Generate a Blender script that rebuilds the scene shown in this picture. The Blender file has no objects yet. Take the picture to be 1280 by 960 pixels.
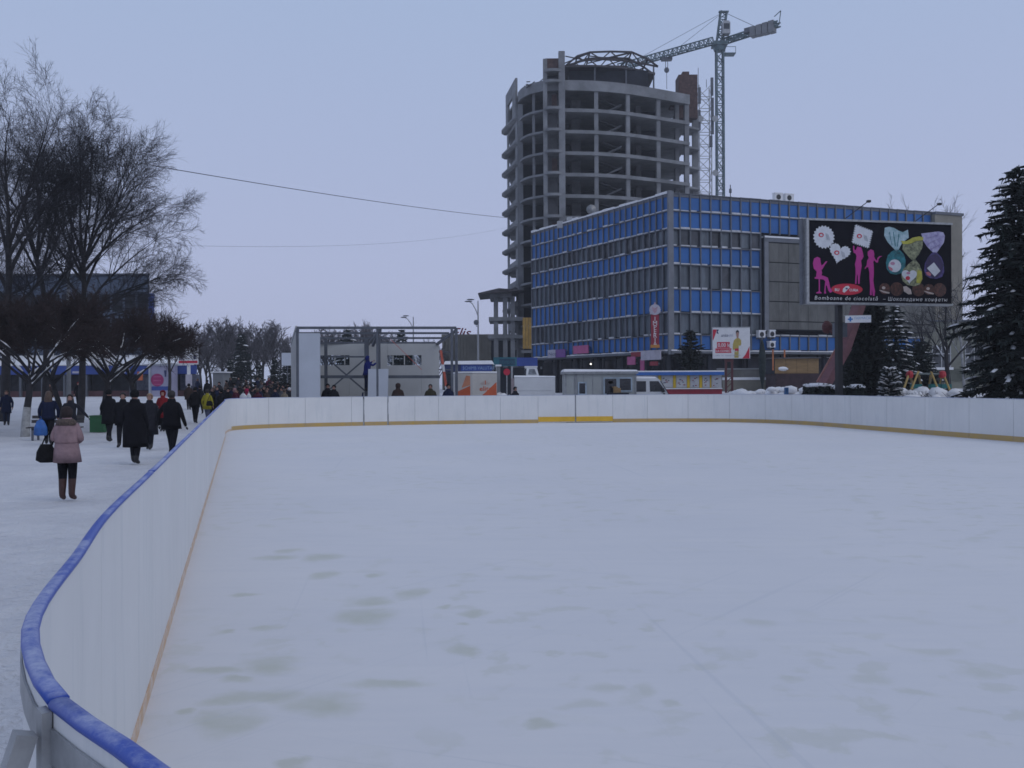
import bpy, bmesh, math, random
import numpy as np
from mathutils import Vector, Matrix
R = math.radians
scene = bpy.context.scene
C = scene.collection
random.seed(7)

# ------------------------------------------------------------------ camera
F = 1150.0                      # focal length in pixels of the 1280 px wide photograph
EYE = 1.95
ROLL = 0.005
cam_data = bpy.data.cameras.new('camera')
cam_data.sensor_width = 36.0
cam_data.lens = F / 1280.0 * 36.0
cam_data.clip_start = 0.05
cam_data.clip_end = 6000.0
cam = bpy.data.objects.new('camera', cam_data)
C.objects.link(cam)
_c, _s = math.cos(ROLL), math.sin(ROLL)
RIGHT, UP, FWD = Vector((_c, 0, -_s)), Vector((_s, 0, _c)), Vector((0, 1, 0))
cam.matrix_world = Matrix(((RIGHT.x, UP.x, 0, 0), (0, 0, -1, 0), (RIGHT.z, UP.z, 0, EYE), (0, 0, 0, 1)))
scene.camera = cam

def P(px, py, d):
    """World point seen at photo pixel (px, py) at the depth d."""
    return Vector((0, 0, EYE)) + d * ((px - 640) / F * RIGHT + (480 - py) / F * UP + FWD)

def PX(px, d): return (px - 640) / F * d
def PZ(px, py, d): return P(px, py, d).z

# ------------------------------------------------------------------ light
world = bpy.data.worlds.new('World')
scene.world = world
world.use_nodes = True
wn, wl = world.node_tree.nodes, world.node_tree.links
wn.clear()
w_out = wn.new('ShaderNodeOutputWorld')
w_bg = wn.new('ShaderNodeBackground')
w_bg.inputs['Strength'].default_value = 0.1
w_sky = wn.new('ShaderNodeTexSky')
w_sky.sky_type = 'NISHITA'
w_sky.sun_disc = False
SUN_EL, SUN_ROT = 42.0, 125.0
w_sky.sun_elevation = R(SUN_EL)
w_sky.sun_rotation = R(SUN_ROT)
w_sky.air_density, w_sky.dust_density, w_sky.ozone_density = 1.0, 2.0, 3.0
# overcast: an even cloud layer over the clear sky, a little paler towards the horizon all round
w_co = wn.new('ShaderNodeTexCoord')
w_sep = wn.new('ShaderNodeSeparateXYZ')
wl.new(w_co.outputs['Generated'], w_sep.inputs[0])
w_ramp = wn.new('ShaderNodeValToRGB')
e = w_ramp.color_ramp.elements
e[0].position, e[0].color = 0.0, (0.430, 0.455, 0.650, 1)
e[1].position, e[1].color = 0.40, (0.358, 0.450, 0.650, 1)
_e = e.new(1.0); _e.color = (0.352, 0.412, 0.580, 1)
wl.new(w_sep.outputs['Z'], w_ramp.inputs['Fac'])
w_gain = wn.new('ShaderNodeVectorMath'); w_gain.operation = 'SCALE'
w_gain.inputs['Scale'].default_value = 10.7
wl.new(w_ramp.outputs['Color'], w_gain.inputs[0])
w_mix = wn.new('ShaderNodeMix'); w_mix.data_type = 'RGBA'
w_mix.inputs['Factor'].default_value = 0.94
wl.new(w_sky.outputs['Color'], w_mix.inputs['A'])
wl.new(w_gain.outputs[0], w_mix.inputs['B'])
wl.new(w_mix.outputs['Result'], w_bg.inputs['Color'])
wl.new(w_bg.outputs['Background'], w_out.inputs['Surface'])

sun_data = bpy.data.lights.new('sun', 'SUN')
sun_data.energy = 0.5
sun_data.angle = R(40)
sun_data.color = (1.0, 0.97, 0.93)
sun = bpy.data.objects.new('sun', sun_data)
C.objects.link(sun)
_az = R(SUN_ROT)
_sd = Vector((math.sin(_az) * math.cos(R(SUN_EL)), math.cos(_az) * math.cos(R(SUN_EL)), math.sin(R(SUN_EL))))
sun.rotation_euler = (-_sd).to_track_quat('-Z', 'Y').to_euler()

vs = scene.view_settings
scene.display_settings.display_device = 'sRGB'
vs.view_transform = 'Standard'
vs.look = 'None'
vs.exposure = 0.0
vs.gamma = 1.0
vs.use_curve_mapping = False
scene.render.engine = 'CYCLES'
scene.cycles.filter_width = 1.6
scene.cycles.max_bounces = 6
scene.cycles.volume_bounces = 1
scene.cycles.diffuse_bounces = 4
scene.cycles.transparent_max_bounces = 8

# ------------------------------------------------------------------ materials
MATS = {}
def mat(name, col, rough=0.8, var=0.18, scale=3.0, bump=0.0, bscale=None, metal=0.0, col2=None, spec=0.5, coord='pos', stretch=None, detail=5):
    """Principled material with two-scale colour variation and optional fine relief."""
    if name in MATS: return MATS[name]
    m = bpy.data.materials.new(name); m.use_nodes = True
    n, l = m.node_tree.nodes, m.node_tree.links
    b = n['Principled BSDF']
    b.inputs['Roughness'].default_value = rough
    b.inputs['Metallic'].default_value = metal
    b.inputs['Specular IOR Level'].default_value = spec
    if coord == 'pos':
        src = n.new('ShaderNodeNewGeometry').outputs['Position']
    else:
        src = n.new('ShaderNodeTexCoord').outputs['Object']
    if stretch:
        mp = n.new('ShaderNodeVectorMath'); mp.operation = 'MULTIPLY'
        mp.inputs[1].default_value = stretch
        l.new(src, mp.inputs[0]); src = mp.outputs[0]
    c2 = col2 or tuple(max(0, c * (1 - 1.6 * var)) for c in col)
    c1 = col if col2 else tuple(min(1, c * (1 + var)) for c in col)
    t = n.new('ShaderNodeTexNoise'); t.inputs['Scale'].default_value = scale; t.inputs['Detail'].default_value = detail
    t.inputs['Roughness'].default_value = 0.65
    l.new(src, t.inputs['Vector'])
    r = n.new('ShaderNodeValToRGB')
    r.color_ramp.elements[0].position, r.color_ramp.elements[0].color = 0.3, (*c2, 1)
    r.color_ramp.elements[1].position, r.color_ramp.elements[1].color = 0.7, (*c1, 1)
    l.new(t.outputs['Fac'], r.inputs['Fac'])
    l.new(r.outputs['Color'], b.inputs['Base Color'])
    if bump:
        t2 = n.new('ShaderNodeTexNoise'); t2.inputs['Scale'].default_value = bscale or scale * 6; t2.inputs['Detail'].default_value = 4
        l.new(src, t2.inputs['Vector'])
        bp = n.new('ShaderNodeBump'); bp.inputs['Strength'].default_value = bump; bp.inputs['Distance'].default_value = 0.05
        l.new(t2.outputs['Fac'], bp.inputs['Height'])
        l.new(bp.outputs['Normal'], b.inputs['Normal'])
    MATS[name] = m
    return m

def flat(name, col, rough=0.6):
    return mat(name, col, rough, var=0.06, scale=8)

def emit(name, col, s):
    m = bpy.data.materials.new(name); m.use_nodes = True
    b = m.node_tree.nodes['Principled BSDF']
    b.inputs['Base Color'].default_value = (*col, 1)
    b.inputs['Emission Color'].default_value = (*col, 1)
    b.inputs['Emission Strength'].default_value = s
    return m

def glass(name, col=(0.03, 0.035, 0.04), rough=0.12):
    return mat(name, col, rough, var=0.35, scale=0.6, spec=0.6)

# ------------------------------------------------------------------ mesh helpers
class MB:
    def __init__(s): s.v, s.f, s.m = [], [], []
    def add(s, verts, faces, mi=0):
        o = len(s.v)
        s.v.extend([tuple(p) for p in verts]); s.f.extend([tuple(i + o for i in q) for q in faces]); s.m.extend([mi] * len(faces))
        return s
    def hexa(s, p, mi=0):
        return s.add(p, [(0, 3, 2, 1), (4, 5, 6, 7), (0, 1, 5, 4), (1, 2, 6, 5), (2, 3, 7, 6), (3, 0, 4, 7)], mi)
    def box(s, x0, x1, y0, y1, z0, z1, mi=0):
        return s.hexa([(x0, y0, z0), (x1, y0, z0), (x1, y1, z0), (x0, y1, z0), (x0, y0, z1), (x1, y0, z1), (x1, y1, z1), (x0, y1, z1)], mi)
    def bar(s, a, b, w, h=None, mi=0, up=(0, 0, 1)):
        h = h or w
        a, b = Vector(a), Vector(b); t = (b - a).normalized(); u = Vector(up)
        if abs(t.dot(u)) > 0.98: u = Vector((0, 1, 0))
        x = t.cross(u).normalized(); y = x.cross(t)
        q = [(-w / 2, -h / 2), (w / 2, -h / 2), (w / 2, h / 2), (-w / 2, h / 2)]
        return s.hexa([a + x * i + y * j for i, j in q] + [b + x * i + y * j for i, j in q], mi)
    def tube(s, pts, rad, n=6, mi=0, cap=True):
        pts = [Vector(p) for p in pts]; k = len(pts)
        if not hasattr(rad, '__len__'): rad = [rad] * k
        vs_, fs = [], []
        ref = Vector((0.13, 0.27, 0.95)).normalized()
        for i, p in enumerate(pts):
            t = (pts[min(i + 1, k - 1)] - pts[max(i - 1, 0)]).normalized()
            x = t.cross(ref)
            if x.length < 0.05: x = t.cross(Vector((1, 0, 0)))
            x.normalize(); y = t.cross(x)
            for j in range(n):
                a = 2 * math.pi * j / n
                vs_.append(p + (x * math.cos(a) + y * math.sin(a)) * rad[i])
        for i in range(k - 1):
            for j in range(n):
                fs.append((i * n + j, i * n + (j + 1) % n, (i + 1) * n + (j + 1) % n, (i + 1) * n + j))
        if cap: fs += [tuple(reversed(range(n))), tuple((k - 1) * n + j for j in range(n))]
        return s.add(vs_, fs, mi)
    def prism(s, poly, z0, z1, mi=0):
        n = len(poly)
        return s.add([(x, y, z0) for x, y in poly] + [(x, y, z1) for x, y in poly],
                     [tuple(reversed(range(n))), tuple(range(n, 2 * n))] + [(i, (i + 1) % n, n + (i + 1) % n, n + i) for i in range(n)], mi)
    def plate(s, poly, y0, y1, mi=0):
        """A flat plate in the x-z plane, y0 nearer the viewer than y1; poly runs round in either sense."""
        a = sum(poly[i][0] * poly[(i + 1) % len(poly)][1] - poly[(i + 1) % len(poly)][0] * poly[i][1] for i in range(len(poly)))
        if a < 0: poly = poly[::-1]
        n = len(poly)
        return s.add([(x, y0, z) for x, z in poly] + [(x, y1, z) for x, z in poly],
                     [tuple(range(n)), tuple(reversed(range(n, 2 * n)))] + [(i, n + i, n + (i + 1) % n, (i + 1) % n) for i in range(n)], mi)
    def ball(s, c, r, nu=10, nv=7, mi=0, jit=0, seed=0):
        rx, ry, rz = r if hasattr(r, '__len__') else (r, r, r)
        rg = random.Random(seed); vs_, fs = [], []
        for i in range(nv + 1):
            th = math.pi * i / nv
            for j in range(nu):
                ph = 2 * math.pi * j / nu; k = 1 + jit * rg.uniform(-1, 1)
                vs_.append((c[0] + rx * k * math.sin(th) * math.cos(ph), c[1] + ry * k * math.sin(th) * math.sin(ph), c[2] + rz * k * math.cos(th)))
        for i in range(nv):
            for j in range(nu):
                fs.append((i * nu + j, (i + 1) * nu + j, (i + 1) * nu + (j + 1) % nu, i * nu + (j + 1) % nu))
        return s.add(vs_, fs, mi)
    def rings(s, rings, mi=0, cap=(True, True)):
        """Loft through rings of equal length."""
        n = len(rings[0]); k = len(rings)
        fs = [(i * n + j, i * n + (j + 1) % n, (i + 1) * n + (j + 1) % n, (i + 1) * n + j) for i in range(k - 1) for j in range(n)]
        if cap[0]: fs.append(tuple(reversed(range(n))))
        if cap[1]: fs.append(tuple((k - 1) * n + j for j in range(n)))
        return s.add([p for r in rings for p in r], fs, mi)
    def mesh(s, name, off=None):
        me = bpy.data.meshes.new(name)
        v = s.v if off is None else [(p[0] - off[0], p[1] - off[1], p[2] - off[2]) for p in s.v]
        me.from_pydata(v, [], s.f)
        if any(s.m): me.polygons.foreach_set('material_index', s.m)
        me.update()
        return me

def tag(o, label=None, cat=None, group=None, kind=None):
    if label: o['label'] = label
    if cat: o['category'] = cat
    if group: o['group'] = group
    if kind: o['kind'] = kind
    return o

def put(name, me, mats, parent=None, loc=None, rotz=None, smooth=False):
    o = bpy.data.objects.new(name, me)
    C.objects.link(o)
    for m in (mats if isinstance(mats, (list, tuple)) else [mats]):
        if len(me.materials) < (len(mats) if isinstance(mats, (list, tuple)) else 1): me.materials.append(m)
    if parent is not None: o.parent = parent
    if loc is not None: o.location = loc
    if rotz is not None: o.rotation_euler = (0, 0, rotz)
    if smooth: me.polygons.foreach_set('use_smooth', [True] * len(me.polygons))
    return o

def obj(name, mb, mats, parent=None, smooth=False, local=False):
    """Link a builder's mesh. Under a parent the vertices are world ones unless local."""
    off = None
    p = parent
    if not local:
        off = Vector((0, 0, 0))
        while p is not None: off = off + p.location; p = p.parent
    return put(name, mb.mesh(name, off), mats, parent, smooth=smooth)

def thing(name, label, cat, loc=(0, 0, 0), rotz=0.0, group=None):
    o = bpy.data.objects.new(name, None); C.objects.link(o)
    o.empty_display_size = 0.3
    o.location = loc; o.rotation_euler = (0, 0, rotz)
    return tag(o, label, cat, group)

def copy_tree(o, parent=None, kids=None):
    c = o.copy(); C.objects.link(c)
    if parent is not None: c.parent = parent
    for ch in list(o.children): copy_tree(ch, c)
    return c

def text(s, size, m, parent, loc, name='lettering', align='LEFT', shear=0.0, rot=(math.pi / 2, 0, 0), spacing=1.0, sx=1.0, bold=0.0):
    cu = bpy.data.curves.new(name, 'FONT')
    cu.body = s; cu.size = size; cu.align_x = align; cu.shear = shear; cu.space_character = spacing
    cu.extrude = 0.001; cu.offset = bold; cu.resolution_u = 2
    cu.materials.append(m)
    o = bpy.data.objects.new(name, cu); C.objects.link(o)
    o.parent = parent; o.location = loc; o.rotation_euler = rot; o.scale = (sx, 1, 1)
    return o

def letters_to_mesh():
    """Turn every text object into a plain mesh object."""
    fonts = [o for o in scene.objects if o.type == 'FONT']
    dg = bpy.context.evaluated_depsgraph_get()
    made = [bpy.data.meshes.new_from_object(o.evaluated_get(dg)) for o in fonts]
    for o, me in zip(fonts, made):
        nm = o.name.split('.')[0]
        par, loc, rot, sc = o.parent, o.location.copy(), o.rotation_euler.copy(), o.scale.copy()
        bpy.data.objects.remove(o)
        n = bpy.data.objects.new(nm, me); C.objects.link(n)
        n.parent = par; n.location = loc; n.rotation_euler = rot; n.scale = sc

def face_cam(x, y): return math.atan2(-x, y)

def ss(a, b, x):
    t = min(1, max(0, (x - a) / (b - a))); return t * t * (3 - 2 * t)

def ground_z(x, y):
    left = 0.95 * ss(50, 82, y)
    right = 1.25 * ss(37, 46, y) * ss(8.5, 15, x - 0.02 * (y - 40))
    return max(left * 1.0, right)

# common materials
SNOW = mat('snow', (0.74, 0.74, 0.75), 0.75, var=0.05, scale=1.5, bump=0.35, bscale=9)
M_CONC = mat('raw_concrete', (0.205, 0.212, 0.222), 0.9, var=0.22, scale=0.35, bump=0.25, bscale=3)
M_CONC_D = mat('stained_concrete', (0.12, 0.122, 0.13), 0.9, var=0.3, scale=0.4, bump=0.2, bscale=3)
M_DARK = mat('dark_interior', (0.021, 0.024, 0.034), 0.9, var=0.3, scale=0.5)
M_STEEL = mat('grey_painted_steel', (0.095, 0.105, 0.125), 0.5, var=0.2, scale=2)
M_GALV = mat('galvanised_steel', (0.36, 0.37, 0.38), 0.45, var=0.2, scale=9, metal=0.4)
M_BLACK = mat('black_paint', (0.012, 0.012, 0.015), 0.5, var=0.2, scale=3)
M_WHITE = mat('white_paint', (0.72, 0.72, 0.72), 0.5, var=0.08, scale=1.2)

# ================================================================== ground
def ice_material():
    m = bpy.data.materials.new('rink_ice'); m.use_nodes = True
    n, l = m.node_tree.nodes, m.node_tree.links
    b = n['Principled BSDF']
    pos = n.new('ShaderNodeNewGeometry').outputs['Position']
    def noise(scale, detail=4, vec=pos, rough=0.6):
        t = n.new('ShaderNodeTexNoise'); t.inputs['Scale'].default_value = scale; t.inputs['Detail'].default_value = detail
        t.inputs['Roughness'].default_value = rough
        l.new(vec, t.inputs['Vector']); return t
    def math_(op, a, c=None, clamp=False):
        t = n.new('ShaderNodeMath'); t.operation = op; t.use_clamp = clamp
        for i, x in enumerate((a, c)):
            if x is None: continue
            if isinstance(x, (int, float)): t.inputs[i].default_value = x
            else: l.new(x, t.inputs[i])
        return t.outputs[0]
    def rng(x, a, c, to0=0.0, to1=1.0):
        t = n.new('ShaderNodeMapRange'); t.inputs['From Min'].default_value = a; t.inputs['From Max'].default_value = c
        t.inputs['To Min'].default_value = to0; t.inputs['To Max'].default_value = to1
        t.interpolation_type = 'SMOOTHSTEP'
        l.new(x, t.inputs['Value']); return t.outputs['Result']
    # thaw spots: patches of bare yellowish ice in the thin snow
    warp = noise(2.6, 4)
    wv = n.new('ShaderNodeVectorMath'); wv.operation = 'SUBTRACT'; l.new(warp.outputs['Color'], wv.inputs[0]); wv.inputs[1].default_value = (0.5, 0.5, 0.5)
    ws = n.new('ShaderNodeVectorMath'); ws.operation = 'SCALE'; ws.inputs['Scale'].default_value = 0.42; l.new(wv.outputs[0], ws.inputs[0])
    wp = n.new('ShaderNodeVectorMath'); wp.operation = 'ADD'; l.new(pos, wp.inputs[0]); l.new(ws.outputs[0], wp.inputs[1])
    A = [(440, 440, 150, 50), (270, 455, 150, 25), (720, 300, 160, 40), (740, 258, 140, 25), (590, 180, 70, 18), (450, 130, 110, 16), (590, 130, 90, 20),
         (860, 235, 80, 25), (995, 400, 75, 25), (400, 535, 240, 45), (590, 560, 200, 60), (780, 500, 230, 30), (310, 610, 160, 70), (490, 110, 70, 12),
         (360, 238, 80, 14), (430, 335, 70, 18), (310, 342, 50, 12), (740, 183, 60, 12), (1040, 295, 70, 18), (980, 322, 45, 12), (1240, 615, 70, 25),
         (320, 485, 90, 20), (935, 275, 40, 12), (210, 575, 80, 25), (500, 738, 90, 24)]
    Bq = [(190, 720, 110, 25), (90, 770, 65, 18), (330, 680, 60, 30), (920, 660, 90, 30), (1050, 595, 110, 20), (230, 680, 60, 20), (620, 520, 80, 20),
          (705, 660, 60, 15), (1170, 645, 70, 30), (410, 716, 40, 14), (1000, 698, 60, 16)]
    spots = [(150 + x / 2.327, 640 + y / 2.327, w / 2.327, h / 2.327) for x, y, w, h in A] + [(640 + x / 2, 520 + y / 2, w / 2, h / 2) for x, y, w, h in Bq]
    acc = None
    for i, (x, y, w, h) in enumerate(spots):
        d = F * (EYE - 0.28) / (y - 480)
        c = P(x, y, d)
        rx, ry = max(0.05, w * d / F / 2 * 1.2), max(0.06, h * d * d / (F * (EYE - 0.28)) / 2 * 1.15)
        s1 = n.new('ShaderNodeVectorMath'); s1.operation = 'SUBTRACT'; l.new(wp.outputs[0], s1.inputs[0]); s1.inputs[1].default_value = (c.x, c.y, 0.28)
        s2 = n.new('ShaderNodeVectorMath'); s2.operation = 'MULTIPLY'; l.new(s1.outputs[0], s2.inputs[0]); s2.inputs[1].default_value = (1 / rx, 1 / ry, 0)
        s3 = n.new('ShaderNodeVectorMath'); s3.operation = 'LENGTH'; l.new(s2.outputs[0], s3.inputs[0])
        v = rng(s3.outputs['Value'], 0.35, 1.35, 1.0 if i < 25 else 0.6, 0.0)
        acc = v if acc is None else math_('MAXIMUM', acc, v)
    small = noise(3.6, 4, wp.outputs[0], 0.5)
    patch = noise(0.23, 2)
    sm = math_('MULTIPLY', rng(small.outputs['Fac'], 0.54, 0.66), rng(patch.outputs['Fac'], 0.40, 0.58))
    acc = math_('MAXIMUM', acc, math_('MULTIPLY', sm, 0.5))
    big = noise(0.35, 5)
    fine = noise(5.0, 5)
    # thin, nearly straight skate and scraper marks
    st = n.new('ShaderNodeVectorMath'); st.operation = 'MULTIPLY'; st.inputs[1].default_value = (0.55, 6.0, 1.0); l.new(pos, st.inputs[0])
    scr = noise(1.3, 6, st.outputs[0], 0.7)
    base = n.new('ShaderNodeValToRGB')
    base.color_ramp.elements[0].position, base.color_ramp.elements[0].color = 0.33, (0.65, 0.65, 0.665, 1)
    base.color_ramp.elements[1].position, base.color_ramp.elements[1].color = 0.68, (0.72, 0.708, 0.706, 1)
    mixf = math_('ADD', math_('MULTIPLY', big.outputs['Fac'], 0.55), math_('MULTIPLY', scr.outputs['Fac'], 0.45))
    l.new(mixf, base.inputs['Fac'])
    mx = n.new('ShaderNodeMix'); mx.data_type = 'RGBA'
    l.new(math_('MULTIPLY', acc, math_('ADD', math_('MULTIPLY', fine.outputs['Fac'], 0.7), 0.3), True), mx.inputs['Factor'])
    l.new(base.outputs['Color'], mx.inputs['A']); mx.inputs['B'].default_value = (0.50, 0.51, 0.41, 1)
    # skate cuts: thin curved scratches in two directions
    cuts = None
    for ang, sc in ((0.35, 1.0), (-0.9, 1.3), (1.45, 0.9)):
        rt = n.new('ShaderNodeVectorRotate'); rt.rotation_type = 'Z_AXIS'; rt.inputs['Angle'].default_value = ang; l.new(pos, rt.inputs['Vector'])
        mu = n.new('ShaderNodeVectorMath'); mu.operation = 'MULTIPLY'; mu.inputs[1].default_value = (0.16 * sc, 20.0 * sc, 1.0); l.new(rt.outputs[0], mu.inputs[0])
        c_ = rng(noise(1.0, 3, mu.outputs[0], 0.55).outputs['Fac'], 0.665, 0.72)
        cuts = c_ if cuts is None else math_('MAXIMUM', cuts, c_)
    m2 = n.new('ShaderNodeMix'); m2.data_type = 'RGBA'
    l.new(math_('MULTIPLY', cuts, 0.2), m2.inputs['Factor']); l.new(mx.outputs['Result'], m2.inputs['A']); m2.inputs['B'].default_value = (0.47, 0.50, 0.54, 1)
    l.new(m2.outputs['Result'], b.inputs['Base Color'])
    l.new(rng(acc, 0, 1, 0.62, 0.48), b.inputs['Roughness'])
    b.inputs['Specular IOR Level'].default_value = 0.3
    bp = n.new('ShaderNodeBump'); bp.inputs['Strength'].default_value = 0.25; bp.inputs['Distance'].default_value = 0.02
    l.new(fine.outputs['Fac'], bp.inputs['Height']); l.new(bp.outputs['Normal'], b.inputs['Normal'])
    return m

def snow_ground_material():
    m = bpy.data.materials.new('trodden_snow'); m.use_nodes = True
    n, l = m.node_tree.nodes, m.node_tree.links
    b = n['Principled BSDF']; b.inputs['Roughness'].default_value = 0.8; b.inputs['Specular IOR Level'].default_value = 0.2
    pos = n.new('ShaderNodeNewGeometry').outputs['Position']
    t1 = n.new('ShaderNodeTexNoise'); t1.inputs['Scale'].default_value = 0.5; t1.inputs['Detail'].default_value = 8; t1.inputs['Roughness'].default_value = 0.7
    l.new(pos, t1.inputs['Vector'])
    r = n.new('ShaderNodeValToRGB')
    r.color_ramp.elements[0].position, r.color_ramp.elements[0].color = 0.32, (0.59, 0.59, 0.615, 1)
    r.color_ramp.elements[1].position, r.color_ramp.elements[1].color = 0.66, (0.735, 0.73, 0.735, 1)
    l.new(t1.outputs['Fac'], r.inputs['Fac']); l.new(r.outputs['Color'], b.inputs['Base Color'])
    v = n.new('ShaderNodeTexVoronoi'); v.inputs['Scale'].default_value = 3.4; l.new(pos, v.inputs['Vector'])
    t2 = n.new('ShaderNodeTexNoise'); t2.inputs['Scale'].default_value = 14; t2.inputs['Detail'].default_value = 5; l.new(pos, t2.inputs['Vector'])
    ad = n.new('ShaderNodeMath'); ad.operation = 'ADD'; l.new(v.outputs['Distance'], ad.inputs[0]); l.new(t2.outputs['Fac'], ad.inputs[1])
    bp = n.new('ShaderNodeBump'); bp.inputs['Strength'].default_value = 0.85; bp.inputs['Distance'].default_value = 0.09
    l.new(ad.outputs[0], bp.inputs['Height']); l.new(bp.outputs['Normal'], b.inputs['Normal'])
    return m

M_GROUND = snow_ground_material()
def build_ground():
    xs = [-3000, -1200, -500, -250, -140] + [-90 + 2.5 * i for i in range(73)] + [140, 250, 500, 1200, 3000]
    ys = [-600, -120, -40] + [-10 + 2.5 * i for i in range(49)] + [140, 180, 260, 500, 1200, 3500]
    rg = random.Random(3)
    v = []
    for y in ys:
        for x in xs:
            z = ground_z(x, y)
            if abs(x) < 90 and 0 < y < 112 and not (-14 < x < 18 and y < 44): z += rg.uniform(-0.03, 0.03)
            if -14 < x < 18 and y < 42: z = min(z, 0.0)
            v.append((x, y, z))
    nx = len(xs)
    f = [(j * nx + i, j * nx + i + 1, (j + 1) * nx + i + 1, (j + 1) * nx + i) for j in range(len(ys) - 1) for i in range(nx - 1)]
    m = MB(); m.add(v, f)
    o = obj('ground', m, M_GROUND, smooth=True)
    tag(o, 'trodden snow covering the whole square', None, None, 'structure')
build_ground()

# ================================================================== ice rink
def catmull(pts, step):
    n = len(pts); out = []
    for i in range(n):
        p0, p1, p2, p3 = (Vector(pts[(i + k) % n]) for k in (-1, 0, 1, 2))
        t0 = 0.0; t1 = max(1e-6, (p1 - p0).length) ** 0.5; t2 = t1 + (p2 - p1).length ** 0.5; t3 = t2 + (p3 - p2).length ** 0.5
        m = max(2, int((p2 - p1).length / 0.05))
        for k in range(m):
            t = t1 + (t2 - t1) * k / m
            a1 = p0 * ((t1 - t) / (t1 - t0)) + p1 * ((t - t0) / (t1 - t0))
            a2 = p1 * ((t2 - t) / (t2 - t1)) + p2 * ((t - t1) / (t2 - t1))
            a3 = p2 * ((t3 - t) / (t3 - t2)) + p3 * ((t - t2) / (t3 - t2))
            b1 = a1 * ((t2 - t) / (t2 - t0)) + a2 * ((t - t0) / (t2 - t0))
            b2 = a2 * ((t3 - t) / (t3 - t1)) + a3 * ((t - t1) / (t3 - t1))
            out.append(b1 * ((t2 - t) / (t2 - t1)) + b2 * ((t - t1) / (t2 - t1)))
    # even resampling
    L = [0.0]
    for a, b in zip(out, out[1:] + out[:1]): L.append(L[-1] + (b - a).length)
    N = int(L[-1] / step); res = []; k = 0
    for i in range(N):
        s = L[-1] * i / N
        while L[k + 1] < s: k += 1
        f = (s - L[k]) / (L[k + 1] - L[k])
        res.append(out[k].lerp(out[(k + 1) % len(out)], f))
    return res

_ctrl = [(-0.432, 1.145), (-0.556, 1.275), (-0.682, 1.40), (-0.962, 1.845), (-1.25, 2.66)]
_ctrl += [(-0.5 - 0.295 * y, y) for y in (3.4, 5, 8, 12, 18, 24, 29, 32.5)]
_ctrl += [(-10.35, 34.4), (-9.8, 35.5), (-8.4, 36.6), (-5.3, 37.9), (-2.3, 38.7), (0.7, 39.2), (4.0, 39.6), (7.0, 39.7), (9.0, 39.3), (10.5, 38.1), (11.5, 36.4),
          (12.05, 34.4), (12.6, 31.6), (14.0, 25.2), (15.6, 18.5), (17.2, 12), (17.6, 9.4), (17.1, 7.2), (15.6, 5.4), (13.2, 4.3), (9.0, 3.0), (5.0, 1.75), (2.0, 0.95), (0.6, 0.72), (0.0, 0.83), (-0.25, 0.96)]
RINK = catmull(_ctrl, 0.125)
NR = len(RINK)
def rink_n(i):          # outward normal (the outline runs clockwise seen from above)
    t = (RINK[(i + 1) % NR] - RINK[i - 1]).normalized()
    return Vector((-t.y, t.x))
ICE_Z = 0.28
TOP_Z = 1.48

def ice_sheet():
    rows = []
    ys = [p.y for p in RINK]
    y0, y1 = min(ys) + 0.02, max(ys) - 0.02
    ny = 120; nx = 40
    v = []
    for j in range(ny + 1):
        y = y0 + (y1 - y0) * (j / ny) ** 1.3
        xs = []
        for a, b in zip(RINK, RINK[1:] + RINK[:1]):
            if (a.y - y) * (b.y - y) <= 0 and a.y != b.y:
                xs.append(a.x + (b.x - a.x) * (y - a.y) / (b.y - a.y))
        xa, xb = min(xs) - 0.012, max(xs) + 0.012
        for i in range(nx + 1): v.append((xa + (xb - xa) * i / nx, y, ICE_Z))
    f = [(j * (nx + 1) + i, j * (nx + 1) + i + 1, (j + 1) * (nx + 1) + i + 1, (j + 1) * (nx + 1) + i) for j in range(ny) for i in range(nx)]
    m = MB(); m.add(v, f)
    tag(obj('ice', m, ice_material()), 'ice of the rink under a thin layer of snow with thawed yellowish spots', None, None, 'structure')
ice_sheet()

def board_material():
    m = mat('white_rink_board', (0.71, 0.71, 0.70), 0.42, var=0.04, scale=0.9, spec=0.4)
    n, l = m.node_tree.nodes, m.node_tree.links
    b = n['Principled BSDF']
    # faint scuffs and vertical drip lines worn into the plastic
    pos = n.new('ShaderNodeNewGeometry').outputs['Position']
    mp = n.new('ShaderNodeVectorMath'); mp.operation = 'MULTIPLY'; mp.inputs[1].default_value = (3.2, 3.2, 0.22); l.new(pos, mp.inputs[0])
    t = n.new('ShaderNodeTexNoise'); t.inputs['Scale'].default_value = 2.2; t.inputs['Detail'].default_value = 7; t.inputs['Roughness'].default_value = 0.72
    l.new(mp.outputs[0], t.inputs['Vector'])
    r = n.new('ShaderNodeValToRGB'); r.color_ramp.elements[0].position = 0.52; r.color_ramp.elements[1].position = 0.76
    r.color_ramp.elements[0].color = (0, 0, 0, 1); r.color_ramp.elements[1].color = (0.45, 0.45, 0.45, 1)
    l.new(t.outputs['Fac'], r.inputs['Fac'])
    mx = n.new('ShaderNodeMix'); mx.data_type = 'RGBA'; mx.inputs['B'].default_value = (0.42, 0.47, 0.49, 1)
    src = b.inputs['Base Color'].links[0].from_socket
    l.new(r.outputs['Color'], mx.inputs['Factor']); l.new(src, mx.inputs['A']); l.new(mx.outputs['Result'], b.inputs['Base Color'])
    return m
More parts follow.
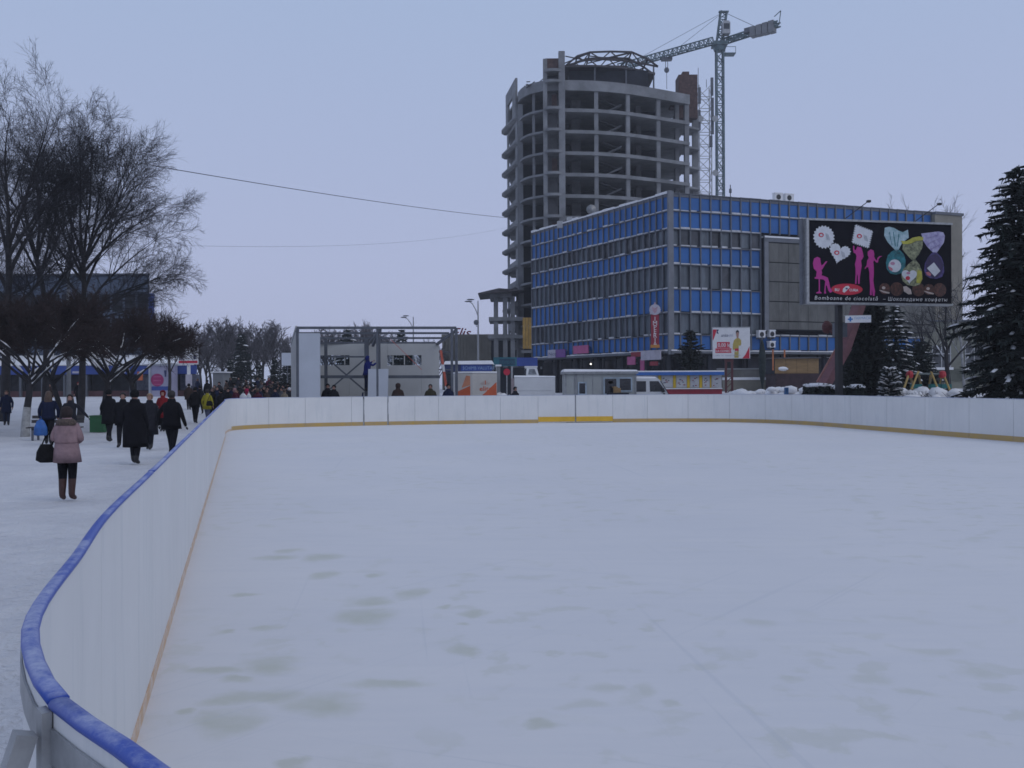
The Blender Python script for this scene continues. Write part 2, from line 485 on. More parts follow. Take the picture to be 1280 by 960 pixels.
def frosted_blue():
    m = bpy.data.materials.new('blue_cap_frosted'); m.use_nodes = True
    n, l = m.node_tree.nodes, m.node_tree.links
    b = n['Principled BSDF']; b.inputs['Roughness'].default_value = 0.38
    geo = n.new('ShaderNodeNewGeometry')
    t = n.new('ShaderNodeTexNoise'); t.inputs['Scale'].default_value = 22; t.inputs['Detail'].default_value = 9; t.inputs['Roughness'].default_value = 0.85
    l.new(geo.outputs['Position'], t.inputs['Vector'])
    t2 = n.new('ShaderNodeTexNoise'); t2.inputs['Scale'].default_value = 3.0; t2.inputs['Detail'].default_value = 3
    l.new(geo.outputs['Position'], t2.inputs['Vector'])
    ad = n.new('ShaderNodeMath'); ad.operation = 'ADD'; l.new(t.outputs['Fac'], ad.inputs[0]); l.new(t2.outputs['Fac'], ad.inputs[1])
    sep = n.new('ShaderNodeSeparateXYZ'); l.new(geo.outputs['Normal'], sep.inputs[0])
    # rime lies on the upper side of the cap
    up = n.new('ShaderNodeMapRange'); up.inputs['From Min'].default_value = 0.35; up.inputs['From Max'].default_value = 1.0; l.new(sep.outputs['Z'], up.inputs['Value'])
    th = n.new('ShaderNodeMapRange'); th.inputs['From Min'].default_value = 0.94; th.inputs['From Max'].default_value = 1.2; th.inputs['To Max'].default_value = 0.6; l.new(ad.outputs[0], th.inputs['Value'])
    mu = n.new('ShaderNodeMath'); mu.operation = 'MULTIPLY'; l.new(up.outputs[0], mu.inputs[0]); l.new(th.outputs[0], mu.inputs[1])
    mx = n.new('ShaderNodeMix'); mx.data_type = 'RGBA'
    mx.inputs['A'].default_value = (0.020, 0.070, 0.40, 1); mx.inputs['B'].default_value = (0.62, 0.66, 0.74, 1)
    l.new(mu.outputs[0], mx.inputs['Factor']); l.new(mx.outputs['Result'], b.inputs['Base Color'])
    bp = n.new('ShaderNodeBump'); bp.inputs['Strength'].default_value = 0.4; bp.inputs['Distance'].default_value = 0.004
    l.new(t.outputs['Fac'], bp.inputs['Height']); l.new(bp.outputs['Normal'], b.inputs['Normal'])
    return m
M_BOARD = board_material()
M_BLUE = frosted_blue()
M_CAPF = mat('snowed_over_cap', (0.55, 0.57, 0.62), 0.6, var=0.05, scale=1.1, col2=(0.16, 0.22, 0.40))
M_YEL = mat('yellow_kick_plate', (0.52, 0.34, 0.09), 0.5, var=0.2, scale=2.5, col2=(0.42, 0.31, 0.17))
M_YELB = mat('clean_yellow_kick_plate', (0.70, 0.42, 0.03), 0.45, var=0.1, scale=2)
M_KICKO = mat('iced_orange_kick_plate', (0.58, 0.33, 0.13), 0.5, scale=7.0, col2=(0.66, 0.60, 0.55))

def build_rink():
    root = thing('ice_rink_barrier', 'white panelled ice rink boards with yellow foot and blue top rail', 'rink barrier', (0, 20, 0))
    # panel breaks: seams seen on the far and right boards, every two metres elsewhere
    seam_px = [337, 380, 437.5, 456, 484.5, 520, 549, 580, 627, 671.7, 719.4, 767.5, 808, 861, 911, 955, 990, 1027, 1062, 1107, 1156, 1210, 1268]
    px = [640 + F * p.x / p.y if p.y > 0.3 else None for p in RINK]
    br = {}
    for s in seam_px:
        best = min((i for i in range(NR) if RINK[i].y > 24 and (RINK[i].x > -10.4)), key=lambda i: abs(px[i] - s))
        br[best] = s
    ids = sorted(br)
    first, last = ids[0], ids[-1]
    full = []
    # left wall, from the near corner to the first far seam
    corner_joint = min(range(NR), key=lambda i: (RINK[i] - Vector((-0.74, 1.42))).length)
    i = corner_joint
    walk = []
    while i < first: walk.append(i); i += 16
    if first - walk[-1] < 8: walk.pop()
    full = walk + ids
    i = last + 16
    end = corner_joint + NR
    while i < end - 8: full.append(i % NR); i += 16
    n = len(full)
    ks = [full[j] + (NR if full[j] < full[0] else 0) for j in range(n)] + [full[0] + NR]
    for j in range(n):
        a, b = ks[j], ks[j + 1]
        s0, s1 = br.get(a % NR), br.get(b % NR)
        gap0 = 0.03 if s0 in (456, 484.5, 719.4) else (0.006 if s0 else 0.002)
        gap1 = 0.03 if s1 in (456, 484.5, 719.4) else (0.006 if s1 else 0.002)
        idx = list(range(a, b + 1))
        if len(idx) > 40: step = 2
        gate = s0 in (671.7, 719.4)
        door = s0 == 456
        def pt(k, o, sh=0.0):
            p = RINK[k % NR] + rink_n(k % NR) * o
            if sh:
                t = (RINK[(k + 1) % NR] - RINK[(k - 1) % NR]).normalized(); p = p + t * sh
            return p
        def strip(o0, o1, z0, z1):
            rings = []
            for q, k in enumerate(idx):
                sh = gap0 if q == 0 else (-gap1 if q == len(idx) - 1 else 0)
                pi, po = pt(k, o0, sh), pt(k, o1, sh)
                rings.append([(pi.x, pi.y, z0), (po.x, po.y, z0), (po.x, po.y, z1), (pi.x, pi.y, z1)])
            m = MB(); m.rings(rings); return m
        left = RINK[(a + 4) % NR].y < 33 and RINK[(a + 4) % NR].x < -0.3
        kz = ICE_Z + (0.26 if gate else 0.075 if left else 0.15)
        lo = kz if gate else ICE_Z - 0.2
        obj('panel', strip(0.0, 0.018, 0.06 if not gate else ICE_Z + 0.02, TOP_Z - 0.0205), M_BOARD, root)
        kp = strip(-0.006 if not gate else -0.014, -0.0004, ICE_Z + (0.05 if gate else -0.03), kz)
        obj('kick_plate', kp, M_YELB if gate else M_KICKO if left else M_YEL, root)
        # outside stiffening frame of the panel
        fr = strip(0.019, 0.05, 0.06, 0.12); fr2 = strip(0.019, 0.05, 0.72, 0.77); fr3 = strip(0.019, 0.023, TOP_Z - 0.10, TOP_Z - 0.046)
        for q in (fr2, fr3): fr.add(q.v, q.f)
        obj('panel_frame', fr, M_GALV, root)
        near = a == corner_joint; p0 = pt(a, 0.0265 if near else 0.041); nn = rink_n(a % NR); t = Vector((nn.y, -nn.x))
        m = MB(); m.bar((p0.x, p0.y, 0.0), (p0.x, p0.y, TOP_Z - (.021 if near else .1)), 0.036, 0.014 if near else 0.04, up=(nn.x, nn.y, 0))
        obj('post', m, M_GALV, root)
        m = MB(); p1 = pt(a, 0.50); pa = pt(a, 0.052 if near else 0.09)
        m.bar((pa.x, pa.y, 1.43 if near else 0.72), (p1.x, p1.y, 0.05), 0.03, 0.03); m.bar((pa.x, pa.y, 0.025), (p1.x, p1.y, 0.025), 0.05, 0.03)
        obj('brace', m, M_GALV, root)
    # blue cap rail in four metre lengths
    prof = [(-0.010, -0.008), (-0.011, -0.002), (-0.006, 0.004), (0.002, 0.006), (0.011, 0.006), (0.018, 0.004), (0.022, -0.002), (0.021, -0.008)]
    k = corner_joint
    while k < corner_joint + NR:
        b = min(k + 32, corner_joint + NR)
        rings = []
        for q in range(k, b + 1):
            p, nn = RINK[q % NR], rink_n(q % NR)
            lift = 0.004 if q < k + 1 else 0.0
            t = (RINK[(q + 1) % NR] - RINK[(q - 1) % NR]).normalized()
            sh = 0.003 if q == k else (-0.003 if q == b else 0)
            rings.append([(p.x + nn.x * o + t.x * sh, p.y + nn.y * o + t.y * sh, TOP_Z - 0.012 + h + lift) for o, h in prof])
        m = MB(); m.rings(rings)
        mid = RINK[((k + b) // 2) % NR]
        obj('cap_rail', m, M_BLUE if (mid.x < -1 and mid.x < -0.2 - 0.27 * mid.y) or mid.y < 6 else M_CAPF, root, smooth=True)
        k = b
build_rink()

# ================================================================== unfinished tower
def spline2(pts, n=6):
    out = []
    for i in range(len(pts) - 1):
        p0, p1, p2, p3 = (Vector(pts[min(max(k, 0), len(pts) - 1)]) for k in (i - 1, i, i + 1, i + 2))
        for k in range(n):
            t = k / n
            out.append(0.5 * ((2 * p1) + (p2 - p0) * t + (2 * p0 - 5 * p1 + 4 * p2 - p3) * t * t + (3 * p1 - p0 - 3 * p2 + p3) * t ** 3))
    out.append(Vector(pts[-1]))
    return [(p.x, p.y) for p in out]

M_BRICK = mat('red_brick', (0.09, 0.055, 0.05), 0.9, var=0.3, scale=2.2)
M_TRUSS = mat('rusty_dark_steel', (0.05, 0.045, 0.05), 0.7, var=0.35, scale=1.5)
def build_tower():
    T = thing('unfinished_tower', 'tall unfinished concrete tower of bare floor slabs and columns with rounded fronts', 'building', (14, 148, 0))
    front = spline2([(8.2, 140.0), (13.1, 140.5), (18.1, 142.0), (23.2, 144.5), (28.6, 147.4)])
    leftc = spline2([(1.27, 146.0), (1.9, 143.6), (3.2, 141.6), (5.0, 140.3)])
    bay = spline2([(5.0, 139.6), (5.6, 138.7), (6.6, 138.5), (7.6, 138.8), (8.15, 139.3)], 3)
    poly = [(-0.5, 156.0)] + leftc + front + [(28.6, 158), (14, 164), (0, 162)]
    z = 47.1; step = 3.27
    levels = [47.9] + [z - step * k for k in range(1, 14)]
    def para(poly_, z0, z1, name, m_=M_CONC):
        m = MB(); m.prism(poly_, z0, z1); return obj(name, m, m_, T)
    roof_edge = leftc + front
    for k, lz in enumerate(levels):
        if k == 0:
            s = para(poly, lz - 0.35, lz, 'roof_slab')
            # deep edge beam round the roof
            rings = []
            for (x, y) in roof_edge:
                cx, cy = 14, 152; d = Vector((x - cx, y - cy)).normalized()
                rings.append([(x + d.x * .12, y + d.y * .12, lz - 1.3), (x + d.x * .12, y + d.y * .12, lz + 0.25), (x - d.x * .3, y - d.y * .3, lz + 0.25), (x - d.x * .3, y - d.y * .3, lz - 1.3)])
            m = MB(); m.rings(rings); obj('edge_beam', m, M_CONC, T)
        else:
            para(poly, lz - 0.32, lz, 'floor_slab')
            rings = []
            for (x, y) in front + []:
                d = Vector((x - 14, y - 152)).normalized()
                rings.append([(x + d.x * .08, y + d.y * .08, lz - 0.50), (x + d.x * .08, y + d.y * .08, lz + 0.02), (x - d.x * .25, y - d.y * .25, lz + 0.02), (x - d.x * .25, y - d.y * .25, lz - 0.50)])
            m = MB(); m.rings(rings); obj('edge_beam', m, M_CONC, T)
        if k > 0 or True:
            para(bay + [(8.15, 141.2), (5.0, 141.2)], lz - 0.42, lz - 0.02, 'bay_slab')
        if k > 0: para([(28.7, 149.5), (31.0, 151.2), (31.0, 154.5), (28.7, 154.5)], lz - 0.32, lz, 'side_slab')
        # rounded balcony slab off the end wall
        bx = [(1.15, 146.3), (0.6, 146.5), (-0.2, 149.4), (-1.0, 152.3), (-1.55, 154.4), (-1.55, 155.9), (-0.7, 156.1)]
        if k < 10:
            m = MB(); top_z = lz - 0.05 - step
            m.rings([[(x + (.45 if i not in (0, 6) else 0), y, top_z - 0.5) for i, (x, y) in enumerate(bx)], [(x, y, top_z - 0.25) for x, y in bx], [(x, y, top_z) for x, y in bx]])
            obj('balcony', m, M_CONC, T)
    # columns, one full height piece each
    zt = 47.4
    def col(x, y, w, d, z0=0.0, z1=zt, m_=M_CONC, rz=0.0, name='column'):
        m = MB(); c, s = math.cos(rz), math.sin(rz)
        q = [(x + c * a - s * b, y + s * a + c * b) for a, b in ((-w / 2, -d / 2), (w / 2, -d / 2), (w / 2, d / 2), (-w / 2, d / 2))]
        m.prism(q, z0, z1); return obj(name, m, m_, T)
    for (x, y, w) in [(13.1, 140.95, .62), (18.1, 142.45, .62), (23.2, 144.95, .65), (28.2, 147.75, .75), (27.1, 150.3, .7), (3.55, 142.3, .42)]:
        col(x, y, w, .5, rz=0.25 if x > 14 else 0)
    col(5.25, 139.75, .62, .8, 0, 51.2); col(7.75, 139.35, .95, .9, 0, 52.2)
    col(30.6, 152.6, 1.0, .7, 0, 46.8); col(24.2, 157.2, .8, .8); col(28.1, 157.4, .7, .7)
    col(1.55, 145.6, .75, .6, 0, 46.2)
    # end wall with an opening on every storey
    A, B = Vector((-0.5, 156.0)), Vector((1.2, 146.4))
    u = (B - A).normalized(); L = (B - A).length; nrm = Vector((-u.y, u.x)); rz = math.atan2(u.y, u.x)
    def wallbox(t0, t1, z0, z1, name='wall_panel', m_=M_CONC, th=.3, off=0.0):
        m = MB()
        q = [A + u * t0 + nrm * off, A + u * t1 + nrm * off, A + u * t1 + nrm * (off - th), A + u * t0 + nrm * (off - th)]
        m.prism([(p.x, p.y) for p in q], z0, z1); return obj(name, m, m_, T)
    wallbox(0.0, 1.5, 0, 44.0, th=.15); wallbox(L - 1.9, L, 0, 46.0, th=.15)
    for lz in levels[1:] + [levels[-1] - step]:
        wallbox(1.51, L - 1.91, lz - 0.3, lz + 0.95, th=.14)
    # dark inner walls, lift cores, stair flights
    def inner(x0, x1, y0, y1, z0=0, z1=46.6, m_=M_CONC_D, name='core_wall'):
        m = MB(); m.box(x0, x1, y0, y1, z0, z1); return obj(name, m, m_, T)
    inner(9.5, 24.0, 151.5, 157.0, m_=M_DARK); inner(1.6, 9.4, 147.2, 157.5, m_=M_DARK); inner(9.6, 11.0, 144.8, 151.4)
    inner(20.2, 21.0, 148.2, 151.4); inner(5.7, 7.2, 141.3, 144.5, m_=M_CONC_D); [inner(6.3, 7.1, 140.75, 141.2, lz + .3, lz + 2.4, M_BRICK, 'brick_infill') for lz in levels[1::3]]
    for k in range(14):
        lz = levels[k]
        if k:
            m = MB(); m.bar((14.0, 144.0, lz + 0.15), (17.3, 144.3, lz + 1.7), 1.1, .22); obj('stair_flight', m, M_CONC, T)
            m = MB(); m.bar((17.3, 146.0, lz + 1.7), (14.0, 145.8, lz + 3.0), 1.1, .22); obj('stair_flight', m, M_CONC_D, T)
    # roof: head of the stair bay, end panel, brick shaft, truss dome over a set-back storey
    m = MB(); m.box(5.3, 7.5, 139.5, 142.0, 49.6, 51.3); obj('brick_parapet', m, M_BRICK, T)
    m = MB(); m.prism(bay + [(8.15, 141.0), (5.0, 141.0)], 49.1, 49.5); obj('bay_slab', m, M_CONC, T)
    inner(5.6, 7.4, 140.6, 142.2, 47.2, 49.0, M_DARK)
    wallbox(0.0, 9.3, 48.6, 50.8, th=.35); wallbox(0.0, 2.0, 44.2, 48.55, th=.35); wallbox(6.3, 9.3, 44.2, 48.55, th=.35)
    m = MB(); m.box(27.6, 30.7, 151.0, 154.0, 45.5, 52.6); m.box(28.3, 29.4, 151.3, 153, 52.65, 53.2); obj('brick_shaft', m, M_BRICK, T)
    m = MB(); m.box(26.2, 27.5, 151.0, 152.6, 47.2, 48.3); obj('brick_parapet', m, M_BRICK, T)
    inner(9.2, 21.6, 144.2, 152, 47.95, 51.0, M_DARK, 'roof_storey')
    m = MB(); m.prism(spline2([(8.3, 142.6), (13, 142.6), (18, 143.6), (23.0, 146.2)]) + [(23.0, 153), (8.4, 153)], 51.05, 51.35); obj('roof_slab', m, M_TRUSS, T)
    for (x, y) in ((13.1, 142.9), (18.1, 144.0), (22.8, 146.5)):
        col(x, y, .22, .22, 47.2, 51.0 if x < 22 else 52.4, m_=M_STEEL, name='roof_post')
    for (y, dz) in ((143.4, 0.0), (147.2, 0.35), (151.0, 0.35)):
        top = [(8.6, 51.5), (10.4, 53.0 + dz), (12.4, 53.6 + dz), (15.6, 53.7 + dz), (18.9, 53.6 + dz), (21.4, 52.5), (23.0, 51.3)]
        bot = [(8.6, 51.5), (11.4, 52.3), (14.2, 52.5), (17.2, 52.3), (20.2, 51.9), (23.0, 51.3)]
        for q in (top, bot):
            m = MB()
            for (a, b) in zip(q, q[1:]): m.bar((a[0], y, a[1]), (b[0], y, b[1]), .24)
            obj('truss_chord', m, M_TRUSS, T)
        for (a, b) in [(1, 1), (2, 1), (2, 2), (3, 2), (4, 2), (4, 3), (5, 4), (3, 3), (4, 4)]:
            m = MB(); m.bar((top[a][0], y, top[a][1]), (bot[b][0], y, bot[b][1]), .15); obj('truss_strut', m, M_TRUSS, T)
    for (x, zz) in ((12.4, 53.6), (18.9, 53.6), (10.4, 53.0), (21.4, 52.5), (8.6, 51.5)):
        m = MB(); m.bar((x, 143.4, zz), (x, 151.0, zz + .35), .2); obj('purlin', m, M_TRUSS, T)
    for (x0, x1) in ((8.6, 12.4), (12.4, 18.9)):
        m = MB(); m.bar((x0, 143.4, 53.0), (x1, 147.2, 53.6), .14); m.bar((x1, 143.4, 53.5), (x0, 147.2, 53.2), .14); obj('truss_brace', m, M_TRUSS, T)
    # rough timber and rebar left on the roof edge
    rg = random.Random(5)
    for k in range(12):
        x = rg.uniform(2.4, 5.0); y = rg.uniform(141.5, 143.5); zz = 47.2 + rg.uniform(0, 1.6)
        m = MB(); m.bar((x, y, zz), (x + rg.uniform(-1, 1.4), y + rg.uniform(-.4, .4), zz + rg.uniform(0, 1.2)), .12); obj('loose_board', m, M_TRUSS, T)
    # yellow hoarding strip and lower podium frame
    my = mat('yellow_boards', (0.45, 0.27, 0.06), 0.7, var=0.2, scale=1.0)
    a, b = P(653.5, 436, 138), P(664.5, 397, 138)
    for i in range(3):
        m = MB(); x0 = a.x + (b.x - a.x) * i / 3
        m.box(x0, x0 + (b.x - a.x) / 3 - .04, 138.0, 138.12, a.z, b.z); obj('hoarding_board', m, my, T)
    m = MB(); m.box(a.x - .2, b.x + .1, 138.13, 139.5, a.z - .6, a.z - .2); obj('hoarding_ledge', m, M_CONC, T)
    # podium wing
    d = 143
    for (x0, x1, y0, y1, dz, dp) in ((612, 640, 364, 372, 0, 8), (611, 655, 396, 401, 0, 8), (610, 655, 418.5, 423, 0, 9)):
        p, q = P(x0, y1, d), P(x1, y0, d)
        m = MB(); m.box(p.x, q.x, d, d + dp, p.z, q.z); obj('podium_slab', m, M_CONC, T)
    m = MB(); p = P(598, 369, d); q = P(655, 362, d)
    m.hexa([(p.x, d - 1.5, p.z - .0), (q.x, d - 1.5, p.z + .6), (q.x, d + 8, p.z + .6), (p.x, d + 8, p.z), (p.x, d - 1.5, p.z + .2), (p.x + 3.2, d - 1.5, q.z + .1), (p.x + 3.2, d + 8, q.z + .1), (p.x, d + 8, p.z + .2)])
    obj('podium_roof', m, M_TRUSS, T)
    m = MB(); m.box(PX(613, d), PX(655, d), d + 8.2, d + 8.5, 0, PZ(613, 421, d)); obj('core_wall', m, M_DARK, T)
    for x in (620, 631.5, 641):
        p = P(x, 420, d); m = MB(); m.box(p.x - .35, p.x + .35, d + .3, d + .9, 0, PZ(x, 370, d)); obj('podium_column', m, M_CONC, T)
    return T
build_tower()

# ================================================================== tower crane
def lattice(m, a, b, w, h, n, r, up=(0, 0, 1), tri=False):
    """Square (or triangular) lattice boom from a to b."""
    a, b = Vector(a), Vector(b); t = (b - a).normalized(); u = Vector(up)
    if abs(t.dot(u)) > .98: u = Vector((0, 1, 0))
    x = t.cross(u).normalized(); y = x.cross(t).normalized()
    cs = [(-w / 2, -h / 2), (w / 2, -h / 2), (0, h / 2)] if tri else [(-w / 2, -h / 2), (w / 2, -h / 2), (w / 2, h / 2), (-w / 2, h / 2)]
    pt = lambda k, c: a.lerp(b, k / n) + x * c[0] + y * c[1]
    for c in cs: m.bar(pt(0, c), pt(n, c), r * 1.7)
    for k in range(n):
        for i in range(len(cs)):
            c0, c1 = cs[i], cs[(i + 1) % len(cs)]
            if k % 2: c0, c1 = c1, c0
            m.bar(pt(k, c0), pt(k + 1, c1), r)
            m.bar(pt(k, c0), pt(k, c1), r)
M_CRANE = mat('blue_green_crane_paint', (0.09, 0.14, 0.155), 0.5, var=0.25, scale=1.0)
def build_crane():
    D = 170
    base = P(901.5, 470, D); x0 = base.x
    T = thing('tower_crane', 'pale blue green tower crane standing behind the unfinished tower', 'crane', (x0, D, 0))
    ztop = PZ(901.5, 64, D)
    m = MB(); m.box(x0 - 2, x0 + 2, D - 2, D + 2, -.3, .8); obj('foundation', m, M_CONC, T)
    m = MB(); lattice(m, (x0, D, .8), (x0, D, ztop), 1.25, 1.25, 38, .13); tag(obj('mast', m, M_CRANE, T), kind='stuff')
    m = MB(); m.tube([(x0, D, ztop), (x0, D, ztop + .8)], [1.0, 1.3], 12); m.box(x0 - 1.3, x0 + 1.3, D - 1.3, D + 1.3, ztop + .85, ztop + 1.5); obj('slewing_ring', m, M_CRANE, T)
    zj = ztop + 2.0
    tip = P(772, 84, D + 9.5); ct = P(974, 38.5, D - 7); ct.z = zj + .3
    head = P(904.5, 15, D)
    m = MB(); lattice(m, (x0, D, ztop + 1.5), (head.x, D, head.z), 1.1, 1.1, 5, .13); m.box(head.x - .9, head.x + .9, D - .3, D + .3, head.z - .1, head.z + .15); obj('tower_head', m, M_CRANE, T)
    m = MB(); lattice(m, (x0 - 1.2, D, zj), (tip.x, tip.y, tip.z), 1.1, 1.2, 22, .11, tri=True); tag(obj('jib', m, M_CRANE, T), kind='stuff')
    m = MB(); lattice(m, (x0 + 1.2, D, zj - .1), (ct.x, ct.y, ct.z), 1.1, .7, 10, .13); tag(obj('counter_jib', m, M_CRANE, T), kind='stuff')
    dv = (Vector((ct.x, ct.y, ct.z)) - Vector((x0, D, zj))).normalized()
    for k in range(4):
        c = Vector((ct.x, ct.y, ct.z)) - dv * (1.3 + 1.15 * k)
        m = MB(); m.bar(c - dv * .5 + Vector((0, 0, -.25)), c + dv * .5 + Vector((0, 0, -.25)), 1.4, 2.0 - .1 * k); obj('counterweight', m, M_CONC, T)
    m = MB(); e = Vector((ct.x, ct.y, ct.z)); m.bar(e, e + Vector((.3, 0, 2.3)), .13); m.bar(e - dv * .9 + Vector((0, 0, 1.5)), e + Vector((.3, 0, 2.3)), .12); obj('end_frame', m, M_CRANE, T)
    c = Vector((x0, D, zj)) + dv * 5; m = MB(); m.bar(c + Vector((0, 0, .3)), c + dv * 1.9 + Vector((0, 0, .3)), .9, .9); obj('winch', m, M_STEEL, T)
    m = MB(); m.box(x0 + .15, x0 + 1.5, D - 2.2, D - .7, zj + .5, zj + 2.6); m.box(x0 + .3, x0 + 1.35, D - 2.0, D - .9, zj + 2.65, zj + 2.9); cb = obj('cab', m, M_GALV, T)
    m = MB(); m.box(x0 + .3, x0 + 1.35, D - 2.24, D - 2.21, zj + 1.3, zj + 2.3); obj('window', m, glass('crane_glass'), cb)
    m = MB(); m.box(x0 + .8, x0 + 2.8, D - .9, D + .9, ztop - .7, ztop - .55)
    for q in (.8, 2.75): m.bar((x0 + q, D - .9, ztop - .6), (x0 + q, D - .9, ztop + .5), .08)
    m.bar((x0 + .8, D - .9, ztop + .5), (x0 + 2.8, D - .9, ztop + .5), .08); obj('platform', m, M_CRANE, T)
    for (px_, py_) in ((800, 74), (850, 63.5)):
        f = (901.5 - px_) / (901.5 - 772); m = MB(); q = Vector((x0, D, zj)).lerp(tip, f); m.tube([head, q + Vector((0, 0, .6))], .045, 4); obj('tie_bar', m, M_STEEL, T)
    m = MB(); q = Vector((x0, D, zj)) + dv * 7.2; m.tube([head, q + Vector((0, 0, .5))], .05, 4); obj('tie_bar', m, M_STEEL, T)
    q = Vector((x0, D, zj)).lerp(tip, (901.5 - 836) / (901.5 - 772))
    m = MB(); m.bar(q + Vector((-1, 0, -.95)), q + Vector((1, 0, -.9)), 1.2, .5); tr = obj('trolley', m, M_STEEL, T)
    m = MB(); m.tube([q + Vector((-.2, 0, -1.1)), q + Vector((-.2, 0, -2.6))], .06, 4); m.tube([q + Vector((.2, 0, -1.1)), q + Vector((.2, 0, -2.6))], .06, 4); obj('hoist_cable', m, M_STEEL, T)
    m = MB(); m.ball((q.x, q.y, q.z - 3.0), (.5, .3, .55), 8, 6); m.tube([(q.x, q.y, q.z - 3.4), (q.x, q.y, q.z - 6.6)], .05, 4); obj('hook_block', m, M_STEEL, T)
build_crane()

def build_telecom():
    D = 158
    x = PX(882, D)
    T = thing('telecom_mast', 'slim grey lattice telecom mast with dishes beside the unfinished tower', 'mast', (x, D, 0))
    m = MB(); zt = PZ(882, 108, D)
    lattice(m, (x, D, 0), (x, D, zt), 2.1, 1.8, 26, .085); tag(obj('lattice', m, M_GALV, T), kind='stuff')
    for k, (dx, y0, y1) in enumerate(((-1.05, 112, 132), (1.1, 100, 122), (1.15, 125, 170), (.9, 172, 186), (-1.1, 140, 165))):
        m = MB(); m.box(x + dx - .22, x + dx + .22, D - 1.3, D - .95, PZ(882, y1, D), PZ(882, y0, D)); obj('panel_antenna', m, M_STEEL, T)
    for (dx, y) in ((1.5, 152), (1.5, 219), (-1.0, 152)):
        z = PZ(882, y, D); m = MB(); m.tube([(x + dx, D - 1.7, z), (x + dx, D - 1.35, z)], [.55, .35], 10); obj('dish', m, M_GALV, T, smooth=False)
    for dx in (-1.0, 0.4): 
        m = MB(); m.tube([(x + dx, D, zt - .2), (x + dx, D, zt + (3.2 if dx < 0 else 1.2))], .05, 4); obj('whip_antenna', m, M_STEEL, T)
build_telecom()

# ================================================================== department store
M_PAN = mat('blue_facade_panel', (0.008, 0.103, 0.335), 0.45, var=0.14, scale=0.25, spec=0.5, bump=0.06, bscale=1.2)
M_MULL = mat('grey_mullion', (0.118, 0.128, 0.148), 0.7, var=0.15, scale=1.0)
M_WIN = mat('curtained_window', (0.105, 0.126, 0.148), 0.4, var=0.4, scale=0.9, stretch=(1.5, 1.5, .25), spec=0.5)
M_WIND = mat('dark_window', (0.068, 0.074, 0.086), 0.3, var=0.5, scale=0.7, spec=0.5)
M_CPAN = mat('grey_concrete_cladding', (0.125, 0.125, 0.118), 0.9, var=0.25, scale=0.5, stretch=(1.5, 1.5, .5), bump=.2, bscale=4)
M_BEIGE = mat('beige_render', (0.215, 0.20, 0.165), 0.9, var=0.15, scale=0.4)
M_SHOP = mat('dark_shop_glass', (0.016, 0.017, 0.023), 0.3, var=0.9, scale=0.9, spec=0.25)
STORE = {}
M_OLDSNOW = mat('thin_dull_snow', (0.50, 0.51, 0.53), 0.8, var=.2, scale=2)
